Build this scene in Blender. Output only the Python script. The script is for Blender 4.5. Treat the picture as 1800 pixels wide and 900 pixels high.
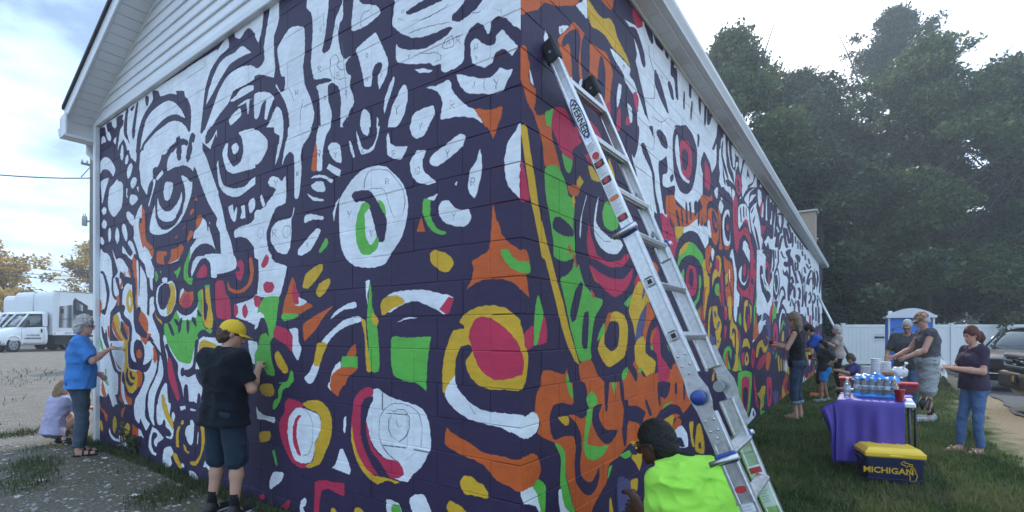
import bpy, bmesh, math, random
import numpy as np
from mathutils import Vector, Matrix
R = math.radians
for o in list(bpy.data.objects):
    bpy.data.objects.remove(o)
SC = bpy.context.scene
COL = SC.collection
# ---------------------------------------------------------------- camera
cd = bpy.data.cameras.new('camera'); cam = bpy.data.objects.new('camera', cd); COL.objects.link(cam)
cam.location = (0, 0, 1.43); cam.rotation_euler = (R(90), 0, 0)
cd.sensor_width = 36; cd.lens = 36 * 880 / 1800; cd.shift_y = 134 / 1800
cd.clip_start = .05; cd.clip_end = 2000
SC.camera = cam
# ---------------------------------------------------------------- world, sun, exposure
SUN_AZ, SUN_EL = R(22), R(38)          # azimuth from +Y towards +X
W = bpy.data.worlds.new('World'); SC.world = W; W.use_nodes = True
nt = W.node_tree; nt.nodes.clear()
def N(nt, t, **k):
    n = nt.nodes.new(t)
    for a, b in k.items():
        if a.startswith('i_'):
            n.inputs[a[2:].replace('_', ' ')].default_value = b
        else:
            setattr(n, a, b)
    return n
def ramp(nt, fac, stops, interp='LINEAR'):
    r = nt.nodes.new('ShaderNodeValToRGB'); cr = r.color_ramp; cr.interpolation = interp
    while len(cr.elements) < len(stops): cr.elements.new(.5)
    for e, (p, c) in zip(cr.elements, stops):
        e.position = p; e.color = tuple(c) + (1,) if len(c) == 3 else c
    if fac is not None: nt.links.new(fac, r.inputs[0])
    return r.outputs[0]
def math_(nt, op, a, b=None, c=None, clamp=False):
    n = nt.nodes.new('ShaderNodeMath'); n.operation = op; n.use_clamp = clamp
    for i, v in enumerate((a, b, c)):
        if v is None: continue
        if isinstance(v, (int, float)): n.inputs[i].default_value = v
        else: nt.links.new(v, n.inputs[i])
    return n.outputs[0]
def mixc(nt, fac, a, b, mode='MIX'):
    n = nt.nodes.new('ShaderNodeMix'); n.data_type = 'RGBA'; n.blend_type = mode
    for i, v in ((0, fac), (6, a), (7, b)):
        if isinstance(v, (int, float)): n.inputs[i].default_value = v
        elif isinstance(v, (tuple, list)): n.inputs[i].default_value = tuple(v) + (1,) if len(v) == 3 else v
        else: nt.links.new(v, n.inputs[i])
    return n.outputs[2]
sky = N(nt, 'ShaderNodeTexSky', sky_type='NISHITA', sun_disc=False, sun_elevation=SUN_EL, sun_rotation=SUN_AZ,
        altitude=200, air_density=1.2, dust_density=1.5, ozone_density=2.0)
tc = N(nt, 'ShaderNodeTexCoord')
sep = N(nt, 'ShaderNodeSeparateXYZ'); nt.links.new(tc.outputs['Generated'], sep.inputs[0])
zz = math_(nt, 'MAXIMUM', math_(nt, 'ADD', sep.outputs[2], .12), .06)
cmb = N(nt, 'ShaderNodeCombineXYZ')
nt.links.new(math_(nt, 'DIVIDE', sep.outputs[0], zz), cmb.inputs[0]); nt.links.new(math_(nt, 'DIVIDE', sep.outputs[1], zz), cmb.inputs[1])
n1 = N(nt, 'ShaderNodeTexNoise', i_Scale=1.1, i_Detail=7.0, i_Roughness=.55); nt.links.new(cmb.outputs[0], n1.inputs[0])
cl = ramp(nt, n1.outputs[0], [(.37, (0, 0, 0)), (.58, (1, 1, 1))])
CLOUD = 11.0
cloudc = mixc(nt, n1.outputs[0], (CLOUD * .48, CLOUD * .74, CLOUD * 1.15), (CLOUD * .98, CLOUD * 1.2, CLOUD * 1.45))
# the sky brightens towards the sun behind the thin cloud
skyc = mixc(nt, cl, sky.outputs[0], cloudc)
bg = N(nt, 'ShaderNodeBackground', i_Strength=.10); nt.links.new(skyc, bg.inputs[0])
wo = N(nt, 'ShaderNodeOutputWorld'); nt.links.new(bg.outputs[0], wo.inputs[0])
sl = bpy.data.lights.new('sun', 'SUN'); sl.energy = 2.0; sl.angle = R(.6); sl.color = (1, .93, .82)
sun = bpy.data.objects.new('sun', sl); COL.objects.link(sun)
sd = Vector((math.sin(SUN_AZ) * math.cos(SUN_EL), math.cos(SUN_AZ) * math.cos(SUN_EL), math.sin(SUN_EL)))
sun.rotation_euler = sd.to_track_quat('Z', 'Y').to_euler(); sun.location = sd * 60
SC.view_settings.view_transform = 'Standard'; SC.view_settings.look = 'None'
SC.view_settings.exposure = .92; SC.view_settings.gamma = 1
SC.render.engine = 'CYCLES'
SC.cycles.max_bounces = 6; SC.cycles.transparent_max_bounces = 12
SC.cycles.use_denoising = True
# ---------------------------------------------------------------- helpers
F, YH, H = 880., 584., 1.43
def at(px, py, Y):
    """the point at depth Y (metres ahead) that stands at this bearing and height"""
    return Vector(((px - 900) / F * Y, Y, H + (YH - py) / F * Y))
def gnd(px, py, z=0.):
    Y = (H - z) * F / (py - YH)
    return Vector(((px - 900) / F * Y, Y, z))
C0 = Vector((.047, 2.665, 0)); DR = Vector((.5793, .8151, 0)); DL = Vector((-.8151, .5793, 0))
NR = Vector((.8151, -.5793, 0)); NL = Vector((-.5793, -.8151, 0))
def pr(s, out, z): return C0 + DR * s + NR * out + Vector((0, 0, z))     # along the side wall
def pl(s, out, z): return C0 + DL * s + NL * out + Vector((0, 0, z))     # along the front wall
def link(name, me, mat=None, parent=None, smooth=False):
    o = bpy.data.objects.new(name, me); COL.objects.link(o)
    if mat is not None:
        for m in (mat if isinstance(mat, (list, tuple)) else [mat]): me.materials.append(m)
    if parent is not None: o.parent = parent
    if smooth: me.polygons.foreach_set('use_smooth', [True] * len(me.polygons))
    return o
def empty(name, loc=(0, 0, 0), rz=0., label=None, cat=None, group=None):
    o = bpy.data.objects.new(name, None); COL.objects.link(o)
    o.location = loc; o.rotation_euler = (0, 0, rz); o.empty_display_size = .2
    tag(o, label, cat, group); return o
def tag(o, label=None, cat=None, group=None, kind=None):
    if label: o['label'] = label
    if cat: o['category'] = cat
    if group: o['group'] = group
    if kind: o['kind'] = kind
    return o
class MB:
    """collects shapes into one mesh"""
    def __init__(s): s.bm = bmesh.new()
    def box(s, c, d, rot=None, bev=0., seg=1):
        m = Matrix.Translation(Vector(c))
        if rot is not None: m = m @ (rot.to_4x4() if isinstance(rot, Matrix) else Matrix.Rotation(rot, 4, 'Z'))
        t = bmesh.new(); bmesh.ops.create_cube(t, size=1)
        bmesh.ops.scale(t, vec=Vector(d), verts=t.verts)
        if bev: bmesh.ops.bevel(t, geom=t.edges[:], offset=bev, segments=seg, profile=.5, affect='EDGES')
        s._add(t, m); return s
    def _add(s, t, m):
        vs = [s.bm.verts.new(m @ v.co) for v in t.verts]
        t.verts.index_update()
        for f in t.faces:
            try:
                nf = s.bm.faces.new([vs[v.index] for v in f.verts]); nf.material_index = f.material_index; nf.smooth = f.smooth
            except ValueError: pass
        t.free()
    def tube(s, pts, r, n=10, caps=True, smooth=True):
        pts = [Vector(p) for p in pts]; rr = r if isinstance(r, (list, tuple)) else [r] * len(pts)
        prev = None; u = None
        for i, p in enumerate(pts):
            d = (pts[min(i + 1, len(pts) - 1)] - pts[max(i - 1, 0)])
            d = d.normalized() if d.length > 1e-9 else Vector((0, 0, 1))
            if u is None:
                u = d.orthogonal().normalized()
            else:
                u = (u - d * u.dot(d)); u = u.normalized() if u.length > 1e-6 else d.orthogonal().normalized()
            v = d.cross(u)
            ring = [s.bm.verts.new(p + (u * math.cos(a) + v * math.sin(a)) * rr[i]) for a in [2 * math.pi * k / n for k in range(n)]]
            if prev:
                for k in range(n):
                    f = s.bm.faces.new((prev[k], prev[(k + 1) % n], ring[(k + 1) % n], ring[k])); f.smooth = smooth
            elif caps: s.bm.faces.new(ring[::-1])
            prev = ring
        if caps: s.bm.faces.new(prev)
        return s
    def lathe(s, prof, n=16, m=None, caps=True, smooth=True):
        m = m or Matrix.Identity(4); prev = None
        for r, z in prof:
            ring = [s.bm.verts.new(m @ Vector((r * math.cos(2 * math.pi * k / n), r * math.sin(2 * math.pi * k / n), z))) for k in range(n)]
            if prev:
                for k in range(n):
                    f = s.bm.faces.new((prev[k], prev[(k + 1) % n], ring[(k + 1) % n], ring[k])); f.smooth = smooth
            elif caps: s.bm.faces.new(ring[::-1])
            prev = ring
        if caps: s.bm.faces.new(prev)
        return s
    def prism(s, poly, ax, ay, az, o, depth):
        """polygon (a,b) in the plane o + a*ax + b*ay, extruded along az by depth"""
        o = Vector(o); a = [s.bm.verts.new(o + ax * p + ay * q) for p, q in poly]
        b = [s.bm.verts.new(v.co + az * depth) for v in a]; n = len(a)
        s.bm.faces.new(a[::-1]); s.bm.faces.new(b)
        for i in range(n): s.bm.faces.new((a[i], a[(i + 1) % n], b[(i + 1) % n], b[i]))
        return s
    def grid(s, fn, nu, nv, smooth=True):
        vs = [[s.bm.verts.new(fn(i / nu, j / nv)) for j in range(nv + 1)] for i in range(nu + 1)]
        for i in range(nu):
            for j in range(nv):
                f = s.bm.faces.new((vs[i][j], vs[i + 1][j], vs[i + 1][j + 1], vs[i][j + 1])); f.smooth = smooth
        return s
    def build(s, name, mat=None, parent=None, bevel=0., fix=True):
        if fix: bmesh.ops.recalc_face_normals(s.bm, faces=s.bm.faces[:])
        if bevel: bmesh.ops.bevel(s.bm, geom=s.bm.edges[:], offset=bevel, segments=1, profile=.5, affect='EDGES')
        me = bpy.data.meshes.new(name); s.bm.to_mesh(me); s.bm.free()
        return link(name, me, mat, parent)
def frame(x, y, z=None):
    x = Vector(x).normalized(); y = Vector(y); y = (y - x * x.dot(y)).normalized(); z = x.cross(y)
    return Matrix((x, y, z)).transposed()
FRR = frame(DR, -NR)         # x along the side wall, y into it
FRL = frame(DL, NL)          # x along the front wall, y outwards
def copy_tree(o, parent=None):
    c = o.copy(); COL.objects.link(c)
    if parent is not None: c.parent = parent
    for ch in o.children: copy_tree(ch, c)
    return c
# ---------------------------------------------------------------- materials
MATS = {}
def mat(name, col, rough=.6, metal=0., bump=0., bscale=40., var=0., vscale=6., spec=.5, trans=0., coat=0., ior=None, emit=None):
    if name in MATS: return MATS[name]
    m = bpy.data.materials.new(name); m.use_nodes = True; nt = m.node_tree
    b = nt.nodes['Principled BSDF']; b.inputs['Roughness'].default_value = rough; b.inputs['Metallic'].default_value = metal
    b.inputs['Base Color'].default_value = tuple(col) + (1,); b.inputs['Specular IOR Level'].default_value = spec
    if trans: b.inputs['Transmission Weight'].default_value = trans
    if coat: b.inputs['Coat Weight'].default_value = coat; b.inputs['Coat Roughness'].default_value = .05
    if ior: b.inputs['IOR'].default_value = ior
    if bump or var:
        t = N(nt, 'ShaderNodeTexCoord')
        if var:
            n = N(nt, 'ShaderNodeTexNoise', i_Scale=vscale, i_Detail=5.0); nt.links.new(t.outputs['Object'], n.inputs[0])
            c = mixc(nt, n.outputs[0], tuple(v * (1 - var) for v in col), tuple(min(1, v * (1 + var)) for v in col))
            nt.links.new(c, b.inputs['Base Color'])
        if bump:
            n = N(nt, 'ShaderNodeTexNoise', i_Scale=bscale, i_Detail=4.0); nt.links.new(t.outputs['Object'], n.inputs[0])
            bp = N(nt, 'ShaderNodeBump', i_Strength=bump, i_Distance=.01); nt.links.new(n.outputs[0], bp.inputs['Height']); nt.links.new(bp.outputs[0], b.inputs['Normal'])
    MATS[name] = m; return m
def wave_off(nt): pass
# the mural's painted shapes: colour letter, straight (1) or curved (0) outline, then steps from
# point to point in units of 4 mm: along the wall from the corner, and up from the ground
MURAL_FRONT = """
W 1 1675 1019 -454 4 -367 -9 0 -243 814 168
P 0 1661 1016 -52 -4 -10 -18 -16 -1 10 24 -44 -2 -9 -15 -19 -13 -15 5 -3 25 -52 -4 5 -14 -11 -5 3 -12 26 -10 9 -15 11 -38 -9 -19 176 36
W 0 1641 982 -16 6 -19 -10 -7 -15 23 2 19 -1
W 0 1599 994 -28 -6 -19 -20 6 -10 16 2 16 14
W 0 1527 956 -19 2 7 -22 18 14
P 0 1494 902 -9 21 -23 10 -17 3 -17 -17 -9 -20 -16 -3 -3 -13 62 12
W 0 1468 897 0 12 -9 15 -11 -9 0 -23
P 0 1425 1020 -22 -4 11 -25 3 -37 -6 -18 -14 -25 25 22 17 14 6 18 -6 28
P 0 1389 1014 -32 2 5 -8 16 -4 8 4
P 0 1343 1017 -15 -1 15 -43 8 -22 6 -23 13 -8 8 9 0 20 -13 29
P 0 1267 1020 -15 -11 5 -15 10 -5 10 11 2 18
P 0 1349 872 -3 22 -10 33 -31 33 -36 20 -44 16 3 25 -38 -10 -16 -19 -58 -9 -45 -14 6 10 -47 -13 -6 -14 -16 -13 -16 -23 -3 -30 5 -27 6 -3 10 7 10 11 28 18 38 13 34 4 40 -3 46 -3 49 -10 34 -10 8 -22
W 0 1120 966 -38 -16 -30 -22 -16 -15 -12 -16 20 8 25 12 30 7 26 2 31 -1 41 -7 48 -10 29 -8 25 -9 16 -14 -5 25 -21 34 -20 19 -34 11 -43 4 -41 0
P 0 914 937 -18 -5 9 -21 2 -14 -15 11 -21 14 -13 2 0 -24 17 -13 10 -15 22 -8 7 -13 11 -13 11 -2 3 6 -7 21 -4 19 -7 24
P 0 854 856 24 -9 21 -10 13 -12 2 -11 -7 -9 -11 5 -11 14 -27 13
P 0 983 851 -16 -11 2 -10 16 -28 7 -5 24 7 -12 23 -8 17
P 0 925 811 -11 -7 -15 -11 -8 -9 -13 16 -20 18 -7 -49 63 12 14 19
P 0 1138 829 -22 13 -39 6 -2 9 -18 2 -7 -9 -18 -3 -28 -14 6 -9 22 7 12 0 0 -22 31 7 0 16 32 -10
W 0 1651 907 -23 9 -29 -1 -35 -13 -31 -22 -18 -21 18 -18 19 14 25 14 32 9 23 1 19 -8
W 0 1474 902 -26 -5 0 -15 11 -6 12 9
W 0 1428 878 -17 6 -5 -15 11 -12 17 5
W 0 1395 888 -49 -11 3 -27 24 12 13 8
W 0 1305 873 15 -25 3 -23 -6 -23 -5 -21 -18 -19 -27 -20 -8 17 -14 13 -20 8 3 19 -3 8 -14 1 -19 -2 -18 13 -9 13 -18 -2 -9 6
W 0 1129 783 2 15 -6 15 -18 13 -32 -7 -4 -13 -10 -10 -13 2 -4 15 -28 -6 4 -11 -12 -15 -12 6 -11 13 -64 -13 -25 -38 -25 -32 -13 -20 -11 -17 0 -54 14 5 24 21 22 25 14 22 22 36 26 28 8 -9 15 10 20 9 24 7 21 1 29 3
W 0 1419 835 -13 14 -22 5 -11 -12 16 -23 19 -7 9 8
W 0 1389 797 -16 11 -22 -2 -10 -10 10 -12 22 -7 13 7
W 0 1343 775 -13 0 0 -15
W 0 1397 749 -8 11 -22 -1 -29 -11 0 -12 35 -8 22 10
W 0 1422 786 -8 -4 3 -16 -9 -11 14 6
W 0 1648 841 -20 6 -54 -3 3 -8 32 -33 13 -20 13 -11 6 37
W 0 1577 781 -13 28 -37 9 -27 8 -15 -9 -17 -3 -17 -13 0 -36 11 -29 47 -19 24 -1 38 24 9 24
W 0 1638 750 -23 8 -22 -10 6 -12 23 -3
W 0 1202 777 -37 14 -9 -11 36 -10
W 0 1225 776 -19 -2 8 -19 21 -27 15 -21 5 6 -20 26 -14 25
W 0 1140 755 -28 -4 -18 -7 5 -19 17 -18 15 -3 16 8 7 22
W 0 1044 755 -28 -9 -24 -16 -11 -2 4 -25 19 -25 24 -24 12 -4 -8 25 -10 23 4 25
W 0 1192 721 -13 -21 -32 -21 -40 -4 -34 13 -21 15 -8 11 -4 -17 12 -22 25 -18 13 -2 98 15 7 25
W 0 1422 713 -16 2 -22 -9 -11 -12 44 4
W 0 1341 698 -16 14 -23 8 0 -37 41 5
O 0 1302 714 -13 -9 -7 -7 2 -17 18 2
W 0 1235 676 -24 29 -2 -33
O 1 962 692 -10 -15 19 4
O 1 992 657 -13 6 -10 -7 20 -10 5 5
W 0 1638 707 -20 11 -25 -10 -3 -13 16 -8 26 7
W 0 1580 674 -13 13 -15 -12 0 -22 14 -13 11 11
W 0 1515 664 -15 15 -17 -15 -3 -21 17 -15 18 17
W 0 1459 676 -11 8 -20 -9 -14 -27 5 -20 15 6 22 25
W 0 1651 666 -19 -4 -17 -15 13 -9 23 8
W 0 1419 707 -49 -7 -13 -22 16 -10 22 11 16 12
W 0 1346 695 21 -28 -5 -21 5 -13 -16 -20 -15 -18 -16 -25 -31 -18 -10 -9 -5 -16 -15 -20 -38 -3 -5 27 14 14 10 14 -10 3 10 13 24 15 20 10 10 -1 16 22 15 29 3 20 -8 21
O 0 1302 689 -18 -3 -5 -47 -10 -25 -39 -19 -12 -11 10 -22 17 13 24 20 15 5 10 -5 16 24 13 31 2 20 -5 2 -8 -5 -7 4
W 0 1411 621 -11 7 -22 -6 -16 -16 -11 -15 -5 -8 16 3 27 19
W 0 1456 603 -2 14 -20 -10 -17 -14 -28 -13 -16 9 0 8 -11 -11 5 -8 11 -9 28 10 22 11 26 6
W 0 1651 626 -29 -12 -39 -8 -25 -16 -9 -18 -3 -50 109 7
P 0 1651 553 -23 2 -26 -16 -9 -14 22 1 13 17 20 6
W 0 1540 615 -22 -22 -12 -12 -23 3 -32 -8 -34 -22 -22 -19 -6 -22 138 8 -33 21 15 23 18 23
P 0 1480 535 -12 7 -17 -7 -12 -9 -17 -3 -27 -4 -11 -7 90 6
O 0 1445 535 -6 5 -8 -14 8 -3
O 0 1408 543 -13 0 -11 -27 19 12
O 0 1375 571 -8 6 -24 -15 -7 -53 21 2 16 31
W 0 1343 564 -13 -5 -5 -50 13 0
W 0 1315 546 -16 -9 -20 -17 -5 -14 41 2
W 0 1235 678 12 -24 0 -17 -26 -11 -42 -6 -50 0 -43 9 -38 11 -16 14 12 2 25 -15 25 -9 35 -4 36 5 27 16 14 19 8 11
W 0 1188 673 -111 -15 17 -10 39 1 36 9
W 0 928 632 -21 -13 -8 -24 -7 24 -14 -30 -14 -14 -6 -16 0 -17 13 -1 21 10 22 6 29 -6 23 -6 15 -13 8 -22 0 -22 15 1 -4 36 -4 19 0 21 -11 7 -19 10 -4 6 15 0 -8 17 -26 10
O 0 964 628 -15 13 -17 -2 -4 -11 11 -10 19 -10 2 11
O 0 1014 582 -10 18 -10 11 -21 -9 16 -11
O 1 1036 618 -16 8 -2 -3 14 -6
O 1 1084 602 -19 4 0 -4 15 -3
O 0 1202 552 -7 25 -62 -7 3 -12 6 3 9 -2 -2 -15 -4 -7 43 6
O 0 1127 537 -20 16 -2 20 -28 1 -31 7 -16 -11 14 -15 25 -10 25 -7
W 0 1116 537 -47 7 -17 8 13 -11 29 -3
W 0 987 488 2 22 -12 22 -19 10 -48 -2 -52 0 -4 -54 28 2 3 28 22 17 25 2 19 -10 22 -19 10 -18
P 0 1006 489 -2 33 -15 25 -23 15 -30 8 -29 -1 -25 -7 -18 -10 -6 -10 13 -1 21 10 22 6 29 -6 26 -9 12 -15 8 -20 -4 -19
G 0 1030 517 -10 20 -16 16 -10 13 0 -19 10 -22 4 -17 -6 -19 26 2
P 0 983 488 -2 10 -15 14 -15 13 -19 10 -25 -2 -18 -12 -5 -21 3 -10 27 -6
R 0 956 491 -2 10 -18 14 -19 5 -12 -9 0 -18 23 -4
G 0 1209 522 -10 1 -11 -15 2 -8 16 1
G 1 1179 524 -14 -4 9 -5
G 0 1090 514 -17 3 -25 8 4 -12 17 -17 6 10
W 0 1154 502 -14 1 -9 -6
W 1 1655 532 -481 -30 -18 -170 499 -5
P 0 1615 531 -22 -2 -26 -36 0 -24 23 -37 19 -20 39 11 -13 6 -26 6 -13 20 -3 24 9 27
O 0 1655 463 -17 -11 0 -18 17 -29
P 0 1546 526 -13 0 -3 -41 -15 -16 -21 -3 3 -6 21 -2 22 14 9 20
P 0 1518 525 -30 -2 -8 -20 -12 -13 -17 1 11 20 0 10 -111 -7 0 -22 16 1 28 6 16 4 23 -6 17 -16 5 -25 0 -15 -20 -3 -2 -10 11 -14 -17 -11 -33 -11 -17 -20 0 -17 6 -26 19 0 -3 22 6 21 28 10 34 20 12 17 23 -4 24 -8 13 -17 6 -18 -19 -21 -42 -23 79 -1 -3 13 6 19 -3 31 -6 30 -37 17 -18 14 -9 11 -9 16
O 0 1462 513 -8 -11 14 -14 12 9
O 0 1515 458 -21 13 -14 -6 3 -25 14 -2 3 15
Y 0 1395 484 -25 -17 -5 -23 13 -24 17 -7 19 10 11 23 -8 25
W 0 1397 464 -11 -15 6 -18 11 8 0 17
P 0 1378 494 -32 2 3 -44 -3 -24 -21 3 -13 -4 0 -10 13 -14 0 -12 -26 -20 -30 -16 -2 -9 12 -5 31 4 41 14 14 25 2 48
O 0 1351 514 -15 -1 0 -62 0 -20 10 -7 0 48
P 0 1325 513 -8 -1 6 -49 5 0
O 0 1312 419 -33 -13 -20 -18 0 -25 10 -8 30 16 26 18 0 14
O 0 1325 351 -15 -6 -31 -4 -15 6 5 8 -29 -2 0 -7 19 -6 0 -10 40 0
P 0 1269 509 -19 -1 -5 -22 -10 -10 -10 -3 0 33 -69 -4 9 -12 27 -12 10 -20 -3 -19 -7 -19 -18 -16 -27 -5 -18 2 -26 -13 22 -7 26 0 0 -35 5 -15 23 0 4 21 23 22 22 27 -7 10 -10 9 7 15 0 20 27 -5 5 -44 9 -1 8 7 -5 46 5 30
Y 0 1216 420 -10 -15 -18 -10 -19 -6 -6 -11 18 7 25 16
W 0 1099 491 -17 -15 -7 -20 7 -25 21 -21 26 -9 18 -2 27 5 18 16 10 21 -3 24 -16 18 -23 6 -31 -1 -9 3
G 0 1209 505 -21 -1 14 -10
P 0 1145 488 -25 -6 -11 -16 7 -19 22 -23 22 -7 19 6 11 17 0 21 -11 18
Y 0 1122 484 -28 -2 -12 -13 -2 -27 14 -23 35 -17 4 23 -17 22 -7 19
W 0 1160 502 -29 -1 0 -13 29 3
W 0 1050 462 -14 7 -8 -7 20 -14 9 -13
O 0 1028 462 -24 -5 -25 1 -4 -20 14 -15 27 -5 20 3 21 9 -5 14
R 0 1010 454 -14 -5 -5 -19 9 -10 32 1 8 10 -8 16
G 0 1024 494 -43 -3 0 -8 6 -8 13 2 16 6
G 0 1075 412 -14 -14 -21 -9 -44 -2 -34 9 -8 17 -5 24 2 17 -23 7 4 -25 -4 -30 -3 -27 -15 -13 -32 -2 0 -5 11 -5 25 10 22 -2 18 -10 4 -18 175 -2 14 16 4 22 -4 10 -22 2 -22 8
W 0 1073 414 -29 -11 -28 -4 -31 5 -31 16 -5 12 2 -19 11 -20 42 -6 40 2 17 9
P 0 1073 416 -29 -11 -28 -5 -31 5 -31 17 -5 15 26 1 14 -15 27 -5 20 3 21 9
W 0 1154 350 -14 -4 -7 -14 21 -1
P 0 1129 381 -22 -2 -21 -25 4 -7 13 5 13 14
P 0 1090 392 -17 -1 -14 -8 -11 11 -8 -1 4 -16 8 -20 11 0 2 16 17 8
P 0 1016 387 -10 2 -8 -9 2 -19 6 -8 8 10
P 0 987 392 -12 3 -11 -4 -6 -15 2 -7 17 11
P 0 956 410 -7 2 -17 -13 0 -4 19 3
Y 0 932 456 -7 5 -4 -34 -4 -35 -7 -7 -11 33 13 17 0 29 -20 0 -5 -21 -5 -28 -9 -23 4 -23 15 -4 22 7 11 14 3 33
G 0 914 469 -22 1 -1 -8 21 2
P 0 923 466 -9 1 -4 -32 -3 -20 3 -29 7 3 4 30
W 0 943 334 -18 13 -26 -3 -24 -5 -21 5 0 -9
P 0 1641 375 -13 0 -19 -22 -13 14 -10 -16 -3 -24 32 -1 17 18
G 0 1655 344 -14 -18 14 0
O 0 1583 375 -12 2 -4 -26 -9 -11 9 -5 13 14
O 0 1540 403 -13 6 -6 -24 -24 -28 -35 -17 -23 -12 35 0 35 16 31 24 9 15 -16 11
Y 0 1527 410 -27 2 -20 -10 -6 -17 6 -13 -18 -17 -34 -21 -22 13 -3 -18 36 -1 35 15 29 21 24 26
P 0 1471 385 -9 8 -17 -13 -17 -21 -17 -18 6 -6 17 2 22 14 18 15
O 0 1451 388 -34 -10 -14 -15 3 -22 22 18 17 17
W 0 1503 415 -23 4 -12 -17 6 -17 11 17
P 0 1351 335 -15 2 -16 -7 31 -1
P 0 1264 336 -5 8 -14 3 -24 -11 -5 -5 48 -1
W 1 1668 329 -814 8 0 -147 821 -68
G 0 1655 328 -17 0 -16 -24 -23 -15 23 6 26 13
P 0 1622 331 -36 0 -15 -15 -10 -24 13 4 22 13
P 0 1567 292 -9 24 -12 9 0 -28 -19 -24 -24 -29 -29 -7 -12 3 3 -15 3 -43 -12 -24 -17 -17 52 -5 18 18 9 10 -21 4 -6 24 3 36 33 11 19 21
Y 0 1442 332 -36 1 5 -23 3 -21 -6 -26 -13 -14 -22 -3 -27 -3 -10 -8 2 -32 13 -13 33 -11 22 1 22 18 14 28 -3 31 -5 21 5 19 17 8 -14 9
P 0 1428 233 -17 21 -5 -10 5 -17 -22 -17 -27 0 24 -12 25 5 17 13
P 0 1397 240 -16 3 -8 -16 -16 1 0 -7 16 -2 19 5
O 0 1346 245 -21 4 -20 -6 -6 -16 16 -22 31 -10 -8 16 -2 20
P 0 1406 333 -20 0 4 -27 -6 -20 -14 -12 -24 -3 8 12 11 20 -3 20 -11 10 -41 1 -23 -20 -3 -21 10 -27 -35 6 -29 13 10 -18 15 -12 19 -9 15 -1 -6 -13 9 -18 33 -30 26 -20 11 -17 19 -1 -3 16 33 4 28 18 6 17 17 11 -11 30 -12 -12 -11 -32 -25 -18 -25 -1 -27 11 -13 7 -23 8 -13 16 0 20 23 8 26 -1 44 3 13 18 3 31
O 0 1325 310 -20 -8 0 -14 18 -7 18 6 2 14
O 0 1302 334 -40 0 12 -12 15 4
P 0 1250 334 -20 0 -24 -13 -27 -16 -7 0 9 30 -25 0 -9 -16 -5 7 -13 0 -22 -20 -42 -31 0 -26 -21 -29 -12 -26 0 18 -8 14 -14 -1 -6 -20 -4 -19 -27 1 -11 -6 150 -13 17 26 4 26 14 2 27 -24 18 -25 0 -12 24 -2 -5 22 -19 24 -32 32 -4 22 11 27 12 10 4 -19 9 -29 38 -34 25 -25 7 -33 17 -2 -5 26 -29 33 -29 24 -17 24 -2 25 9 18 15 15
W 0 1147 317 -14 -11 -8 -18 4 -10 7 19
O 0 1225 315 -11 0 -15 -16 -2 -17 14 -9 14 10 -4 15
R 0 1127 294 -20 -7 -8 -17 -13 -22 -17 -30 -14 -29 14 -8 17 16 30 29 11 25 2 22
G 0 1131 335 -162 2 4 -22 16 -32 23 -4 45 4 29 15 30 21
P 0 966 337 -21 0 6 -35 15 -28 -4 -7 -19 1 0 -10 23 -3 38 -10 24 4 12 -4 10 8 -6 13 -12 2 -6 -5 -22 2 -21 8 -10 23
P 0 966 257 -27 -1 -25 -17 -29 -9 -27 -5 0 -11 34 -3 36 13 26 17
Y 0 943 327 -22 9 -29 2 -34 -6 0 -13 20 -4 47 4 3 -24 19 -5 2 15
G 0 928 222 -29 -10 -10 -7 0 -18 43 -4
P 0 958 181 -4 22 -7 8 -9 -8 -2 -20
Y 0 1169 184 -9 8 -11 -5 -7 -21 23 -2
P 0 1668 151 -33 0 -36 1 -22 12 -19 -16 -6 -17 123 -10
O 0 1635 203 -20 -19 -22 -28 13 -5 22 5 13 19
G 0 1606 240 -13 1 3 -27 -25 -25 25 3 16 12
O 0 1518 276 -21 -17 -35 -13 6 -3 23 4 18 14
O 0 1477 226 -9 -1 0 -34 -3 -29 -14 -18 34 10 -11 20
O 0 1442 186 -25 -17 -39 -7 6 -17 27 0 23 19
O 0 1658 127 -17 -15 -26 -4 -16 -7 -16 -5 7 -21 12 3 13 17 33 12 13 11
W 0 1543 136 -43 4 27 -11 10 -4
O 0 1462 122 -28 13 11 -20 11 -16 9 8
Y 0 1665 70 -24 1 -16 -20 10 -14 26 15
Y 0 1521 100 -18 -14 3 -21 15 -20 16 10 0 28
Y 0 1417 89 -22 -6 5 -19 31 -32 14 12 -6 28
O 0 1373 89 -22 -5 -23 -6 2 -16 43 -13 5 13
W 0 1328 82 -18 -6 -21 -17 21 3 18 -2
W 0 1567 56 -15 -16 -31 -9 -24 0 -20 14 0 -20 44 -3 31 5 22 17
W 0 1465 44 -14 -13 -29 -5 -27 0 8 -11 31 1 22 8
W 0 1357 152 -75 6 0 -32 -13 -14 -22 -9 25 -21 17 10 16 13 10 6 10 -15 26 10 11 19
W 0 1262 159 -44 4 3 -40 -7 -21 16 4 20 18
W 0 1192 165 -80 7 4 -30 4 -15 -13 -6 -17 -14 4 -19 13 -10 26 0 5 5 -26 1 -9 9 17 9 20 5 2 14 12 4 11 -14 23 -4 11 12 3 25
Y 0 1167 167 -29 3 -13 -19 -13 -14 -18 -11 0 -21 22 12 22 12 18 19
W 0 1103 143 -9 8 -12 -9 10 -16 11 8
W 0 1221 96 -24 -3 -23 -9 -18 -7 4 -6 32 -13 10 -13 16 7 -2 10 -19 12 2 9 17 1 14 -6 7 -18 -2 -15 -14 -14 -17 -3 2 -7 29 2 20 15 -3 24 -12 20 -12 15
W 1 1055 168 -33 5 -2 -8 28 -7
W 1 994 169 -28 -1 -4 -4 32 -1
Y 0 1044 133 -14 2 6 -12 12 3
Y 0 1061 116 -13 3 11 -19 0 -27 -4 -7 10 -4 10 3 2 18 -4 19
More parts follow.
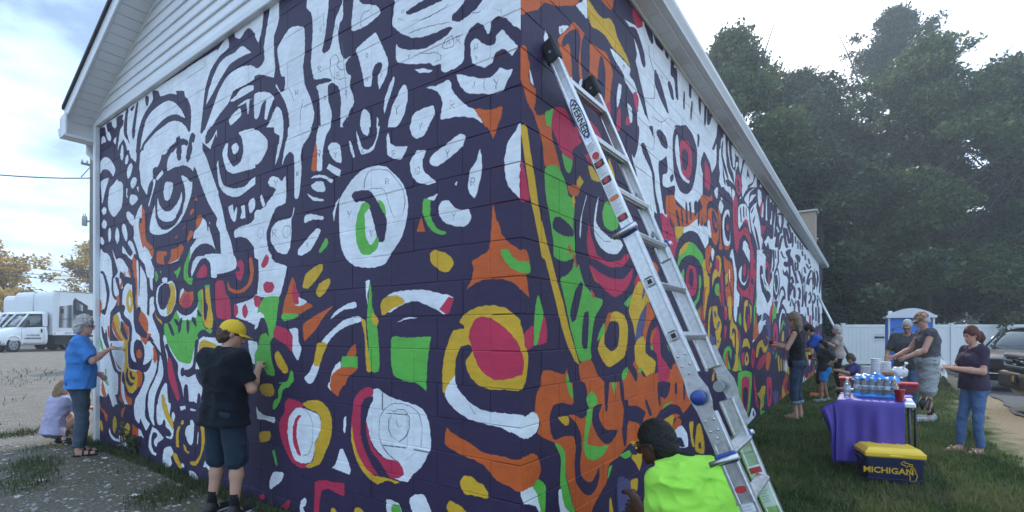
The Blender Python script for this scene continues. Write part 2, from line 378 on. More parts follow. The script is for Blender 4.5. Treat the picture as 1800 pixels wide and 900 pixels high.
W 0 994 138 -9 3 -12 -7 0 -24 6 -25 13 -8 16 8 14 17 -6 18 -20 8
G 0 932 186 -48 4 0 -50 -18 -13 26 -1 18 26 24 16
W 0 892 126 -26 1 -8 -9 0 -74 67 -10 -4 8 -14 17 -4 32 11 2 0 22
P 0 910 87 -7 4 0 -23 11 -18 11 -16 18 -3 -15 20
Y 0 943 139 -22 -10 -11 -7 0 -13 11 -30 11 -18 11 -14 19 -16 27 -1 5 7 -28 5 -23 17 -11 25 0 29 7 17
W 0 951 114 -4 -1 4 -24 5 -4
Y 0 1032 75 -16 -5 -4 -8 -14 -2 4 -5 22 5
W 0 1156 36 -9 13 -27 7 -13 -7 -4 -9 15 -4 -2 -12 -13 -11 13 -9 35 -6 9 19
Y 0 1097 41 -20 4 -20 -13 -13 -14 17 -6 12 13 17 8
W 0 1040 26 -12 -3 0 -6 20 -3
W 0 1159 29 -14 21 -36 9 -17 -13 17 -17 -9 -14 54 -16
Y 0 1096 42 -22 3 -29 -25 4 -11 34 16
W 0 1000 13 -32 1 -23 -16 47 -1
W 0 893 101 -35 -6 -7 -42 14 -48 50 25 15 -9 -22 24 0 37
P 0 922 29 -14 7 -29 -14 -11 -28 40 7
W 0 790 43 -6 -8 3 -13
W 0 771 40 -13 -10 3 -13
W 1 908 989 -105 39 -130 7 0 -248 272 64
P 0 803 1031 -26 -1 -10 -19 -22 -9 -21 10 -18 -1 -21 -19 -12 -11 0 -27 24 1 18 14 24 14 32 -4 39 3 34 -6 28 -21 21 -24 15 -33 7 -32 22 -19 -7 29 -15 58 -29 39 -42 20 -47 7
P 0 908 898 -36 20 -42 25 -40 17 -63 -1 -54 -10 0 -31 30 12 36 8 38 2 33 -6 34 -20 21 -21 21 -21 29 -30 22 5 -15 34
P 0 886 835 -42 23 -47 17 -20 20 -50 -1 -30 0 -24 3 0 -19 30 9 36 4 25 -9 26 -5 -13 -5 -50 0 -54 0 0 -21 42 9 37 -3 38 -9 33 -14 21 -9
P 0 844 825 -34 28 -39 3 -32 -2 -66 -3 0 -66
W 0 797 837 -26 9 -26 3 -3 -16 22 -7 26 -4
W 0 718 854 -12 3 3 -27 6 -1
P 1 930 815 -44 -27 -56 39 -157 -37 0 -275 130 12 41 154 49 72
P 0 886 842 -35 -8 21 -19 28 -10 15 7 -7 11
W 0 984 827 -69 -43 -29 -43 -28 -48 -28 -50 -20 -48 -23 -35 -10 -36 53 5 10 56 18 22 -4 16 39 39 29 35 38 59
W 0 827 766 -17 19 -10 -2 3 -28 -26 -28 -32 4 -12 22 6 29 13 16 -79 -13 0 -75 54 -2 50 3 33 16
W 0 784 773 -20 4 -12 -14 12 -10 13 3
W 0 854 745 -7 9 -7 -31 -17 -29 -46 -16 -50 -4 -24 9 -30 6 0 -15 36 -9 36 -8 32 2 39 14 28 24
W 0 800 639 -20 3 -6 -20 -10 13 -5 -5 5 -22 10 -5 13 11
W 0 742 633 -15 0 -3 -18 0 -10 21 2 -6 14
W 0 709 638 -18 6 -9 -10 3 -15 18 -7 6 13
W 0 771 584 -32 5 -36 2 -30 8 0 -66 18 8 24 18 30 8 26 1
P 0 900 619 -21 -16 -21 -22 -21 -29 7 -9 14 2 14 24
W 0 915 543 -138 -12 -10 -33 105 -5 18 31
R 0 764 507 -19 10 -15 -12 3 -22 12 -13 19 9 0 13 -15 0 0 6
O 0 800 472 -10 -14 -38 -8 -37 11 -12 23 6 31 -12 2 -9 -28 9 -26 30 -17 37 -3 33 9 6 14
R 0 861 472 -38 4 -13 -29 -17 -17 -3 -42 61 3 10 28
W 0 774 401 -10 18 -37 5 -30 5 -24 8 0 -63 42 7 49 10
R 0 774 420 -16 -4 -3 -16 16 -9
R 0 736 412 -12 7 -12 -17 12 -15 12 10
R 0 691 429 -18 7 0 -20
W 0 945 339 -30 7 -57 0 -35 26 -13 -42 41 -20 71 5 15 -24 16 10
Y 0 945 329 -30 10 -64 -12 21 -11 50 3 8 -24 15 -4
W 0 712 338 -27 0 -12 -6 0 -42 24 5
W 1 682 1200 -684 -287 0 -201 105 3 244 -5 335 79
P 0 645 1036 -22 -6 14 -44 11 -35 -3 -27 17 -10 23 7 0 63 -17 -17 -14 30
P 0 583 1047 -91 -37 2 -34 -16 -19 -5 -29 3 -31 4 -33 -9 -29 -11 -7 -31 -6 -15 -10 41 5 7 -2 -7 -12 -4 -25 -2 -45 27 6 -8 27 12 33 19 32 7 35 -7 30 2 42 24 13 25 5 20 -7 26 -19 -8 -39 -8 -21 -12 -6 2 -24 16 2 21 33 -3 18 5 40 0 26 -18 28
P 0 685 900 -78 -25 -39 -11 2 -24 10 3 16 16 5 -4 -31 -37 -15 -32 -3 -29 23 5 0 20 21 31 13 -5 9 -12 27 -17 40 9
W 0 685 862 -40 -5 -25 -11 -12 -12 15 -17 12 -19 10 4 -7 36 18 -6 12 -22 17 2
W 0 612 771 0 23 -13 21 -19 -17 -5 -36
P 0 420 977 -37 -15 4 -24 16 -17 9 -30 8 -18 18 -3 6 9 -9 20 -8 39
P 0 381 961 -30 -12 4 -33 2 -33 -37 -5 -26 4 -13 5 12 16 39 19 7 23 -88 -35 -1 -33 4 -20 -19 -19 -26 -17 -25 -8 -27 -3 -23 0 -13 -5 13 -7 23 -3 24 -1 38 11 18 10 7 7 -2 -28 -33 -15 -40 -11 -8 -6 -16 -3 0 -8 -8 -7 -26 1 -11 7 -2 28 -8 11 -14 5 -13 -8 -6 -13 -5 0 -2 14 -12 3 -14 -8 -12 -15 -14 -17 0 -125 369 86 -2 27 -14 17 4 16 8 17 -4 14 12 10 4 17 -16 10 16 -1 12 12 9 34 -5 21 -10 9
W 0 345 847 -40 10 -11 1 -5 -6 -19 -35 -7 -16 3 -20 18 -20 5 21 -11 12 2 10 14 2 8 -10 3 -23 17 3 6 23 11 33
W 0 251 771 -4 -3 5 -14 14 -25 7 -12 0 19 -10 20
W 0 229 751 -10 -5 -2 -18 8 -23 14 -15 20 -1 5 7 -12 30
W 0 201 768 -20 -4 -18 -9 6 -1 21 6
W 0 175 733 -21 -3 -26 1 -6 -18 -14 -16 -18 -17 -12 -6 -15 -23 19 12 29 9 34 5 -3 24 9 18
W 0 209 690 -6 10 -22 3 -20 -2 -3 -13 11 -14 6 -6 36 9
W 0 114 735 -30 -13 -23 -9 -15 0 -11 7 -11 -6 -11 -3 9 -13 7 -11 17 0 20 6 24 7 16 14
W 0 87 772 -11 2 -10 -9 -13 -9 -10 1 -2 9 -10 5 -9 -11 -17 -20 9 -10 6 7 10 7 12 -1 6 -12 15 -2 21 14
O 0 79 675 -26 -8 -23 -2 10 -27 16 1 10 16
W 0 324 739 -15 -13 -2 -27 26 7 0 22
W 0 291 717 -4 -6 2 -16 3 1
P 0 219 861 2 5 -15 2 -31 1 -36 -14 21 0 21 1 22 1
P 0 122 817 0 7 -14 5 -16 12 -29 -11 11 -12 21 -6 16 -2
P 0 425 807 -13 1 -17 -12 -8 -25 2 -24 2 -28 27 7 -4 27 11 28
P 1 476 743 -25 -6 -9 -19 18 -220 -73 -6 -390 -34 0 172 394 93 38 -8 77 1
P 1 682 715 -48 38 11 30 -242 -57 0 -233 279 25
W 0 685 785 -29 -12 -22 -20 3 -20 25 -19 23 2
W 0 607 776 -32 -8 3 -28 13 -28 13 -15 -8 30 -8 24 19 13
W 0 552 763 -72 -18 7 -17 19 -12 7 -20 -2 -28 9 -48 15 0 0 53 2 31 15 8 16 -8 10 -13 -8 31 -10 23
W 0 455 740 -35 -9 13 -15 9 -24 2 -35 18 3 -2 38 4 14
O 0 464 711 -4 -15 2 -36 17 3 -6 30
W 0 427 696 -15 5 -21 -10 -6 -31 14 2 17 14
W 1 422 664 -35 -18 4 -12 19 10 20 13
W 0 365 692 -6 -3 -11 -27 6 0 7 15
W 0 345 706 -6 -11 -11 -22 -12 -6 -14 3 -11 14 0 16 -7 -1 4 -16 12 -20 30 -1 11 21
W 0 332 710 -21 -5 0 -9 5 -6 12 9
W 0 266 678 -5 4 -5 -18 -17 -8 -22 -5 15 -17 20 6 12 8
W 0 211 681 -38 -9 8 -11 14 -2 11 6
W 0 197 640 -19 -3 2 -9 4 -6 -3 -16 -15 -13 -11 -8 17 -2 25 9 11 13 3 20
W 0 169 617 -6 10 -26 9 -29 10 -12 -7 7 -12 25 -12 23 -7 13 3
W 0 70 616 -4 -15 1 -20 12 -33 13 15 -4 26 -12 12
W 0 118 575 -5 3 1 -6
O 0 56 644 -16 -3 1 -6 5 -10 5 10
W 0 631 667 -13 9 -22 -5 -16 -11 -15 7 1 -51 35 -6 19 -21 17 -27 -6 -33 -13 -18 67 5 0 94 -29 5 -33 16 -22 16 22 10
P 0 665 640 -6 8 -8 -4 -14 -23 11 -4 11 6
W 0 663 640 -7 5 -14 -23 9 -3
W 0 480 648 -16 3 -26 -5 -28 -14 6 -4 26 14
W 0 478 635 -18 4 -20 -5 -7 -18 22 2 18 8
W 0 492 621 -19 -9 -35 -11 4 -2 31 6
W 0 412 572 -9 17 -12 8 8 -11 6 -14 3 -14
W 0 294 636 -28 -8 -27 -22 -15 -17 -8 -26 3 -26 10 -26 23 -23 21 -19 36 -3 42 7 24 16 12 19 6 31 0 51 -14 16 -24 18 -31 12
P 0 357 595 -6 6 -27 -1 -19 -6 -14 -17 -21 -27 -4 -16 5 -23 7 -5 9 4 11 28 11 27 15 16 23 2
G 0 328 579 -15 -3 -4 -8 13 -8 0 -14 -2 -25 -11 -16 -11 4 -7 8 -6 -7 6 -14 22 -8 19 5 13 21 2 30 -8 21
G 0 289 577 -12 -4 -7 -11 -1 -14 11 13
W 0 175 562 -12 2 -11 2 8 -9
G 0 181 563 -14 -5 0 -24 -13 -19 -19 -9 2 -3 17 3 18 14 12 23
O 1 187 537 -9 -25 19 2
W 0 150 545 -8 9 -13 -2 -9 -9 -14 -8 -14 0 -6 -12 6 -11 16 -1 26 8 14 13
W 0 618 569 -22 12 -49 2 -10 18 -2 -5 10 -19 0 -28 7 -27 13 -10 31 8 24 23
W 0 499 579 -17 2 -40 -10 0 -6 31 4 28 -3
W 0 520 519 -56 31 -15 -3 11 -16 22 -19 29 -7 12 3
G 0 433 530 -8 -9 8 -8 18 -9 3 6
W 0 -1 633 11 -7 11 -11 6 -24 -2 -23 -6 -15 -17 -16 -4 -2
R 0 -1 589 2 -9 1 -22 -1 -22 -4 -2 0 55
O 0 47 536 -6 -22 -6 -10 -3 -12 -12 -12 -17 -12 -5 -4 0 -49 11 7 13 6 18 3 24 0 19 -6 12 -6 -10 14 -1 9 -3 5 4 11 -8 4 -19 8 -5 6 -3 23
G 0 33 470 -3 1 -9 -2 -7 -9 -11 -7 -6 -2 0 -15 15 6 12 10 8 11
Y 0 168 476 -9 6 -22 -6 -15 -10 -2 -10 8 -8 11 -1 16 8 10 8
Y 0 109 372 -10 11 -15 7 -15 4 -22 1 -23 -5 -18 -12 -9 -14 0 -80 32 -5 23 -1 19 4 15 10 9 15 0 11 -11 12 4 9 16 -2 8 -11 4 -15 1 -19 9 -12 9 -12 6 1 1 28 -4 26 -8 21 -10 16 -20 3 0 5
R 0 75 378 -16 1 -19 -7 -21 -14 -13 -13 -7 -12 -2 -10 0 -20 19 -8 19 -3 10 0 14 6 13 11 10 18 6 17 3 8 -7 18
W 0 137 266 -4 10 -15 18 -3 -12 -9 -12 -15 -11 -18 -9 -19 -3 -17 0 -21 0 -19 0 0 -29 10 2 26 7 31 2 27 4 26 11 14 11
O 0 133 216 -10 -6 -17 -6 -20 -6 -12 -6 -16 -4 -28 0 -20 -2 -13 1 0 -42 24 4 19 4 11 9 11 8 19 6 23 3 16 5 16 6 1 12
Y 0 101 149 -7 2 -9 0 -11 -5 -10 -3 -7 -7 -3 -6 3 -5 20 0 21 -1 8 9 0 9
W 0 668 521 -40 -4 -21 -16 -37 -10 -8 -5 11 -30 18 -28 54 2 28 4 0 12 -5 27
R 0 659 499 -19 19 -12 -7 6 -14 17 -6
R 0 651 454 -11 8 -25 -3 -8 -9 11 -11 24 1
R 0 685 435 -17 -2 -11 -11 5 -12 23 4
G 0 645 430 -54 -1 3 -21 7 -34 6 -23 16 -15 -5 -32 -14 -34 30 1 22 20 17 -13 6 -9 6 39 -14 18 -9 24 -22 6 -12 -6 6 21 17 18 22 0 0 15
W 0 673 398 -17 0 -11 -9 17 -3 11 -18 12 -3
O 0 542 465 -10 -12 -7 -25 -14 -11 -24 -4 -14 -7 19 -6 28 -8 35 -2 23 2 -8 27 -15 27
R 0 540 454 -12 -12 -13 -17 3 -12 14 0 9 10
W 0 520 425 -28 -10 23 -7 20 2 -15 3
G 0 575 395 -55 -3 15 -8 35 -4 11 5
Y 0 506 449 -10 19 -32 13 -20 3 -2 -12 18 -15 27 -16 17 1
Y 0 464 433 -9 13 -22 8 -13 1 0 -11 18 -16 17 -6
O 0 410 405 19 -12 17 -13 18 -18 35 -21 5 15 0 17 -31 13 -31 10
W 0 420 381 -17 14 -32 12 -24 3 -2 -10 34 -3 24 -9
W 0 501 271 -14 10 -14 17 -18 29 -17 19 -30 18 -29 15 -32 6 -15 -2 0 -7 35 -7 28 -10 21 -13 22 -21 13 -27 13 -24 14 -13 16 1
Y 0 460 335 -14 4 -17 -3 13 -21 11 -19 13 -2 5 6
W 0 320 444 -11 0 6 -25 -2 -17 5 17
G 0 309 442 -5 -18 0 -20 -6 -14 -7 -19 -4 -29 -3 -30 3 -20 22 2 4 48 4 34 -4 34
Y 0 333 381 -13 -5 -2 -24 -7 -34 -6 -26 11 0 4 26 3 34
Y 0 302 391 -15 -13 4 -10 9 3 6 10
W 0 273 410 -17 11 -31 3 -44 -1 -33 -7 -28 -7 14 -25 26 10 37 12 22 -2 20 -6 24 -9
Y 0 282 405 -12 10 -28 2 -13 -6 -5 -7 28 -8 25 -11
R 1 129 410 -11 -3 10 -21 6 -2 14 8
W 0 242 373 -23 8 -26 -1 26 -2
G 0 256 343 -4 7 -8 1 -25 -2 -50 2 -3 -2 3 -14 4 -26 3 -29 21 -1 28 1 24 8 7 22
O 0 347 337 -2 -20 26 -2 -12 17
W 0 420 266 -4 18 -13 14 -14 7 -1 -13 15 -10 13 -21
G 1 387 306 -4 9 -42 1 0 -21 30 -1 16 -2
O 0 416 262 0 17 -25 14 -28 4 -22 -2 10 -8 16 -8 12 -16
R 0 609 348 -2 17 -11 6 -36 -8 -18 -15 -2 -19 5 -9 25 14
W 0 552 363 -29 2 -3 -25 -9 -14 12 -23 19 17 -2 28
Y 0 607 310 -13 10 -19 -15 -18 -19 5 -10 13 1 21 13
G 0 547 284 -8 -8 1 -17 46 -5 2 2 -28 5
Y 0 665 243 -14 7 -33 2 -11 -11 2 -11 19 -5 28 3
G 0 591 242 -16 15 -28 2 5 -9 21 -6 7 -13 11 -18 16 -13 8 5 -8 15 -13 4
W 0 425 266 -7 0 0 -14 9 6
O 0 420 266 -39 2 10 -15 6 -10 19 8
W 0 679 200 -11 -8 -23 -7 -38 -1 0 -11 38 3 28 -1
Y 0 665 147 -20 5 -22 2 -3 -10 8 -10 34 -7
R 0 555 227 -25 -2 -19 -3 -5 -10 24 -1 17 -11 10 -23 3 -26 -10 -24 -15 -17 -20 -4 -19 1 0 -8 24 -2 30 10 25 28 13 27 -2 20 -16 16 -2 20
Y 0 508 219 -21 9 -32 3 -26 -10 -13 -17 -2 -20 6 -24 18 -28 13 -19 36 -13 9 4 -23 12 -7 33 -15 23 -2 27 11 9 22 3
W 0 530 210 -24 2 -33 -4 -20 -5 -5 -17 5 -17 13 -17 3 -19 11 -21 31 -6 24 4 15 20 10 27 -5 31
R 0 525 195 -14 3 14 -15 3 -28 -8 -21 -8 -14 13 2 14 18 2 27 -6 17
W 0 379 206 -6 3 0 -18 4 -12 4 6
W 1 414 112 -11 9 -12 28 -8 2 -12 -15 -12 -19 4 -9 24 2
W 0 300 261 -16 2 -14 -7 -25 -6 -33 -4 -22 -4 -12 -8 -9 -18 -4 -30 7 -16 15 -22 19 -15 11 -12 22 -1 24 4 10 26 25 16 15 20 5 26 -9 20
R 0 355 218 -4 22 -16 16 -22 9 -13 -4 2 -10 18 -6 12 -13 1 -24 -1 -32 -16 -27 -18 -19 -11 -10 22 1 23 14 19 24 8 34
P 0 313 248 -13 2 0 -6 9 -12 9 -23 2 -22 -11 -25 -29 -22 -17 -16 0 -5 24 1 22 20 17 27 7 28 -1 27 -8 21
R 0 320 207 -7 -12 -8 -25 -18 -15 -24 -5 -24 0 -12 -11 0 -9 15 -8 17 -1 21 19 25 18 11 22
Y 0 357 195 -6 -26 -12 -23 -19 -19 -22 -9 -11 0 -24 1 -28 -2 10 -4 18 2 24 -10 11 1 22 9 23 20 16 33
W 0 626 49 -8 16 -11 9 -32 3 0 -10 11 -11 21 -12 16 -9
G 0 615 112 -8 6 -11 -26 5 -4
R 1 671 13 -23 9 -4 -10 15 -6
R 0 580 9 -28 18 5 -20
R 1 468 77 -13 5 -22 5 -17 -1 -39 5 2 -24 24 2 22 4 21 -8 7 -23 2 -21 16 -3 -3 38
W 0 515 30 -14 11 -7 -4 2 -8 10 -8 -7 -9 16 -4
Y 0 418 35 -8 6 -11 -8 17 -4
Y 0 349 51 -10 5 -19 -7 29 -6
W 0 268 79 -5 6 -24 -2 -7 -8 0 -7 32 -7
G 0 256 72 -7 7 -12 1 -5 -10 20 -7
W 0 211 97 -11 7 -19 3 -9 -11 -6 -14 37 -8 9 14
G 0 197 279 -21 1 0 -13 11 7
Y 0 134 99 -6 9 -17 -2 -19 -9 36 -7
W 0 35 228 -19 1 0 -7
K 0 285 198 -2 17 -11 15 -20 11 -26 2 -23 -5 -12 -10 -6 -21 3 -26 -1 0 -3 26 6 22 13 10 22 5 27 -2 22 -12 10 -15 2 -17
K 0 286 198 -2 -19 -17 -19 -28 -13 -1 1 27 13 18 19 2 18
K 0 232 149 -23 13 -14 11 15 -11 22 -13
K 0 252 228 -13 5 -15 0 -9 -9 0 -18 5 -11 16 -12 16 4 8 12 0 14 -5 9 1 0 6 -9 0 -15 -9 -11 -18 -5 -17 12 -5 12 0 18 10 10 16 0 13 -5
K 0 244 215 -5 -11 -9 6 1 0 7 -5 5 11
K 1 268 224 -49 2 0 2 49 -3
K 1 278 258 0 -29 -3 0 0 29
K 1 278 170 -57 3 -1 2 58 -3
K 1 203 173 -35 0 -1 2 36 0
K 0 506 212 -23 -12 -9 -20 2 -32 12 -20 18 -7 0 -1 -19 7 -12 21 -2 32 9 21 23 11
K 0 89 254 -10 -13 -4 11 4 -10 9 12
K 1 219 227 0 -52 -1 0 0 52
K 0 323 603 -4 17 -10 9 -22 -1 -24 -7 -17 -14 -17 -21 -5 -21 5 -18 13 -6 10 7 10 22 7 18 11 8 29 4 0 -1 -29 -4 -10 -7 -7 -18 -10 -22 -11 -7 -14 6 -6 17 6 22 17 21 17 15 25 7 22 1 12 -9 4 -18
K 0 267 600 0 10 -5 -2 -1 -2 2 -1 5 1 0 -1 -6 -1 -2 2 2 3 7 1 0 -9
K 1 266 605 -5 -6 -1 0 5 6
K 1 371 570 -6 -7 -1 1 5 7
K 0 360 569 5 -5 1 -7 -1 0 -1 6 -5 6
K 1 137 630 -4 -8 -1 1 4 7
K 0 128 628 5 -5 0 -6 -1 -1 0 6 -5 6
K 0 86 567 0 10 -5 -1 -1 -2 1 -2 5 1 0 -1 -5 -1 -2 3 1 3 7 1 0 -11
K 1 84 572 -4 -6 -1 0 5 6
K 1 123 533 -3 -5 -1 0 3 5
K 0 117 532 3 -4 1 -4 -1 -1 -1 5 -3 4
K 0 190 612 3 3 5 -1 2 -4 -2 -5 -5 -2 -3 2 0 2 5 1 0 -1 -4 0 0 -2 3 -1 3 1 2 5 -2 4 -3 0 -3 -3
K 0 310 529 -5 -10 -4 9 1 0 3 -8 3 9
K 0 460 684 0 12 -8 -2 -1 -3 2 -2 8 2 0 -1 -9 -2 -3 3 2 4 10 2 0 -12
K 1 458 690 -7 -8 -2 1 7 7
K 1 409 682 -5 -6 -1 0 4 6
K 0 399 681 5 -5 1 -5 -2 0 0 5 -5 4
K 0 527 661 0 6 -3 -1 -1 -1 1 -1 4 1 0 -1 -5 -1 -2 2 2 2 6 1 0 -7
K 1 527 664 -4 -4 -1 0 3 4
K 1 609 666 -7 -7 -1 0 6 8
K 0 596 665 6 -6 1 -6 -1 0 -1 6 -7 5
K 0 247 650 2 2 4 0 1 -3 -1 -4 -4 -1 -2 1 0 2 4 1 0 -1 -3 -1 0 -1 2 -1 2 2 1 3 -1 2 -2 1 -2 -2
K 0 612 553 0 13 -9 -2 -2 -3 3 -2 9 1 0 -1 -10 -1 -3 3 2 4 12 1 0 -13
K 1 610 559 -9 -8 -1 1 8 7
K 1 497 529 -4 -5 -2 0 5 5
K 0 488 529 5 -5 0 -5 -1 0 -1 5 -4 4
K 0 325 669 2 2 3 0 1 -2 -1 -3 -3 -2 -3 1 1 2 3 1 0 -1 -3 -1 1 0 1 -1 2 1 1 2 -1 2 -2 0 -1 -1
K 0 662 577 -11 -3 -1 -13 9 -6 13 5 -2 12 -9 5 2 0 8 -5 2 -12 -14 -6 -10 6 1 14 12 3
K 0 556 568 -8 -8 5 -13 14 -1 9 9 -4 11 -17 2 0 1 18 -2 4 -12 -9 -10 -16 2 -5 13 7 8
K 0 126 688 1 11 -7 -1 -1 -3 2 -2 6 1 -6 -2 -3 2 2 4 7 2 0 -12
K 1 125 693 -6 -7 -1 0 6 7
K 1 46 707 -5 -7 -1 0 5 8
K 0 37 705 4 -5 1 -6 -1 -1 -1 6 -4 6
K 0 86 715 -3 -10 -4 8 1 1 3 -8 3 9
K 1 248 725 -5 -9 -1 0 5 9
K 0 237 722 6 -5 1 -7 -2 -1 0 7 -6 5
K 0 114 780 0 10 -5 -2 -1 -2 2 -2 5 2 0 -1 -6 -2 -2 2 2 4 6 2 0 -11
K 1 113 785 -5 -7 -1 0 5 7
K 0 317 831 3 -2 -1 -4 -4 -2 -2 2 1 4 2 2 1 -1 -2 -1 -1 -3 2 -2 2 1 0 3 -2 2
K 0 531 819 0 10 -6 -2 -1 -3 2 -1 6 2 0 -1 -7 -2 -3 2 2 3 9 2 0 -9
K 1 530 823 -6 -6 -2 0 6 7
K 0 456 842 0 9 -5 -2 -1 -2 1 -1 6 2 0 -1 -6 -2 -3 2 2 3 8 2 0 -9
K 1 455 846 -5 -6 -2 0 6 6
K 0 393 821 3 3 4 0 1 -3 -1 -4 -4 -2 -3 1 0 2 4 2 0 -1 -3 -1 0 -1 2 -1 3 1 1 4 -1 2 -3 0 -2 -2
K 0 436 791 3 -2 -1 -4 -4 -2 -3 2 1 4 3 2 1 -1 -2 -1 -1 -3 2 -2 2 1 1 3 -3 2
K 1 193 683 -4 -7 -1 0 5 7
K 0 185 681 4 -5 1 -5 -1 0 -1 5 -4 4
K 0 79 758 0 9 -5 -2 0 -2 1 -2 5 2 0 -1 -5 -2 -2 2 1 4 6 1 0 -9
K 1 78 762 -5 -6 4 6
K 0 79 750 -3 -7 -2 5 1 1 1 -5 2 6
K 1 377 786 -4 -6 -1 0 4 6
K 0 369 784 4 -4 1 -4 -1 -1 -1 5 -4 3
K 0 371 736 3 -2 -1 -4 -4 -2 -2 2 1 4 2 2 1 -1 -2 -1 -1 -3 2 -2 2 1 1 3 -3 2
K 0 449 922 3 -2 -1 -4 -4 -2 -2 2 1 4 2 2 1 -1 -2 -1 -1 -3 2 -2 2 1 1 3 -3 2
K 0 402 900 0 8 -5 -2 0 -2 1 -1 5 2 0 -1 -6 -2 -2 2 2 3 6 2 0 -8
K 1 401 904 -5 -6 -1 0 5 6
K 0 229 873 3 -2 -1 -3 -3 -2 -2 2 1 3 2 2 0 -1 -1 -1 -1 -3 1 -2 2 2 1 3 -3 1
K 1 217 796 -2 -3 -1 0 2 3
K 0 212 795 3 -2 0 -3 -1 0 0 2 -3 2
K 0 281 786 2 -2 -1 -3 -3 -2 -2 2 1 4 2 1 0 -1 -1 0 -1 -4 2 -1 1 1 1 3 -2 1
K 0 319 783 0 7 -4 -1 -1 -2 1 -1 4 1 -4 -2 -2 2 1 2 6 2 0 -7
K 1 318 786 -4 -4 -1 0 4 5
K 0 143 783 -7 8 -13 2 -3 -14 11 0 13 5 0 -1 -13 -5 -12 0 3 16 15 -2 7 -8
K 0 135 787 -6 1 -2 -5 5 0 3 4 1 0 -4 -4 -6 0 3 6 6 -1
K 0 416 856 -12 0 -9 -11 5 -9 -9 -11 -14 -4 0 1 13 4 8 10 -5 8 10 13 13 0
K 0 419 855 2 -18 -9 -18 -17 -10 -25 -4 1 1 24 4 16 9 8 18 -2 17
K 0 84 813 -10 -3 -18 0 -22 -12 -1 0 23 12 18 1 10 3
K 1 34 801 -3 -11 2 11
K 0 195 795 -14 -9 -24 -6 -11 -7 1 -6 10 0 0 -1 -11 0 -1 7 12 8 24 6 14 8
K 0 61 712 3 -8 -7 -12 6 12 -2 7
K 0 331 881 2 12 -9 9 -15 -1 0 1 15 1 10 -9 -2 -13
K 0 558 840 -12 -15 -8 -16 -1 0 7 16 13 15
K 0 515 754 -3 32 -9 16 -6 -17 -1 -1 8 19 10 -17 2 -32
K 1 385 872 -14 -105 -1 0 14 105
K 1 440 945 -2 -37 -1 0 2 37
K 0 131 844 14 -3 36 0 35 8 23 13 0 -1 -23 -12 -35 -9 -36 0 -14 3
K 0 131 817 44 9 38 4 -1 -1 -37 -4 -44 -9
"""
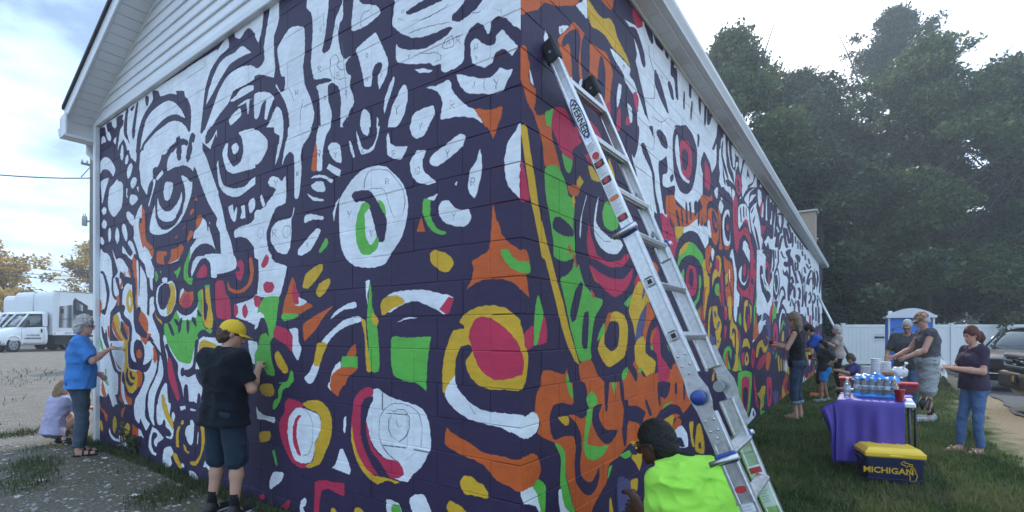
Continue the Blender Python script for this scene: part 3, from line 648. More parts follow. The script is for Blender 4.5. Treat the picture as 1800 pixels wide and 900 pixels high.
MURAL_SIDE = """
O 0 -2 810 176 97 -19 -31 -33 -19 -25 -14 -37 -15 -18 -19 -26 -17 -15 -12 -3 7
W 0 155 875 19 16 17 15 3 -32 -15 -1
Y 0 191 906 19 0 21 -3 23 2 29 15 19 -4 13 -14 33 -11 27 -18 -34 1 -45 -2 -36 6 -29 -4 -21 -6 -11 9
O 0 237 935 59 32 -4 -26 -9 -5 -23 -3
W 0 101 807 0 7 13 9 17 7 -13 -14 -13 -11
O 0 145 844 14 2 25 -3 -10 -14 -5 -29 7 -32 -9 -5 -4 25 6 39 -10 11 -18 -9 -23 -20 -9 -15 5 -4 17 13 7 -17 3 -31 -10 -7 -13 -5 -9 21 -8 18 -4 11 12 14 22 20
W 0 57 776 5 14 6 -5 6 -13 -10 -5
O 0 204 838 38 7 23 5 18 -9 13 -15 -7 -24 -6 -28 0 -40 -12 -2 -11 19 2 31 3 31 -11 22 -12 -2 -8 -24 -6 -31 -26 -1 0 37
R 0 265 758 18 11 2 -35 -13 -1
O 0 -1 737 14 6 3 -12 6 -9 -4 -15 5 -10 13 -2 0 -18 -4 -11 10 -5 18 7 8 -8 2 -9 -25 -9 -14 17 -15 10 -10 16 -7 12
W 0 20 717 5 -5 6 -14 -8 3
G 0 60 670 12 9 14 7 -6 -32 -12 -4
R 0 86 687 28 11 17 -7 14 -16 -65 -21
R 0 184 702 15 8 21 -3 11 -3 -42 -14
W 0 131 748 10 7 4 -8 14 -1 8 16 9 4 -7 -21 -14 -6
W 1 348 951 27 -1 22 -11 15 -25 -7 -17 23 -30 23 -26 17 -26 21 -25 665 221 -75 -1 -290 4 -153 -5 -70 -3 -123 -10 -23 -24
P 0 375 950 30 12 23 -9 23 -18 8 -17 -4 -13 -16 1 -19 20 -23 13
P 0 439 1005 25 7 29 -6 13 -21 -9 -11 -21 5
P 0 502 1008 26 3 38 -5 0 -16 -47 -5
P 0 580 1010 20 3 5 -24 -20 -1
P 0 626 1005 26 11 -5 -26 22 3 5 -36 6 -32 -17 -3 -16 38 -26 2
P 0 511 919 8 10 28 -10 28 -21 30 -31 -10 -5 -48 15 -32 19
P 0 600 931 15 12 21 -8 11 -23 -21 -4
P 0 720 961 12 -2 -2 -40 -12 2
P 0 769 1006 20 6 -3 -43 -20 -1
P 0 789 962 13 -2 -11 -49 -11 7
P 0 856 1007 29 7 -8 -58 -18 13
P 0 922 1012 23 -3 -13 -66 -18 6
P 0 952 1003 24 -8 33 12 -25 -34 -24 -24 -15 15
P 0 658 855 57 17 11 -5 -74 -24
P 0 1079 1006 36 8 -3 -19 -33 -11
R 0 390 994 22 3 27 -3 4 -9 -31 -18 -22 10
W 0 283 866 32 4 60 0 -3 -15 25 -4 31 -22 23 -20 -31 -11 -15 22 -51 14 -13 11 -39 9
R 0 390 826 15 10 15 -10 -8 -28 -11 7
W 0 321 818 13 2 -3 -20 -16 -29 -4 14
R 0 315 765 13 10 0 -39 -17 -6
R 0 354 766 14 8 9 -8 -3 -15 -20 -7
W 0 361 796 22 -1 3 -23 -11 -7
W 0 412 798 39 11 25 -6 13 -14 -69 -23
Y 0 -1 631 14 6 10 -33 11 -32 11 -40 15 -33 16 -33 -23 -3 -8 24 -14 35 -9 21 -9 33 -9 32
R 0 -2 579 5 8 8 -17 9 -31 -22 -6
O 0 45 646 33 11 2 -14 12 -19 13 -22 -17 1 -28 -8 -5 26
G 0 60 590 12 9 20 6 13 -5 17 -15 5 -10 4 -7 14 -2 5 -12 -5 -28 5 -24 0 -27 -62 -7 -4 22 -12 40 -10 28
P 0 82 517 6 10 17 3 26 -6 14 -7 0 -9 -23 -4 -21 1 -17 4
O 0 127 490 7 2 11 -13 5 -6 -12 3
O 0 127 582 14 5 16 4 12 -1 -10 -16 -23 -3
Y 1 157 598 10 11 14 -7 -12 -12 -12 1
Y 0 141 567 6 5 5 -9 -7 -10
R 0 84 659 66 22 14 -11 10 -6 -29 -20 -2 -18 -16 0 -18 3 -12 11
G 0 109 627 18 -1 16 -1 -5 -16 -9 -7 -11 6
R 0 179 650 10 -2 53 25 -11 -30 -27 -5
Y 0 197 631 13 4 21 -9 11 -9 -32 -4
Y 0 277 668 25 -24 0 -13 -19 -4 -6 21
R 0 150 681 70 24 34 -14 -44 -6 -41 -13
W 0 189 580 2 -2 -15 -28 -7 -40 -4 4 4 25
W 0 237 591 -6 -21 -5 -20 5 -9 23 -8 35 -7 39 3 13 -9 -26 -18 -38 -4 -35 6 -22 16 -2 26 8 28
G 0 265 588 24 -1 26 -16 3 -20 -29 -11 -29 4 -9 20
R 0 199 540 8 -22 24 -33 -29 -3 -11 24
R 0 383 584 7 -15 -2 -14 -9 6
W 1 348 702 35 2 37 66 641 214 0 -76 -35 -57 -50 -30 -77 -24 0 -56 -43 -25 -14 -37 -79 -16 -127 16 -46 -10 5 -51 -48 4 -19 -35 -52 -6 -48 29 0 23 -16 25 -22 17 -29 20
P 0 348 748 72 24 -4 -39 -19 -31 -14 3 7 -13 22 -20 -7 -13 -15 8 -36 26
P 0 432 741 19 6 34 -20 26 -29 8 -35 28 -35 9 -36 10 -66 -38 -5 -17 63 0 34 17 0 -17 33 -18 48 -50 25
P 0 538 733 28 14 24 13 10 -26 -10 -13 -24 -9 0 -23 29 1 57 18 -5 -26 -52 -15 -5 -37 -15 -3 -19 38 -18 46
P 0 636 821 22 27 80 34 64 -5 40 -25 0 -43 -40 -71 -51 -28 -60 -5 -44 28 -11 41
W 0 658 824 16 12 17 -47 12 -32 48 -9 25 3 -13 -11 -60 0 -34 22 -17 33
R 0 691 817 18 18 54 11 32 -20 0 -41 -32 -34 -48 2 -24 29
P 0 703 800 23 19 31 0 6 -24 -18 -25 -30 -2
P 0 524 794 23 14 38 -4 15 -15 -10 -12 -34 -1
P 0 849 896 21 -1 -11 -31 -13 -3
P 0 480 792 22 7 2 -23
P 0 615 718 21 15 8 -8 -18 -16
P 0 899 853 15 14 31 -5 48 -24 68 66 0 82 73 25 -19 -69 19 -94 39 -36 83 5 -63 -24 -132 -28 -35 5 -66 -19 -46 10 -7 30 -30 32
R 0 914 833 23 12 39 -20 8 -35 -16 -21 -31 1 -20 28
W 0 1035 785 26 19 14 -14 -23 -25
W 0 669 611 57 13 116 47 57 19 15 -49 31 -24 -31 -21 -44 26 -81 2 -74 -20
O 0 590 669 57 14 16 -18 52 0 127 14 57 27 -29 17 29 18 110 21 -16 -21 -48 -26 0 -33 -60 -31 -43 12 -79 -32 -48 -12 -57 -10 -32 15 -36 3
P 0 658 647 16 6 23 -37 -11 -9
P 0 697 661 12 -1 11 -37 -11 2
P 0 736 683 15 3 6 -46 -12 -9
P 0 769 690 17 6 5 -42 -15 -3
P 0 815 700 20 12 18 -4 -11 -29 -20 -12
P 0 610 627 11 2 37 -37 -11 -5
P 0 856 685 14 -1 -7 -36 -14 5
P 0 892 684 10 -18 -6 -28 -11 10
R 0 552 623 43 -2 20 14 43 -43 33 -19 -22 -34 -103 -13 0 45
P 0 587 584 10 31 4 -16 -4 -30
P 0 610 617 11 6 37 -35 -13 -2
G 0 485 634 8 -11 13 -22 -6 -13
G 0 511 584 31 -17 5 -9 -28 6
Y 0 652 608 63 11 0 -15 -41 -23 -16 7
P 0 658 537 11 33 46 31 74 23 67 -1 58 -27 31 -24
Y 0 691 552 24 20 54 19 7 -10 -73 -35
G 0 703 546 73 42 66 2 65 -23
W 1 925 946 137 46 615 12 215 -11 -967 -226
P 0 1071 996 40 14 37 -17 -9 -16 -19 -8 -14 -35 -13 -8 -5 -17 0 -30 14 -27 -14 -25 23 -18 -189 -44 0 98 30 -3 31 -10 20 -19 50 39 5 45 -26 -7 -16 -8 -9 5 25 26 26 27
R 0 922 841 30 1 27 -21 4 -32 -16 -14 -45 -10
W 0 1049 926 10 7 -6 -19 -21 -5
P 0 1115 937 14 24 14 7 -9 -45 24 -16 29 -14 35 -28 -25 -2 -39 17 -29 19 -14 16
P 0 1172 990 25 15 20 -3 -10 -22 0 -27 20 -17 21 -23 42 -12 17 -32 -59 12 -51 19 -10 24 -10 29
P 0 1217 1002 52 2 -6 -30 11 -25 16 -24 22 6 11 32 -11 11 23 26 -12 -23 58 5 0 -28 24 -21 25 29 12 24 38 21 13 -1 -38 -37 -25 -37 0 -20 12 -25 -130 -31 11 39 0 22 -33 -2 -32 6 -26 30
W 0 1329 931 6 21 28 10 0 -12 -40 -33
P 0 1139 891 9 -13 29 -38 -15 -6 -23 24
P 0 1217 864 95 4 23 -7 -108 -25 -50 13
R 0 1323 890 40 30 42 -2 25 -19 0 -15 -107 -25
P 0 1352 883 17 19 22 -10 2 -17 -41 -10
P 1 1540 987 21 -11 35 -18 -49 1 -27 -17 6 20
P 0 1677 1001 23 -6 -38 -35 -59 -28 -83 -25 41 21 86 32 22 22
P 0 1739 991 75 18 -17 -39 -58 -14
P 1 925 769 967 228 132 -3 0 -259 -1099 -146
R 0 944 774 31 7 -8 -13 -19 1
W 0 1032 786 39 18 4 -23 -13 -15 -21 5
W 0 1115 784 19 -3 -5 -7 -14 2
W 0 1158 824 90 22 15 -32 -31 7 -55 -3
W 0 1274 846 38 0 6 -7 -28 -33 -16 13
R 0 1335 859 23 13 65 15 -6 -21 -30 -17 -35 2
P 0 1358 867 35 11 0 -15 -30 -5
W 1 1405 848 18 5 0 -8 -30 -9
W 0 1436 890 111 26 -67 -39 -32 -22
W 0 1480 856 53 31 70 29 120 42 -134 -54 -22 -42 -6 -20 -41 4
W 0 1589 877 28 23 99 26 -39 -21 -103 -47
W 0 1764 959 75 5 18 -38 -35 -22 -17 -13 -33 8 -16 26
R 0 1323 842 40 -23 -11 -32 0 -37 17 -22 30 -10 81 32 53 4 56 -18 14 -23 59 -28 -59 -7 -42 32 -68 13 -51 -10 -49 -26 -24 -40 -46 -6 -16 43 -17 50 -5 47 5 29
W 0 1369 798 36 21 50 14 51 8 55 -10 13 -24 15 -25 21 -35 -36 11 -27 25 -54 0 -51 -27 -49 -26 -24 13
P 0 1399 806 18 1 13 -48 -19 2
P 0 1455 823 19 1 6 -38 -19 -1
P 0 1506 831 14 -3 0 -32 -14 3
R 0 1436 752 31 21 53 13 34 -10 20 -16 -41 12 -53 -4
W 0 1589 817 14 25 59 29 77 27 -16 -23 65 -34 34 -30 17 -36 53 -13 -53 -53 -67 -6 -64 34 -46 19 -45 20 -14 22
P 0 1610 832 52 33 0 -11 -37 -24
P 0 1647 803 45 31 8 -7 -38 -32
P 0 1617 770 30 -11 61 -45 -23 -3 -38 20
P 0 1677 786 31 3 64 -33 50 -49 -34 -5 -49 31
R 0 1839 919 62 13 -9 -38 -26 -27 -44 -8 -8 28
W 0 1848 864 35 62 18 -21 -9 -39 -35 -8
R 0 1839 820 90 9 66 21 -66 -33 -46 -29 -44 -4
O 0 960 711 31 13 41 2 43 -9 9 -33 0 -36 -35 -27 -42 9 -32 27 -23 25
P 0 1003 718 29 3 34 -23 9 -24 -26 -17 -33 11 -17 26
R 0 987 690 12 -20 25 -13 -25 -4 -16 18
R 0 1020 700 12 -6 -8 -12 -8 9
O 0 1036 693 26 -4 0 -13 -21 1
O 0 1075 736 31 2 5 -32 0 -39 23 -45 -50 -7 18 29 -5 43
W 0 1106 771 42 -9 -28 -32 -36 15
O 0 922 741 53 10 24 15 8 -16 -40 -13 -23 -17 -3 -44 -19 -4
W 0 956 680 19 4 16 -28 4 -22 -28 6 -15 22
W 0 922 645 38 -6 -8 -23 -30 -13
W 0 1134 706 14 25 29 23 50 10 10 -23 -30 8 -40 -23 -9 -29 9 -25 30 -14 35 5 10 35 0 -42 -35 -15 -49 -2 -19 24
R 0 1187 702 20 13 15 -7 -5 -12 -20 -6
O 0 944 590 23 18 24 5 8 -15
O 0 1158 637 49 4 30 7 -20 -21 -45 -6
W 0 1455 658 6 34 32 10 54 -8 14 -22
W 1 2034 993 114 -2 391 8 583 -18 668 -4 52 -3 -2037 -270 87 58 0 21 74 21 58 0 124 3 44 20 0 48 -168 -10
W 1 1957 863 9 86 39 41 0 -119
P 0 2071 965 10 -40 -20 -37 49 9 21 37 -10 42
P 1 2112 980 21 -39 52 11 -22 40
P 0 1997 972 10 -104 99 -38 117 77 23 84 -85 -17 -21 -81 -34 -50 -23 40 -10 105
P 0 2228 981 23 -41 -23 -59 -22 -52 63 10 24 53 24 61 -24 42
P 0 2362 957 44 17 47 3 12 -33 -39 -36 -31 4 -33 21 13 31 -85 -16 -12 -31 40 -23 173 16 69 50 -16 38 -138 -11 -104 -33
P 0 2332 895 100 6 79 29 -27 -39 -52 -8
P 0 2251 871 23 -31 -46 -58 65 7 48 61 -24 32
P 0 2349 797 50 61 50 29 -85 -9 -50 -31 -48 -60
P 0 2424 796 79 63 53 26 -88 -9 -54 -27 -75 -62
P 0 2514 922 28 -41 57 -39 63 -8 104 21 -58 7 -58 37 -29 42
P 0 2599 931 88 -36 62 -23 119 21 -66 23 -93 37
P 0 2667 970 154 -38 -1 -44 107 16 -1 47 -166 40
P 0 2900 958 34 -41 -34 -42 83 10 36 45 -36 42
P 1 3046 960 37 -39 79 13 -38 39
P 1 3198 957 0 -55 85 12 0 55
P 1 3320 965 21 -48 91 12 -22 50
P 1 3450 965 23 -36 96 14 -23 36
P 0 1883 748 83 31 58 25 82 -4 75 19 11 56 -107 -45 -119 0 -56 -22 -18 -28
P 0 1857 711 17 36 55 11 37 -13 58 30 41 -36
W 1 1723 698 2228 298 1098 51 358 -497 -3684 -114
P 1 925 591 814 109 -16 -264 -798 -25
O 0 922 591 69 10 -8 -20 -23 -7 4 -19 23 -8 -8 -17 -27 1 -15 21
W 0 991 601 33 4 -4 -15 -13 -22 -12 15
Y 0 979 563 20 -2 0 -11 -16 -3 4 8
Y 0 922 554 22 -27 23 -14 8 -30 -15 -19 -38 -1
O 0 922 483 34 3 -12 -33 -7 -26 -15 -1
R 0 1053 584 31 3 9 -22 -9 -25 -26 0 -17 19
Y 0 1049 588 35 7 31 -8 5 -22 -18 -34 -18 0 9 21 0 28
Y 0 1011 529 30 20 52 -10 13 -5 -40 -6 -34 -12 -25 -23
R 0 1106 529 23 31 10 -35 9 -39 10 -35 19 -33 -19 -1 -19 31 -24 45
G 0 1036 483 13 20 30 6 14 -11 -9 -27 -35 0
O 0 1079 490 14 8 13 -23 23 -41 -23 19 -22 18
O 0 1148 604 49 -10 51 -1 37 -22 5 -40 -5 -110 -48 -1 -10 48 10 15 -30 34 -10 25 -30 13 -14 32
W 0 1222 567 15 -5 2 -37 -12 8
Y 0 1172 542 35 10 0 -25 -30 -19
O 0 1167 501 50 8 52 -20 -11 -14 -61 1 -20 10
Y 0 1197 469 40 9 21 -15 5 -42 -46 -2
R 0 1172 485 25 -5 10 -22 -20 3
P 0 1207 540 15 -3 52 -47 5 -14 -21 8
W 0 1237 611 26 26 22 3 27 -35 23 -26 11 -31 0 -39 47 -17 -12 -35 -23 -33 -57 -2 0 65 6 58 -17 36 -16 25
R 1 1335 647 23 3 -6 -20
W 1 1461 664 121 16 7 -51 -56 13
R 0 1596 682 66 9 15 -38 31 4 -16 -30 39 -28 -31 -25 -23 -31 -15 -29 -15 -48 -44 17 -70 7 -103 2 -25 11 -36 8 -6 26 42 -19 75 -5 81 22 28 34 14 43
P 0 1603 562 44 13 30 -20 -15 -10 -52 7
P 0 1561 540 28 -20 14 -10 -29 4
P 0 1662 640 23 -17 -23 -13
P 0 1358 566 23 35 208 26 0 -41 -56 -53 -66 -21 -62 11 -36 15
W 0 1375 563 18 19 43 20 -6 -31 0 -23 37 -7 53 12 27 29 20 31 -34 -54 -40 -24 -38 -3 -50 9
R 0 1455 591 25 21 26 -2 0 -29 -26 -15 -19 8
R 0 1561 599 16 5 -16 -37 -21 -4
R 0 1417 499 25 -6 -12 -34 -7 20
Y 0 1474 466 32 12 41 2 -14 -35 -40 -17 -13 20
Y 0 1567 470 36 -9 29 -29 -29 -1 -14 21
R 0 1506 452 27 6 0 -29 -33 -1
G 0 1677 433 31 55 39 43 -8 -41 -31 -56
P 0 1822 644 52 2 18 -28 -53 -14 53 -20 37 -28 136 -10 41 -17 -41 -22 -60 -16 -58 22 -55 16 -35 10 -35 36 -17 34
P 0 1874 707 36 17 238 32 -21 -86 -42 -34 42 14 21 -25 -83 -46 -41 -10 -95 6 -19 23 19 64 37 32 -37 11
R 0 1966 678 58 1 41 -25 0 -56 -41 -19 -9 28 9 39 -39 9 -28 -22 -10 15
P 0 1966 644 58 15 20 -30 -20 -37 -48 12 -19 20
W 0 1929 652 28 35 -10 -70 38 -28 59 -12 -39 -8 -76 21 -9 30
R 1 2005 715 39 5 0 -16
G 0 1920 571 46 -12 39 -17 -39 4
G 1 2065 579 20 -9 -31 -15
P 0 2155 754 22 -65 -33 -36 52 4 34 38 -22 66
P 1 2217 762 23 -39 41 6 -23 39
P 0 2318 776 12 -55 -47 -30 49 4 50 31 -12 57
P 0 2192 616 23 36 92 41 74 -28 25 -53 -50 -61 -72 -33 -92 2 -22 40
W 0 2203 589 34 45 70 38 49 -17 12 -46 -61 -61 -70 9
P 0 2237 634 70 16 37 -43 -60 -50 -47 21
G 0 2181 588 34 26 22 2 -34 -33
W 0 2181 533 79 -23 96 41 0 -29 -72 -11 -69 0
R 0 2106 446 42 55 33 32 11 -40 -22 -45
G 0 2192 493 45 -15 47 -26 -103 -3
P 0 2203 507 129 10 -25 -33 -23 -32 -24 27
P 0 2381 567 51 25 79 17 84 -13 43 -28 -43 -18 -56 35 -81 -2 -77 -45 -25 -30
P 0 2432 519 79 34 113 10 0 -19 -85 -12 -81 -31 -52 -16
P 0 2356 454 25 30 130 27 113 -22 59 -25 -88 -3 -56 17 -81 -10 -26 -12
P 0 2624 805 120 32 129 17 -33 -38 136 -8 -35 -39 -166 -26 -151 -20 -85 6 56 22 149 13 -31 24
P 0 2432 782 83 -20 99 7 19 10 -70 -7 -79 20
P 0 2511 700 84 -11 88 24 61 -14 31 -45 -92 20 -144 -2
P 0 2710 771 46 -42 0 -56 -46 -68 15 -64 102 6 -17 64 49 70 0 59 -49 45
P 0 2851 667 23 13 37 -14 -129 -30 -35 -44 122 6 31 42 143 34 -103 26 -176 -30
P 0 2893 793 35 -47 107 -38 101 13 -111 37 -35 47
P 0 3085 847 155 24 168 -3 -86 -43 -200 4
P 0 3077 808 108 -8 -37 -37 23 -2 -33 26 38 34 -106 -10 -37 -36 42 -29 178 23 43 45 -127 11
P 0 3022 725 74 -38 82 -13 126 18 -77 10 -77 38
P 0 3228 757 165 -30 50 -31 212 28 52 41 -135 -10 -44 -37 25 -7 -40 30 -178 32
P 0 2858 636 128 -14 -1 -50 128 7 -2 55 -154 17
P 0 2862 580 48 28 100 23 -68 1 -105 -25 -51 -29
P 0 3219 647 78 -21 -41 -47 134 6 44 51 -90 25
P 0 2879 515 27 39 64 -36 83 7 -147 39 -104 -51
P 0 3165 542 25 21 34 -51 115 5 -48 57 -211 -28
P 0 3488 678 0 -87 -45 -75 110 3 47 77 0 91
P 0 3917 730 110 63 209 66 51 -13 -2 -85 186 14 -1 91 -334 -4 -258 -78 -108 -62
P 0 4009 727 112 52 163 23 -73 3 -200 -30 -116 -54
P 0 4087 654 -86 14 100 -33 -167 -50 150 2 189 57 -141 42 -201 -37
P 1 3573 822 97 -35 139 16 -103 37
P 0 3738 859 243 -9 257 45 -104 -1 -99 -26 -193 9
P 1 3630 920 49 -35 121 16 -52 35
P 1 3444 920 45 -28 111 15 -48 29
P 1 3887 920 111 -31 137 19 -118 30
P 0 4430 843 68 -53 -133 -68 159 8 146 73 -73 57
P 0 4642 899 149 -47 -149 -87 178 11 162 92 -162 51
P 0 4962 997 82 -123 -82 -138 176 11 89 143 -89 127
P 0 4367 683 131 -26 -132 -52 158 4 146 58 -148 30
P 1 4726 657 76 -97 167 6 -81 101
P 0 3728 655 -50 -85 102 -58 126 6 -106 58 53 87
P 1 4244 620 64 -78 139 6 -67 80
P 1 925 430 806 33 0 -59 1044 51 2828 19 147 -546 -4825 322
W 1 2744 505 2478 102 185 -158 -964 -56 -601 49 -298 44 -769 -15
Y 0 960 390 15 34 24 10 -12 -23 -12 -31 0 -37 -8 -18 -11 20
Y 0 1011 434 55 2 5 -23 40 -18 14 -20 -23 -31 18 -6 -27 -24 -27 -14 -17 3 9 25 -9 17 -8 15 17 6 -26 6 -16 23
V 0 1028 420 21 1 9 -15 -17 -5 -13 9
V 0 1062 372 17 18 23 1 -9 -14 -27 -13
V 0 979 347 12 6 25 -10 25 2 0 -30 -25 -15 -25 17
V 0 1066 328 22 6 -4 -9
R 0 1162 440 30 -5 5 -30 -30 -9 -9 24
Y 1 1167 441 20 0 0 -15
R 0 1158 373 29 7 5 -16 -25 -27 -11 -6
Y 0 1217 443 46 2 6 -28 -32 -22 -20 18
W 0 1301 446 57 3 -23 -55 -28 9 -11 21
G 0 1375 397 24 33 24 -19 0 -31
Y 0 1474 453 32 2 -13 -43 27 -28 13 -19 -27 -9 -39 25
Y 0 1589 458 36 2 -8 -45 -14 -27 -7 35
R 0 1547 422 20 8 22 -29 -15 -30 -34 8
Y 0 1248 390 26 24 16 -21 56 -16 35 -34 0 -35 -12 -35 0 -52 -90 6 33 24 23 38 -45 23 -21 20 -32 9
P 0 1269 343 5 24 27 5 34 -12 0 -51 -12 -29 -16 10 11 38 -17 30 -16 -5
Y 0 1279 334 11 21 22 -7 0 -31 -22 -2
R 0 1363 365 42 -13 0 -17 -36 0
V 0 1393 332 18 10 6 -45 -12 -30 -18 31
Y 0 1436 299 31 30 39 5 41 -3 35 -22 7 -17 -56 12 -66 -1
G 0 1143 282 24 22 50 7 10 -14 -40 -5 20 -17 41 -41 -21 -1 -40 13 -34 22
G 0 1227 314 36 -20 -5 -28 -21 17
O 0 1177 283 30 10 5 -27 -5 -28 -30 0
G 0 1296 262 27 18 6 -5
G 0 1369 226 12 47 24 -21 25 -34 -61 3
W 0 929 282 15 -1 12 10 19 -15 -15 -29 -38 2
O 1 1011 244 13 13 12 0 0 -15
W 0 1062 249 9 14 22 -3 4 -13 -13 -8 -22 1
Y 0 1487 258 33 23 34 -9 13 -28 -34 -14 -40 5
P 0 1506 258 20 12 14 -14 -14 -15
R 0 1423 274 57 11 -13 -49 -25 -1 -12 21
G 0 1677 462 31 1 -16 -60 -30 -31 7 45
O 0 1662 366 69 69 8 -31 33 -29 25 -20 -89 -32 -54 9
W 0 1739 465 336 14 -10 -46 -118 12 -73 -39 92 8 99 -34 -41 -10 -114 21 -53 -30 -69 -9 -16 41 67 22 9 21 -76 -8
V 0 1848 406 44 31 55 8 77 -20 61 -35 -10 -111 -51 -2 0 68 -19 25 -58 25 19 22 -56 12
W 0 1639 319 23 10 46 -9 -61 -7
P 0 1632 313 173 33 105 42 56 1 39 -28 0 -42 -39 -28 -56 11 -18 28 -120 -16 -95 -16
Y 0 1739 300 66 19 69 5 36 -22 56 -11 39 12 0 -22 -58 -17 -55 8 -35 19 -52 1 -49 -39 -40 4
R 1 1910 336 37 -4 -9 -12
R 0 1617 264 37 35 38 -27 -15 -44 -30 -18 -30 26
P 0 1647 277 15 -4 -3 -28 -18 7
R 0 1805 245 87 11 93 3 -19 -28 -74 -24 -104 -9 -57 15
O 0 1976 237 29 31 90 -9 11 -34 -82 -44 -58 13
R 0 2065 442 41 38 64 3 -43 -56 -42 -37
G 0 2181 483 103 4 -12 -56 -80 -9 -44 -28
R 0 2181 344 22 51 57 11 72 -27 -13 -71 -59 -38 -57 5
P 0 2226 337 34 31 24 -32 -24 -24 -23 1
G 0 2138 311 21 -34 44 -29 -33 8
G 0 2249 226 35 33 23 -22 -35 -12
W 0 2381 415 77 54 67 17 70 -13 58 -33 -58 22 -70 9 -54 -17 -39 -38 -26 -66
G 0 2445 380 66 38 56 1 42 -30 -70 14 -68 -34
Y 0 2471 313 40 52 56 -7 0 -43 -56 -10
Y 0 2332 229 49 5 25 -77 -50 3
Y 0 2432 210 39 6 13 -64 -39 2
Y 0 2539 206 56 -11 0 -50 -56 4
G 0 2624 217 29 -17 -29 -14
R 0 2653 247 30 -16 -59 -14
P 1 3224 521 41 -35 116 5 -42 37
P 1 3821 546 54 -62 155 6 -56 63
P 1 4235 569 63 -108 159 4 -67 111
P 1 4568 577 0 -122 177 3 0 126
P 1 4869 589 -40 -148 194 2 43 154
R 0 4008 483 177 10 0 -79 -149 -2
O 0 3738 486 52 -45 0 -63 -77 41
Y 0 3896 358 170 16 -58 -82
R 0 2775 382 131 -41 -33 -50
G 0 3122 295 159 -30 -81 -62
Y 0 3452 329 187 -42 -95 -68
V 0 2941 255 144 -48 -74 -49
W 0 4008 248 58 -1 -30 -76
O 0 4443 393 212 -73 -143 -107
R 0 4885 383 249 -66 -168 -90
O 0 -1 465 8 4 7 -2 5 -8 2 -6 -22 -2
G 0 -1 451 20 2 4 -7 -2 -8 -22 -2
O 0 -1 435 13 2 4 -13 4 -19 -6 3 -15 8
Y 0 -1 366 8 -12 4 -9 5 -14 1 -14 -5 -24 -5 -7 -8 -3
R 0 -1 335 8 -18 -3 -14 -5 -2
G 0 43 410 12 -19 2 -10 -12 -36 -13 -6 0 26 4 29
R 0 9 356 22 11 0 -28 -15 -5 -7 7
R 0 42 341 16 40 8 -16 0 -21 -17 -4
Y 1 57 468 19 2 16 -31 22 -35 17 -39 19 -31 17 -29 -17 7 -23 25 -18 28 -17 38 -18 34
G 0 88 472 62 8 0 -16 7 -4 7 6 5 -11 15 -20 26 -12 16 -6 28 -3 -6 -11 -22 -17 -11 -20 -8 -36 3 -16 -21 -5 -22 3 -17 27 -14 26 -5 14 -13 30 -13 29 17 6 19 12 6 17 -29 -8 -26 2
P 0 136 388 14 31 19 19 10 -3 -5 -16 -19 -40 -14 -5
P 0 176 366 8 23 15 2 0 -20 -5 -38 -10 -3 -10 8
O 0 143 479 7 1 7 -17 -5 -2
O 0 207 429 11 -5 5 -8 -11 1
R 0 199 486 32 -6 52 -6 58 8 27 17 11 10 -25 -3 -26 -14 -51 -9 -35 4 -16 2
R 0 202 470 35 -9 52 -6 52 3 34 17 15 10 -7 -23 -29 -24 -46 -16 -31 5 -35 13 -32 16
O 0 199 470 16 -15 22 -13 -17 3
G 0 348 413 35 18 -8 -19 -14 -6
R 0 397 458 23 19 8 -11 -23 -22
Y 0 368 398 15 28 29 30 31 8 59 8 26 18 -9 -41 -43 -30 -48 -28 -8 -43 31 0 68 -41 -8 -40 -43 -3 -25 14 -38 13 -8 34 8 14 -15 34
V 0 443 435 16 84 26 3 -21 -65
V 0 401 339 11 23 39 35 25 16 -17 -39 -31 -32
O 0 476 500 35 10 27 -13 -27 -36 -43 -33
O 0 459 368 17 48 35 -23 -18 -25 -42 -29
P 0 207 330 8 31 16 20 23 15 35 10 52 1 27 -12 18 -27 -3 -42 -29 -29 58 -32 -22 -1 -42 14 -14 -20 -69 6 -11 16 -23 9 -19 20
Y 0 234 327 8 17 18 13 0 -20 29 -14 26 12 9 21 -6 19 -35 2 6 15 26 4 33 -7 17 -22 -4 -32 -13 -24 -65 -16 -29 12
O 0 260 357 5 20 12 15 12 0 -6 -15 -21 -23
G 0 231 342 11 19 18 13 0 -17
P 0 262 351 21 25 32 0 9 -20 -9 -26 -26 -7 -24 11
O 0 164 304 15 6 31 0 21 -24 11 -6 23 -16 -86 7
O 0 341 257 7 21 27 9 22 13 31 -19 23 -16 60 5 8 -28
G 0 334 271 7 13 20 7 4 -9 -17 -15
P 0 361 296 22 2 29 -21 0 -17 -15 4
G 0 416 282 12 4 11 -5 -11 -7
O 0 51 282 4 20 21 0 25 -6 17 -2 7 8 0 -26
G 0 122 276 3 20 11 -21
O 0 511 267 94 4 184 44 13 -98 -291 25
P 0 468 338 8 24 26 19 17 9 28 -12 -45 -19 -17 -33 34 -16 19 -23 -36 14 -34 11
R 0 497 332 31 40 19 -22 9 -45 49 -25 10 -10 -10 -19 -39 -13 -28 12 -10 56
P 0 542 375 43 4 62 -57 -21 -53 -60 36
O 0 485 338 26 27 8 -6 -22 -27
G 1 489 326 13 3 0 -9
G 0 590 330 15 -7 10 -13
R 0 566 423 49 16 0 -16 -40 -9
O 0 715 299 61 13 26 -23 -39 -28 -18 -10
O 0 738 396 90 13 57 22 0 -32 -43 -20 -79 6
R 0 562 594 68 12 21 -18 16 -8 0 -11 -13 -24 -8 -31 5 -23 11 -34 -16 -1 -46 40 -14 37 -12 10
P 0 588 510 7 26 8 -2 -3 -34
P 0 588 589 12 0 -2 -19
Y 0 649 609 69 12 5 -13 -28 -15 -22 0
G 1 667 587 20 1 -20 -14
W 0 718 610 23 13 202 37 23 -39 -42 -26 -33 15 -48 15 -46 -1 -44 -8
P 0 654 492 -3 41 11 28 33 27 46 23 56 13 52 1 49 -18 30 -17 0 -73 -15 -43 -251 -17
Y 0 681 543 14 19 40 20 36 10 0 -7 -36 -23
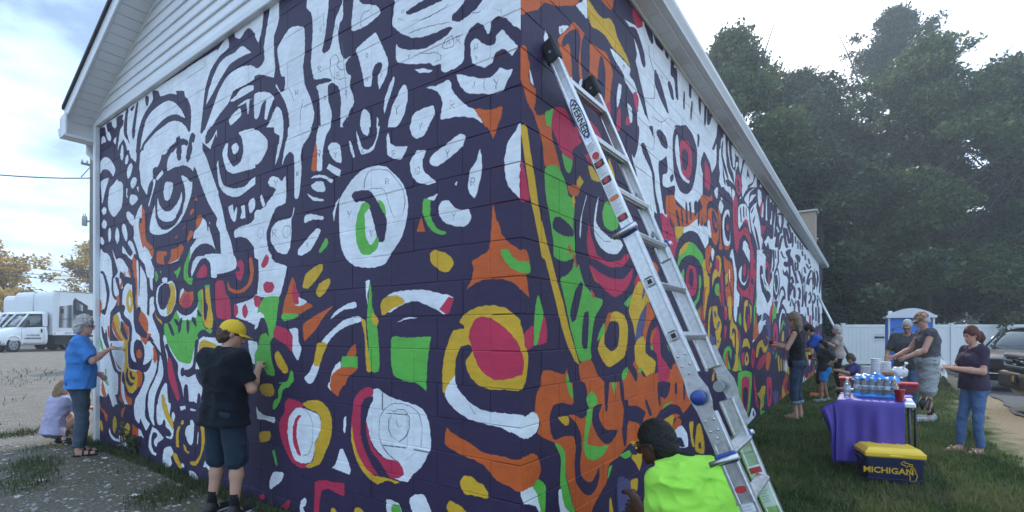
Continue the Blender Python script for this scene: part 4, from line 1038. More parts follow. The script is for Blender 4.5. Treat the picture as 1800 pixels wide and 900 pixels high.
G 0 676 516 5 26 54 20 40 29 48 1 47 -10 36 -13 3 -27 -18 -2 -35 14 -53 6 -50 -6 -47 -16
G 0 684 484 17 19 25 13 -3 -55 -34 -2
G 0 863 515 21 -8 0 -23 -21 -13
R 0 744 503 15 23 25 7 39 -2 16 -19 0 -43 -86 -6 -12 19
P 0 765 502 13 19 15 3 17 -14 -4 -23 -13 -14 -22 8
Y 0 913 562 15 2 4 -19 19 -22 23 -8 -4 -37 -50 -3 -14 51 -11 13
O 0 935 573 8 25 39 14 16 -7 -8 -17 -16 -12 -12 -24 28 -17 -16 -6 -31 9
W 0 994 588 8 20 29 -7 -17 -31
Y 0 978 564 24 -4 -4 -10 -16 -3
O 0 920 483 23 3 15 -9 -34 -2
V 0 437 422 6 22 11 2 -4 -13
V 0 409 364 11 18 15 16 27 18 8 9 -8 -28 -8 -21 -19 -23 -26 -13
O 0 470 421 42 -25 -8 -11 -25 -15 -13 -18 -23 -1 11 22 8 29
Y 0 409 339 26 9 15 -4 8 -23 8 -8 -57 2
P 0 462 313 0 31 17 26 29 20 27 -13 -14 -7 -26 -10 -12 -25 12 -15 26 -3 14 -6
O 0 485 335 10 23 26 9 -17 -24
R 0 504 334 26 38 5 -60 -23 4 -10 8
G 1 489 321 8 12 7 -14
R 0 567 416 14 10 34 1 -34 -16
R 0 591 398 45 11 18 -16 -34 1
G 0 600 392 15 4 13 -5 -13 -5
P 0 657 460 256 18 -22 -42 -21 -24 -92 -16 -43 12 -51 32
G 0 689 462 40 3 6 -17 24 -15 31 -2 46 15 27 27 11 0 -11 -25 -40 -21 -52 -6 -42 9 -28 16
R 0 756 467 80 6 -13 -14 -39 -9 -19 9
O 0 735 406 43 -9 51 6 41 24 14 7 -14 -28 -21 -19 -39 -10 -39 1 -18 14
G 1 833 409 27 14 -4 -21
O 0 913 478 45 3 -23 -47 -22 -28 -22 -22 7 33 8 29
R 0 888 380 40 4 -8 -18 -22 -2
Y 0 863 359 28 15 -7 -12 -21 -11
Y 0 816 347 27 6 20 -12 -20 -7 -14 2
G 1 843 353 20 5 0 -18
R 0 895 324 33 23 -4 -38 -26 3
Y 0 932 479 30 2 -19 -43 -15 -30 -15 -22 0 16
O 0 51 282 128 -6 597 -49 13 -53 -74 -20 -79 -3 -125 15 -60 -4 -23 -31 -53 10 -47 -13 -51 -7 -12 -30 -55 -34 -55 16 -24 46 -22 57 -17 16 -50 23 7 15 -15 18
P 0 74 235 10 15 25 1 36 -6 0 34 39 -4 10 -21 5 -29 -25 -7 -24 9 -19 2 24 -16 16 -21 3 -21 -5 -25 5 -21 20 -14 21 -3 22 17 3 -16 -14 -18 -22 -5 -25 11 -24 23 -5 31 5 26 -10 17 -27 5 -30 0 -12 15
Y 0 99 231 30 -3 2 -12 -11 -1 -15 9
G 0 191 251 19 8 18 -11 3 -13 -21 -4 -11 3 -8 10
G 0 194 230 21 -3 -5 -13 -16 -35 5 -8 43 -11 35 -4 -23 -13 -34 -2 -26 9 -13 19 3 28
G 0 125 280 13 -1 7 -23 -7 0 -9 11
P 0 212 223 8 9 31 1 -14 -16 5 -13 23 -18 53 -10 -29 -17 -29 3 -29 20 -19 22
P 0 260 269 20 -1 -9 -48 -9 1
P 0 324 264 17 -1 7 -33 17 -2 3 -12 44 -6 47 -19 -12 -10 -8 -23 -19 15 -30 9 -25 2 -7 -40 -10 -3 -11 31 7 39 -13 23
P 0 455 215 13 0 29 -34 -17 1
P 0 533 247 82 -7 -5 -23 -30 -11 -28 8 0 -23 -14 12
P 0 652 237 17 -5 -2 -24 -15 5
P 0 720 228 18 -2 -6 -39 -12 5
G 1 289 267 22 -2 -9 -21
P 0 502 161 45 21 68 7 65 -10 35 -22 48 -28 26 -37 39 -49 -65 20 -12 39 -60 51 -55 11 -61 -5 -47 -5
G 0 561 184 24 10 51 -1 -41 -4
Y 0 547 154 38 7 57 -1 -6 -23 -15 -4 -36 15
G 0 566 148 39 -1 10 -13
O 0 626 129 43 21 34 -12 -12 -16 -44 0
W 0 652 121 51 6 48 -29 6 -34 -99 19
P 0 658 103 45 -7 29 -27 -41 8
Y 0 769 121 39 0 -6 -35 20 -34 -27 9
Y 0 842 106 35 -1 37 -50 0 -40 -86 25 0 34
P 0 856 54 21 0 8 -17 -22 2
W 0 99 119 10 2 9 -29 18 -14 -31 9
G 0 88 193 17 -5 15 -16 2 -35 19 -44 11 -19 -11 3 -23 15 -13 38 2 38
P 0 210 57 55 34 24 25 52 2 49 -13 30 -29 -8 -10 -64 15 -33 3 -4 -57
V 0 315 84 19 3 41 -18 8 -13 0 -22 -8 -15 -34 1 -20 7
Y 0 379 68 37 -4 -4 -24 -26 4
W 0 358 52 32 -3 15 -12 -30 0
G 0 277 116 15 1 -15 -17 -6 -3
G 0 328 128 47 1 8 -12 -29 -1
Y 0 375 144 30 -3 30 -14 4 -33 -15 -16 -19 18 -22 16 7 10
P 0 375 141 11 -2 15 -14 15 -1 -4 -11 -22 4 -15 10
Y 0 280 57 6 3 10 -28 -16 4
W 0 -1 247 12 -3 17 4 11 -5 7 -11 -7 -13 -23 -6 -17 6
O 0 -1 187 15 3 14 1 12 -6 8 -13 1 -11 -7 -8 -14 -8 -19 -1 -10 1
W 0 -1 144 10 1 19 0 14 -16 19 -28 -17 5 -7 9 -18 8 -13 5
G 0 42 152 17 -11 4 -10 -2 -30 -10 3 -7 14 -4 13 -11 13
V 0 1151 183 110 -10 21 -50 0 -54 -42 -11 -31 50 -39 39
W 0 1199 180 31 -18 20 -35 0 -52 -20 12 -11 48
G 1 1304 171 34 -3 -6 -33 -22 7
G 0 1373 212 248 -16 -14 -95 -29 -46 -81 -21 -64 16 -49 42
R 0 1433 188 145 -11 -21 -84 -34 -42 -39 -4 -39 25
P 0 1458 147 52 4 40 -20 -13 -41 -40 -27 -39 41
W 0 1310 43 11 18 40 4 47 -24 -35 -20 -35 6
W 0 1578 25 58 31 60 -19 16 -19 -46 -8 -169 -10 67 14
P 0 1643 30 23 14 23 -23 -23 -5
R 0 1666 193 62 -79 48 -75 -32 7 -48 45
Y 0 1744 101 66 5 52 16 90 -8 -18 -39 -55 -46 -69 -6 17 40 -51 26
G 0 1862 53 17 34 46 -11 -19 -50
R 0 1991 146 142 -11 0 -107 -63 -22 -60 23
P 0 2040 97 30 4 31 -29 -41 -32
V 0 2176 64 187 -14 -25 -66 -117 10
R 0 2363 150 50 -76 26 -69
Y 0 2492 3 0 53 82 42 0 -100
G 0 1827 21 107 -17 -55 -5 -61 5
W 0 909 279 64 1 -3 -26 -16 -5 -38 18
Y 0 1010 231 24 11 -8 -29 -25 2
O 0 1010 237 16 20 13 -1
O 0 1051 224 26 2 9 -26 27 24 28 -20 -5 -13 -50 5
W 0 3653 -10 94 35 98 -59 -98 -43
Y 0 3241 -82 85 37 84 -58 -84 -22
G 0 4547 98 71 24 66 -33 -66 -27
Y 0 2666 -41 64 30 70 -50 -70 -34
G 0 3677 203 53 51 59 -51 -59 -46
G 0 4958 167 74 31 70 -36 -70 -30
Y 0 3815 180 101 36 110 -48 -110 -38
W 0 3026 202 57 23 62 -23 -62 -19
O 0 3551 33 90 20 93 -29 -93 -15
O 0 3285 150 76 34 78 -46 -78 -38
W 0 4853 -125 78 34 81 -34 -81 0
R 0 3043 51 52 18 53 -25 -53 -16
R 0 4931 188 74 46 76 -54 -76 -48
O 0 2985 70 86 21 89 -29 -89 -15
V 0 2436 -69 52 20 53 -36 -53 -21
O 0 2594 177 77 15 82 -26 -82 -17
R 0 4243 18 94 19 97 -38 -97 -25
G 0 2438 -87 68 24 72 -40 -72 -21
O 0 2967 172 79 24 86 -27 -86 -20
R 0 2933 192 93 34 100 -41 -100 -32
Y 0 4217 208 77 19 86 -28 -86 -23
R 0 3202 -110 93 47 97 -62 -97 0
R 0 3880 140 72 25 74 -39 -74 -33
O 0 4358 50 71 43 67 -58 -67 -49
Y 0 3309 67 80 35 83 -41 -83 -30
O 0 4157 -12 91 41 94 -54 -94 -40
W 0 3815 -65 70 54 76 -60 -76 -45
W 0 2950 206 87 28 95 -38 -95 -30
O 0 2831 167 71 34 77 -44 -77 -36
R 0 3714 -24 96 30 101 -40 -101 -23
W 0 3845 -116 107 35 107 -44 -107 0
Y 0 2676 139 85 25 89 -33 -89 -22
Y 0 3993 189 100 33 99 -44 -99 -37
G 0 3483 -57 68 40 70 -59 -70 -45
O 0 3202 16 63 43 64 -46 -64 -36
R 0 5018 167 112 21 108 -28 -108 -23
Y 0 3465 104 71 38 73 -45 -73 -37
W 0 2784 -67 50 30 52 -38 -52 -25
W 0 4519 -19 87 50 90 -61 -90 -48
O 0 2519 73 61 34 66 -41 -66 -31
R 0 3132 -29 83 17 83 -38 -83 -23
Y 0 3071 92 61 17 64 -28 -64 -18
V 0 4659 234 61 40 69 -43 -69 -39
G 0 2933 -53 75 24 81 -42 -81 -23
R 0 3288 -1 69 42 75 -53 -75 -40
O 0 2805 -96 70 29 75 -41 -75 -17
V 0 2913 -81 57 20 62 -27 -62 -13
R 0 2792 257 56 30 57 -33 -57 -29
W 0 2818 -77 84 21 88 -36 -88 -16
W 0 3980 140 79 53 88 -58 -88 -49
W 0 3629 -16 64 35 62 -50 -62 -39
O 0 3920 26 97 12 95 -28 -95 -14
R 0 4083 23 59 29 60 -33 -60 -25
Y 0 2546 22 55 27 60 -38 -60 -25
Y 0 3863 -100 89 40 93 -59 -93 -6
Y 0 3832 -10 97 25 107 -45 -107 -27
R 0 2368 -11 68 35 74 -46 -74 -29
O 0 2590 100 71 28 74 -39 -74 -28
W 0 3173 59 55 43 57 -47 -57 -38
Y 0 4253 -13 57 51 64 -50 -64 -41
Y 0 3893 228 100 29 105 -30 -105 -25
V 0 2562 174 87 14 89 -28 -89 -18
Y 0 4279 213 68 42 76 -42 -76 -37
V 0 2858 64 58 22 57 -36 -57 -27
O 0 3164 143 77 37 85 -40 -85 -30
W 0 2583 163 71 40 76 -43 -76 -35
W 0 3487 23 68 38 70 -43 -70 -32
R 0 2837 -90 85 38 89 -56 -89 -17
O 0 2649 18 76 8 80 -29 -80 -13
R 0 2573 51 59 46 58 -50 -58 -40
P 0 3002 500 41 46 12 -44 -26 -45
P 0 4671 310 111 57 38 -59 -75 -56
P 0 4380 810 82 90 28 -81 -56 -87
P 0 3164 431 61 40 20 -39 -43 -40
P 0 3302 328 66 56 21 -56 -46 -56
P 0 3487 426 45 43 19 -42 -34 -41
P 0 4074 306 43 47 15 -47 -29 -47
P 0 5231 796 74 51 23 -44 -53 -50
P 0 2891 638 42 32 14 -28 -28 -31
P 0 4998 491 97 57 28 -55 -63 -57
P 0 3336 326 46 66 14 -67 -32 -65
P 0 3669 694 41 61 12 -57 -29 -60
P 0 4751 356 102 61 32 -61 -71 -61
P 0 2999 378 50 54 18 -54 -33 -53
P 0 2880 345 50 35 17 -35 -34 -35
P 0 3361 732 53 30 14 -23 -32 -28
P 0 4696 793 80 86 25 -78 -56 -83
P 0 3653 669 36 77 12 -74 -24 -76
P 0 4274 523 84 69 33 -66 -60 -67
P 0 4918 459 73 78 27 -76 -54 -77
P 0 3446 737 56 76 18 -70 -37 -74
P 0 4479 764 51 46 17 -41 -34 -44
P 0 3998 432 71 44 19 -42 -43 -42
P 0 3649 449 40 35 12 -34 -24 -33
P 0 4624 375 121 66 44 -65 -87 -66
P 0 4300 716 53 78 21 -73 -37 -78
P 0 3677 449 57 59 21 -57 -41 -59
P 0 4473 839 86 88 29 -77 -58 -85
P 0 4088 353 59 80 15 -80 -35 -80
P 0 4237 484 63 41 21 -39 -42 -39
P 0 4931 406 136 39 49 -37 -91 -39
P 0 3083 701 52 58 16 -52 -34 -57
P 0 3601 608 72 50 24 -45 -48 -49
P 0 3781 733 77 32 27 -24 -53 -31
P 0 4202 344 82 84 26 -85 -52 -84
P 0 3055 523 37 57 12 -55 -24 -57
P 0 3532 712 54 55 19 -49 -39 -54
P 0 4222 395 88 85 32 -84 -63 -83
P 0 3278 528 62 37 21 -34 -42 -36
P 0 4536 348 58 83 24 -83 -42 -83
K 0 475 961 8 -21 26 -19 85 17 2 1 -84 -16 -26 19 -9 20
K 0 451 841 61 23 0 28 -3 -1 0 -27 -58 -22
K 0 501 820 55 6 49 27 74 9 2 1 -75 -9 -50 -26 -54 -7
K 0 113 816 -3 0 -3 -2 -1 -3 1 -2 3 1 3 3 0 1 -4 -1 0 -1 3 1 -1 -1 -1 -1 -2 -1 -1 2 1 2 2 1 2 0
K 0 343 863 -5 -5 2 -3 6 1 4 5 -2 3 -3 0 -1 -2 2 1 2 -3 -3 -3 -3 -1 -1 2 4 5
K 0 451 744 52 6 9 31 -3 -1 -8 -30 -49 -5
K 1 389 641 61 -27 2 1 -61 27
K 0 209 532 44 -15 30 2 0 1 -29 -2 -44 15
"""
# ---------------------------------------------------------------- the mural: polygons in wall coordinates
PAL = {'W': (.74, .77, .79), 'P': (.032, .019, .060), 'O': (.56, .105, .018), 'Y': (.64, .38, .022), 'G': (.115, .45, .062),
       'R': (.50, .027, .078), 'V': (.085, .085, .19), 'K': (.16, .17, .20)}
def paint(data, w, h, u0, u1, v0, v1, warp):
    """fills the shapes into a w x h picture of u0..u1, v0..v1"""
    keys = 'PWOYGRVK'; img = np.zeros((h, w), np.uint8)
    for tok in data.strip().splitlines():
        c = keys.index(tok[0]); st = tok[2] == '1'
        q = np.cumsum(np.array(tok[4:].split(), float).reshape(-1, 2), 0) * .004
        a, b_, c_, d = np.roll(q, 1, 0), q, np.roll(q, -1, 0), np.roll(q, -2, 0); L = []
        for t in np.linspace(0, 1, 9)[:-1]:
            ln = b_ + (c_ - b_) * t
            cr = .5 * ((2 * b_) + (-a + c_) * t + (2 * a - 5 * b_ + 4 * c_ - d) * t * t + (-a + 3 * b_ - 3 * c_ + d) * t ** 3)
            L.append(ln if st else .62 * cr + .38 * ln)
        q = np.stack(L, 1).reshape(-1, 2)
        U = np.maximum(q[:, 0], -1) / (np.maximum(q[:, 0], -1) + 6) if warp else q[:, 0]
        P = np.stack([(U - u0) / (u1 - u0) * w, (q[:, 1] - v0) / (v1 - v0) * h], 1)
        if not st: P = P + .6 * np.stack([np.sin(P[:, 1] * .35 + P[:, 0] * .21), np.sin(P[:, 0] * .31 - P[:, 1] * .17)], 1)
        x, y = P[:, 0], P[:, 1]; x2, y2 = np.roll(x, -1), np.roll(y, -1)
        r0, r1 = int(max(0, math.floor(y.min()))), int(min(h - 1, math.ceil(y.max())))
        if r1 < r0: continue
        rows = np.arange(r0, r1 + 1) + .5
        lo, hi = np.minimum(y, y2), np.maximum(y, y2)
        A = (rows[:, None] >= lo) & (rows[:, None] < hi)
        with np.errstate(divide='ignore', invalid='ignore'):
            X = x + (rows[:, None] - y) * ((x2 - x) / (y2 - y))
        for i in range(len(rows)):
            xs = np.sort(X[i][A[i]])
            for k in range(0, len(xs) - 1, 2):
                a = int(max(0, round(xs[k]))); b = int(min(w, round(xs[k + 1])))
                if b > a: img[r0 + i, a:b] = c
    pal = np.array([PAL[k] for k in keys]); g = np.where(pal <= .0031308, pal * 12.92, 1.055 * pal ** (1 / 2.4) - .055)
    px = np.ones((h, w, 4), np.float32); px[..., :3] = g[img]
    return px
def mural_image(name, px):
    h, w = px.shape[:2]
    im = bpy.data.images.new(name, w, h); im.colorspace_settings.name = 'sRGB'
    im.pixels.foreach_set(px.ravel()); im.update(); im.pack(); return im
IMF = mural_image('front_mural', paint(MURAL_FRONT, 2240, 1408, 0, 7.0, -.1, 4.3, False))
IMS = mural_image('side_mural', paint(MURAL_SIDE, 2900, 1344, 0, .80, -.1, 4.1, True))
def mural_mat(name, im, D, warp, rng, rough_bump):
    m = bpy.data.materials.new(name); m.use_nodes = True; nt = m.node_tree; b = nt.nodes['Principled BSDF']
    g = N(nt, 'ShaderNodeNewGeometry')
    def dot(v):
        n = N(nt, 'ShaderNodeVectorMath', operation='DOT_PRODUCT'); nt.links.new(g.outputs['Position'], n.inputs[0]); n.inputs[1].default_value = v
        return n.outputs['Value']
    s = math_(nt, 'SUBTRACT', dot(tuple(D)), C0.dot(D))
    s = math_(nt, 'MAXIMUM', s, 0.0)
    z = dot((0, 0, 1))
    u = math_(nt, 'DIVIDE', s, math_(nt, 'ADD', s, 6.0)) if warp else s
    u = math_(nt, 'DIVIDE', math_(nt, 'SUBTRACT', u, rng[0]), rng[1] - rng[0]); v = math_(nt, 'DIVIDE', math_(nt, 'SUBTRACT', z, rng[2]), rng[3] - rng[2])
    c = N(nt, 'ShaderNodeCombineXYZ'); nt.links.new(u, c.inputs[0]); nt.links.new(v, c.inputs[1])
    it = N(nt, 'ShaderNodeTexImage', image=im, extension='EXTEND', interpolation='Linear'); nt.links.new(c.outputs[0], it.inputs[0])
    n1 = N(nt, 'ShaderNodeTexNoise', i_Scale=3.0, i_Detail=6.0, i_Roughness=.7); nt.links.new(g.outputs['Position'], n1.inputs[0])
    n2 = N(nt, 'ShaderNodeTexNoise', i_Scale=130.0, i_Detail=3.0); nt.links.new(g.outputs['Position'], n2.inputs[0])
    n3 = N(nt, 'ShaderNodeTexNoise', i_Scale=55.0, i_Detail=2.0); nt.links.new(g.outputs['Position'], n3.inputs[0])
    col = mixc(nt, 1.0, it.outputs[0], ramp(nt, n1.outputs[0], [(.25, (.80, .80, .82)), (.75, (1.10, 1.10, 1.10))]), 'MULTIPLY')
    mpp = N(nt, 'ShaderNodeMapping'); mpp.inputs['Scale'].default_value = (9, 9, 42); nt.links.new(g.outputs['Position'], mpp.inputs[0])
    n4 = N(nt, 'ShaderNodeTexNoise', i_Scale=1.0, i_Detail=3.0); nt.links.new(mpp.outputs[0], n4.inputs[0])
    col = mixc(nt, 1.0, col, ramp(nt, n4.outputs[0], [(.3, (.90, .90, .90)), (.7, (1.06, 1.06, 1.06))]), 'MULTIPLY')
    # pits and thin spots where the block shows through the paint
    pit = ramp(nt, n2.outputs[0], [(.66, (0, 0, 0)), (.74, (1, 1, 1))])
    col = mixc(nt, math_(nt, 'MULTIPLY', pit, .30), col, (.20, .20, .22))
    nt.links.new(col, b.inputs['Base Color'])
    b.inputs['Roughness'].default_value = .62; b.inputs['Specular IOR Level'].default_value = .35
    hsum = math_(nt, 'ADD', math_(nt, 'MULTIPLY', n2.outputs[0], .6), math_(nt, 'MULTIPLY', n3.outputs[0], .7))
    bp = N(nt, 'ShaderNodeBump', i_Strength=rough_bump, i_Distance=.005); nt.links.new(hsum, bp.inputs['Height']); nt.links.new(bp.outputs[0], b.inputs['Normal'])
    return m
MF = mural_mat('mural_front_paint', IMF, DL, False, (0, 7.0, -.1, 4.3), .35)
MS = mural_mat('mural_side_paint', IMS, DR, True, (0, .80, -.1, 4.1), .55)
# ---------------------------------------------------------------- the painted block building
LF, LS = 6.68, 21.6                    # lengths of the front and of the side wall
ZT_F, ZT_S = 4.13, 4.02                # top of the painted wall under the siding / under the soffit
BLD = empty('painted_building', C0, 0, 'long concrete block building with a colourful half painted mural and white siding gable', 'building')
def wm(o):
    m = o.matrix_basis.copy()
    return m if o.parent is None else wm(o.parent) @ o.matrix_parent_inverse @ m
def attach(o, parent):
    """parents o and leaves it where it was built, in world coordinates"""
    o.parent = parent; o.matrix_parent_inverse = wm(parent).inverted(); return o
def child(name, mb, m, parent=BLD, **k):
    return attach(mb.build(name, m, None, **k), parent)
GAP = .003
def wallmesh(D, Nn, L, zt):
    mb = MB(); a = C0 - Nn * GAP
    mb.prism([(GAP if D is DR else GAP, -.4), (L, -.4), (L, zt), (GAP, zt)], D, Vector((0, 0, 1)), -Nn, a, .19)
    return mb
FW = child('front_wall', wallmesh(DL, NL, LF, ZT_F), MF)
SW = child('side_wall', wallmesh(DR, NR, LS, ZT_S), MS)
# blocks: 8 x 16 inch units, running bond, corner units alternating
def block_mesh(L, Hh, m, j=.0022):
    """front face in the xz plane looking along -y, edges eased, joint recessed"""
    bm = bmesh.new(); b = .003; d = GAP + .004
    def ring(x0, x1, z0, z1, y): return [bm.verts.new((x, y, z)) for x, z in ((x0, z0), (x1, z0), (x1, z1), (x0, z1))]
    f = ring(j + b, L - j - b, j + b, Hh - j - b, 0); e = ring(j, L - j, j, Hh - j, b * .7); r = ring(j, L - j, j, Hh - j, d)
    bm.faces.new(f)
    for p, q in ((f, e), (e, r)):
        for i in range(4): bm.faces.new((p[i], q[i], q[(i + 1) % 4], p[(i + 1) % 4]))
    bmesh.ops.recalc_face_normals(bm, faces=bm.faces[:])
    me = bpy.data.meshes.new('block'); bm.to_mesh(me); bm.free(); me.materials.append(m); return me
ZB, BH, BL = .512, .2032, .4064
cells = []
for wall, D, Nn, L, zt in (('F', DL, NL, LF, ZT_F), ('S', DR, NR, LS, ZT_S)):
    for k in range(-3, 18):
        z0 = ZB + k * BH; z1 = min(z0 + BH, zt)
        if z1 - z0 < .03: continue
        half = (k % 2 == 0) == (wall == 'F'); s = 0.
        first = True
        while s < L - .02:
            ln = BL / 2 if (first and half) else BL; first = False
            e = min(s + ln, L)
            c = C0 + D * ((s + e) / 2) + Vector((0, 0, (z0 + z1) / 2))
            px, py = 900 + F * c.x / c.y, YH - F * (c.z - H) / c.y
            w_ = abs((C0 + D * e).x / (C0 + D * e).y - (C0 + D * s).x / (C0 + D * s).y) * F; h_ = (z1 - z0) * F / c.y
            vis = -20 < px < 1820 and -h_ * .4 < py < 900 + h_ * .4
            cells.append((w_ * h_ if vis else 0, wall, s, e, z0, z1, vis)); s = e
cells.sort(key=lambda t: -t[0])
cache = {}; rnd = random.Random(4)
rest = {'F': bmesh.new(), 'S': bmesh.new()}
for i, (a, wall, s, e, z0, z1, vis) in enumerate(cells):
    D, Nn, m, par = (DL, NL, MF, FW) if wall == 'F' else (DR, NR, MS, SW)
    jw = rnd.choice((.0016, .0022, .0022, .003, .0042))
    key = (wall, round(e - s, 3), round(z1 - z0, 3), jw)
    if key not in cache: cache[key] = block_mesh(e - s, z1 - z0, m, jw)
    Mx = Matrix.Translation(C0 + D * (s if wall == 'S' else e) + Vector((0, 0, z0))) @ frame(DR if wall == 'S' else -DL, -Nn).to_4x4()
    Mx = Mx @ Matrix.Translation((0, rnd.uniform(-.0022, .0012), 0))
    if i < 300 and a > 0:
        o = bpy.data.objects.new('block', cache[key]); COL.objects.link(o); o.parent = par
        o.matrix_parent_inverse = Matrix.Identity(4); o.matrix_basis = Mx
    else:
        me = cache[key]; bm = rest[wall]; off = [bm.verts.new(Mx @ v.co) for v in me.vertices]
        for p in me.polygons: bm.faces.new([off[j] for j in p.vertices])
for wall, m, nm in (('F', MF, 'block_courses'), ('S', MS, 'block_courses')):
    me = bpy.data.meshes.new(nm); rest[wall].to_mesh(me); rest[wall].free()
    o = attach(link(nm, me, m), BLD); tag(o, kind='stuff')
# walls were built in world coordinates under BLD: give the blocks the same frame
# far walls so that the building is closed
plain = mat('block_plain', (.42, .42, .43), .8, bump=.4)
mb = MB(); mb.box(C0 + DL * LF + DR * LS / 2 - NL * 0 + Vector((0, 0, 1.9)) + DL * -.1, (LS - .02, .19, 4.2), FRR)
child('rear_wall', mb, plain)
mb = MB(); mb.box(C0 + DR * (LS - .1) + DL * LF / 2 + Vector((0, 0, 1.9)), (LF - .6, .19, 4.2), frame(DL, DR)); child('end_wall', mb, plain)
vinyl = mat('vinyl_siding', (.66, .68, .70), .5, bump=.08, bscale=3, var=.13, vscale=1.6)
vinyl2 = mat('white_aluminium', (.62, .64, .66), .45, var=.08, vscale=1.3)
shing = mat('asphalt_shingle', (.06, .06, .065), .9, bump=.8, bscale=60, var=.3, vscale=20)
joint = mat('dark_groove', (.22, .23, .25), .8)
# gable: slope 5/12, ridge at the middle of the front wall
SL = .416; ZG = 4.24; RID = LF / 2
def roof_z(s): return ZG - .02 + SL * (s if s < RID else LF - s)
core = MB(); core.prism([(.0, ZT_F), (LF, ZT_F), (LF, ZG - .05), (RID, roof_z(RID) - .05), (0, ZG - .05)], DL, Vector((0, 0, 1)), -NL, C0 - NL * .02, .12)
child('gable_backing', core, joint)
ex = .115; k = 0; z = ZT_F + .02
while z < roof_z(RID) - .1:
    z1 = z + ex
    def lim(zq): return (max(0, (zq - ZG + .06) / SL), LF - max(0, (zq - ZG + .06) / SL))
    a0, b0 = lim(z); a1, b1 = lim(z1)
    if b1 - a1 < .1: break
    mb = MB(); bm = mb.bm
    def V(s, out, zq): return bm.verts.new(pl(s, out, zq))
    q = [(V(a0, .030, z), V(b0, .030, z)), (V(a0, .034, z + .012), V(b0, .034, z + .012)), (V(a1, .012, z1 + .004), V(b1, .012, z1 + .004)), (V(a1, -.015, z1 + .004), V(b1, -.015, z1 + .004)), (V(a0, -.015, z), V(b0, -.015, z))]
    for i in range(5): bm.faces.new((q[i][0], q[i][1], q[(i + 1) % 5][1], q[(i + 1) % 5][0]))
    bm.faces.new([p[0] for p in q]); bm.faces.new([p[1] for p in q][::-1])
    child('siding_board', mb, vinyl); z = z1; k += 1
mb = MB(); mb.box(pl(LF / 2, .022, ZT_F - .012), (LF - .01, .052, .055), FRL, .006); child('starter_trim', mb, vinyl2)
mb = MB(); mb.box(pl(LF - .015, .015, 2.05), (.075, .075, 4.12), FRL, .008); child('corner_trim', mb, vinyl2)
# rake overhang: soffit panels, fascia and roof edge on both slopes
OV = .28; EAV = .15
def rake(sgn):
    base = LF if sgn > 0 else 0.
    d = (DL * -sgn + Vector((0, 0, SL))).normalized()        # up the slope, towards the ridge
    L = math.hypot(RID + EAV, (RID + EAV) * SL)
    o0 = C0 + DL * (base + sgn * EAV) + Vector((0, 0, ZG - .02 - SL * EAV))
    up = d.cross(NL) if d.cross(NL).z > 0 else NL.cross(d)
    fr = frame(d, NL)
    n = int(L / .14)
    for i in range(n):
        c = o0 + d * (L * (i + .5) / n) + NL * (OV / 2 + .01) - up * .012
        mb = MB(); mb.box(c, (L / n - .006, OV - .03, .016), fr, .003)
        child('soffit_panel', mb, vinyl)
    mb = MB(); mb.box(o0 + d * L / 2 + NL * (OV + .012) + up * .045, (L, .024, .16), fr, .004); child('rake_board', mb, vinyl2)
    mb = MB(); mb.box(o0 + d * L / 2 + NL * .02 - up * .024, (L, .03, .03), fr, .004); child('soffit_trim', mb, vinyl2)
    mb = MB(); mb.box(o0 + d * (L / 2 + .02) + NL * (OV + .03) + up * .135, (L + .06, .02, .03), fr, .003); child('drip_edge', mb, vinyl2)
rake(1); rake(-1)
for sgn in (1, -1):
    base = LF if sgn > 0 else 0.; ea = EAV + .02 if sgn > 0 else .14
    mb = MB(); a = base + sgn * ea
    pts = [(a, ZG + .1 - SL * ea), (RID, ZG + .1 + SL * RID), (RID, ZG + .14 + SL * RID), (a, ZG + .14 - SL * ea)]
    mb.prism(pts, DL, Vector((0, 0, 1)), -NL, C0 + NL * (OV + .05), LS + .4 + OV); child('roof_slope', mb, shing)
# left eave return with gutter and downspout
mb = MB(); mb.box(pl(LF + .085, .165, 3.905), (.20, .37, .03), FRL, .004); child('eave_return', mb, vinyl)
mb = MB(); mb.box(pl(LF + .085, OV + .045, 4.045), (.20, .02, .27), FRL, .004); child('return_face', mb, vinyl2)
mb = MB(); mb.box(pl(LF + .19, .12, 4.04), (.02, .44, .24), FRL, .004); child('eave_fascia', mb, vinyl2)
mb = MB(); mb.prism([(0, 0), (.05, .0), (.075, .05), (.075, .10), (.065, .10), (.06, .06), (.0, .02)], DL, Vector((0, 0, 1)), -NL, C0 + DL * (LF + .20) + NL * .34 + Vector((0, 0, 3.94)), 3.2); child('gutter', mb, vinyl2)
mb = MB(); mb.tube([pl(LF + .22, .03, 3.95), pl(LF + .22, .03, 3.80), pl(LF + .18, -.1, 3.66), pl(LF + .09, -.12, 3.54), pl(LF + .08, -.12, .1)], .045, 8); child('downspout', mb, vinyl2)
# right eave: flat soffit panels, fascia, K-style gutter
n = int(LS / .30)
for i in range(n):
    s0 = LS * i / n; s1 = LS * (i + 1) / n
    if i < 56:
        mb = MB(); mb.box(pr((s0 + s1) / 2, .055, ZT_S + .006), (s1 - s0 - .006, .135, .012), FRR, .002); child('eave_soffit_panel', mb, vinyl)
    last = s0
mb = MB(); mb.box(pr((LS + 56 * LS / n) / 2, .055, ZT_S + .006), (LS - 56 * LS / n, .135, .012), FRR); child('far_eave_soffit', mb, vinyl)
mb = MB(); mb.box(pr(LS / 2 - .15, .128, ZT_S + .075), (LS + .3, .022, .16), FRR, .003); child('eave_fascia', mb, vinyl2)
mb = MB(); mb.prism([(0, 0), (.055, 0), (.062, .02), (.088, .07), (.088, .105), (.078, .105), (.078, .08), (.0, .03)], NR, Vector((0, 0, 1)), DR, pr(-.3, .14, ZT_S + .012), LS + .5); child('gutter', mb, vinyl2)
mb = MB(); mb.box(pr(LS / 2, .012, ZT_S - .012), (LS, .02, .03), FRR, .003); child('soffit_trim', mb, vinyl2)
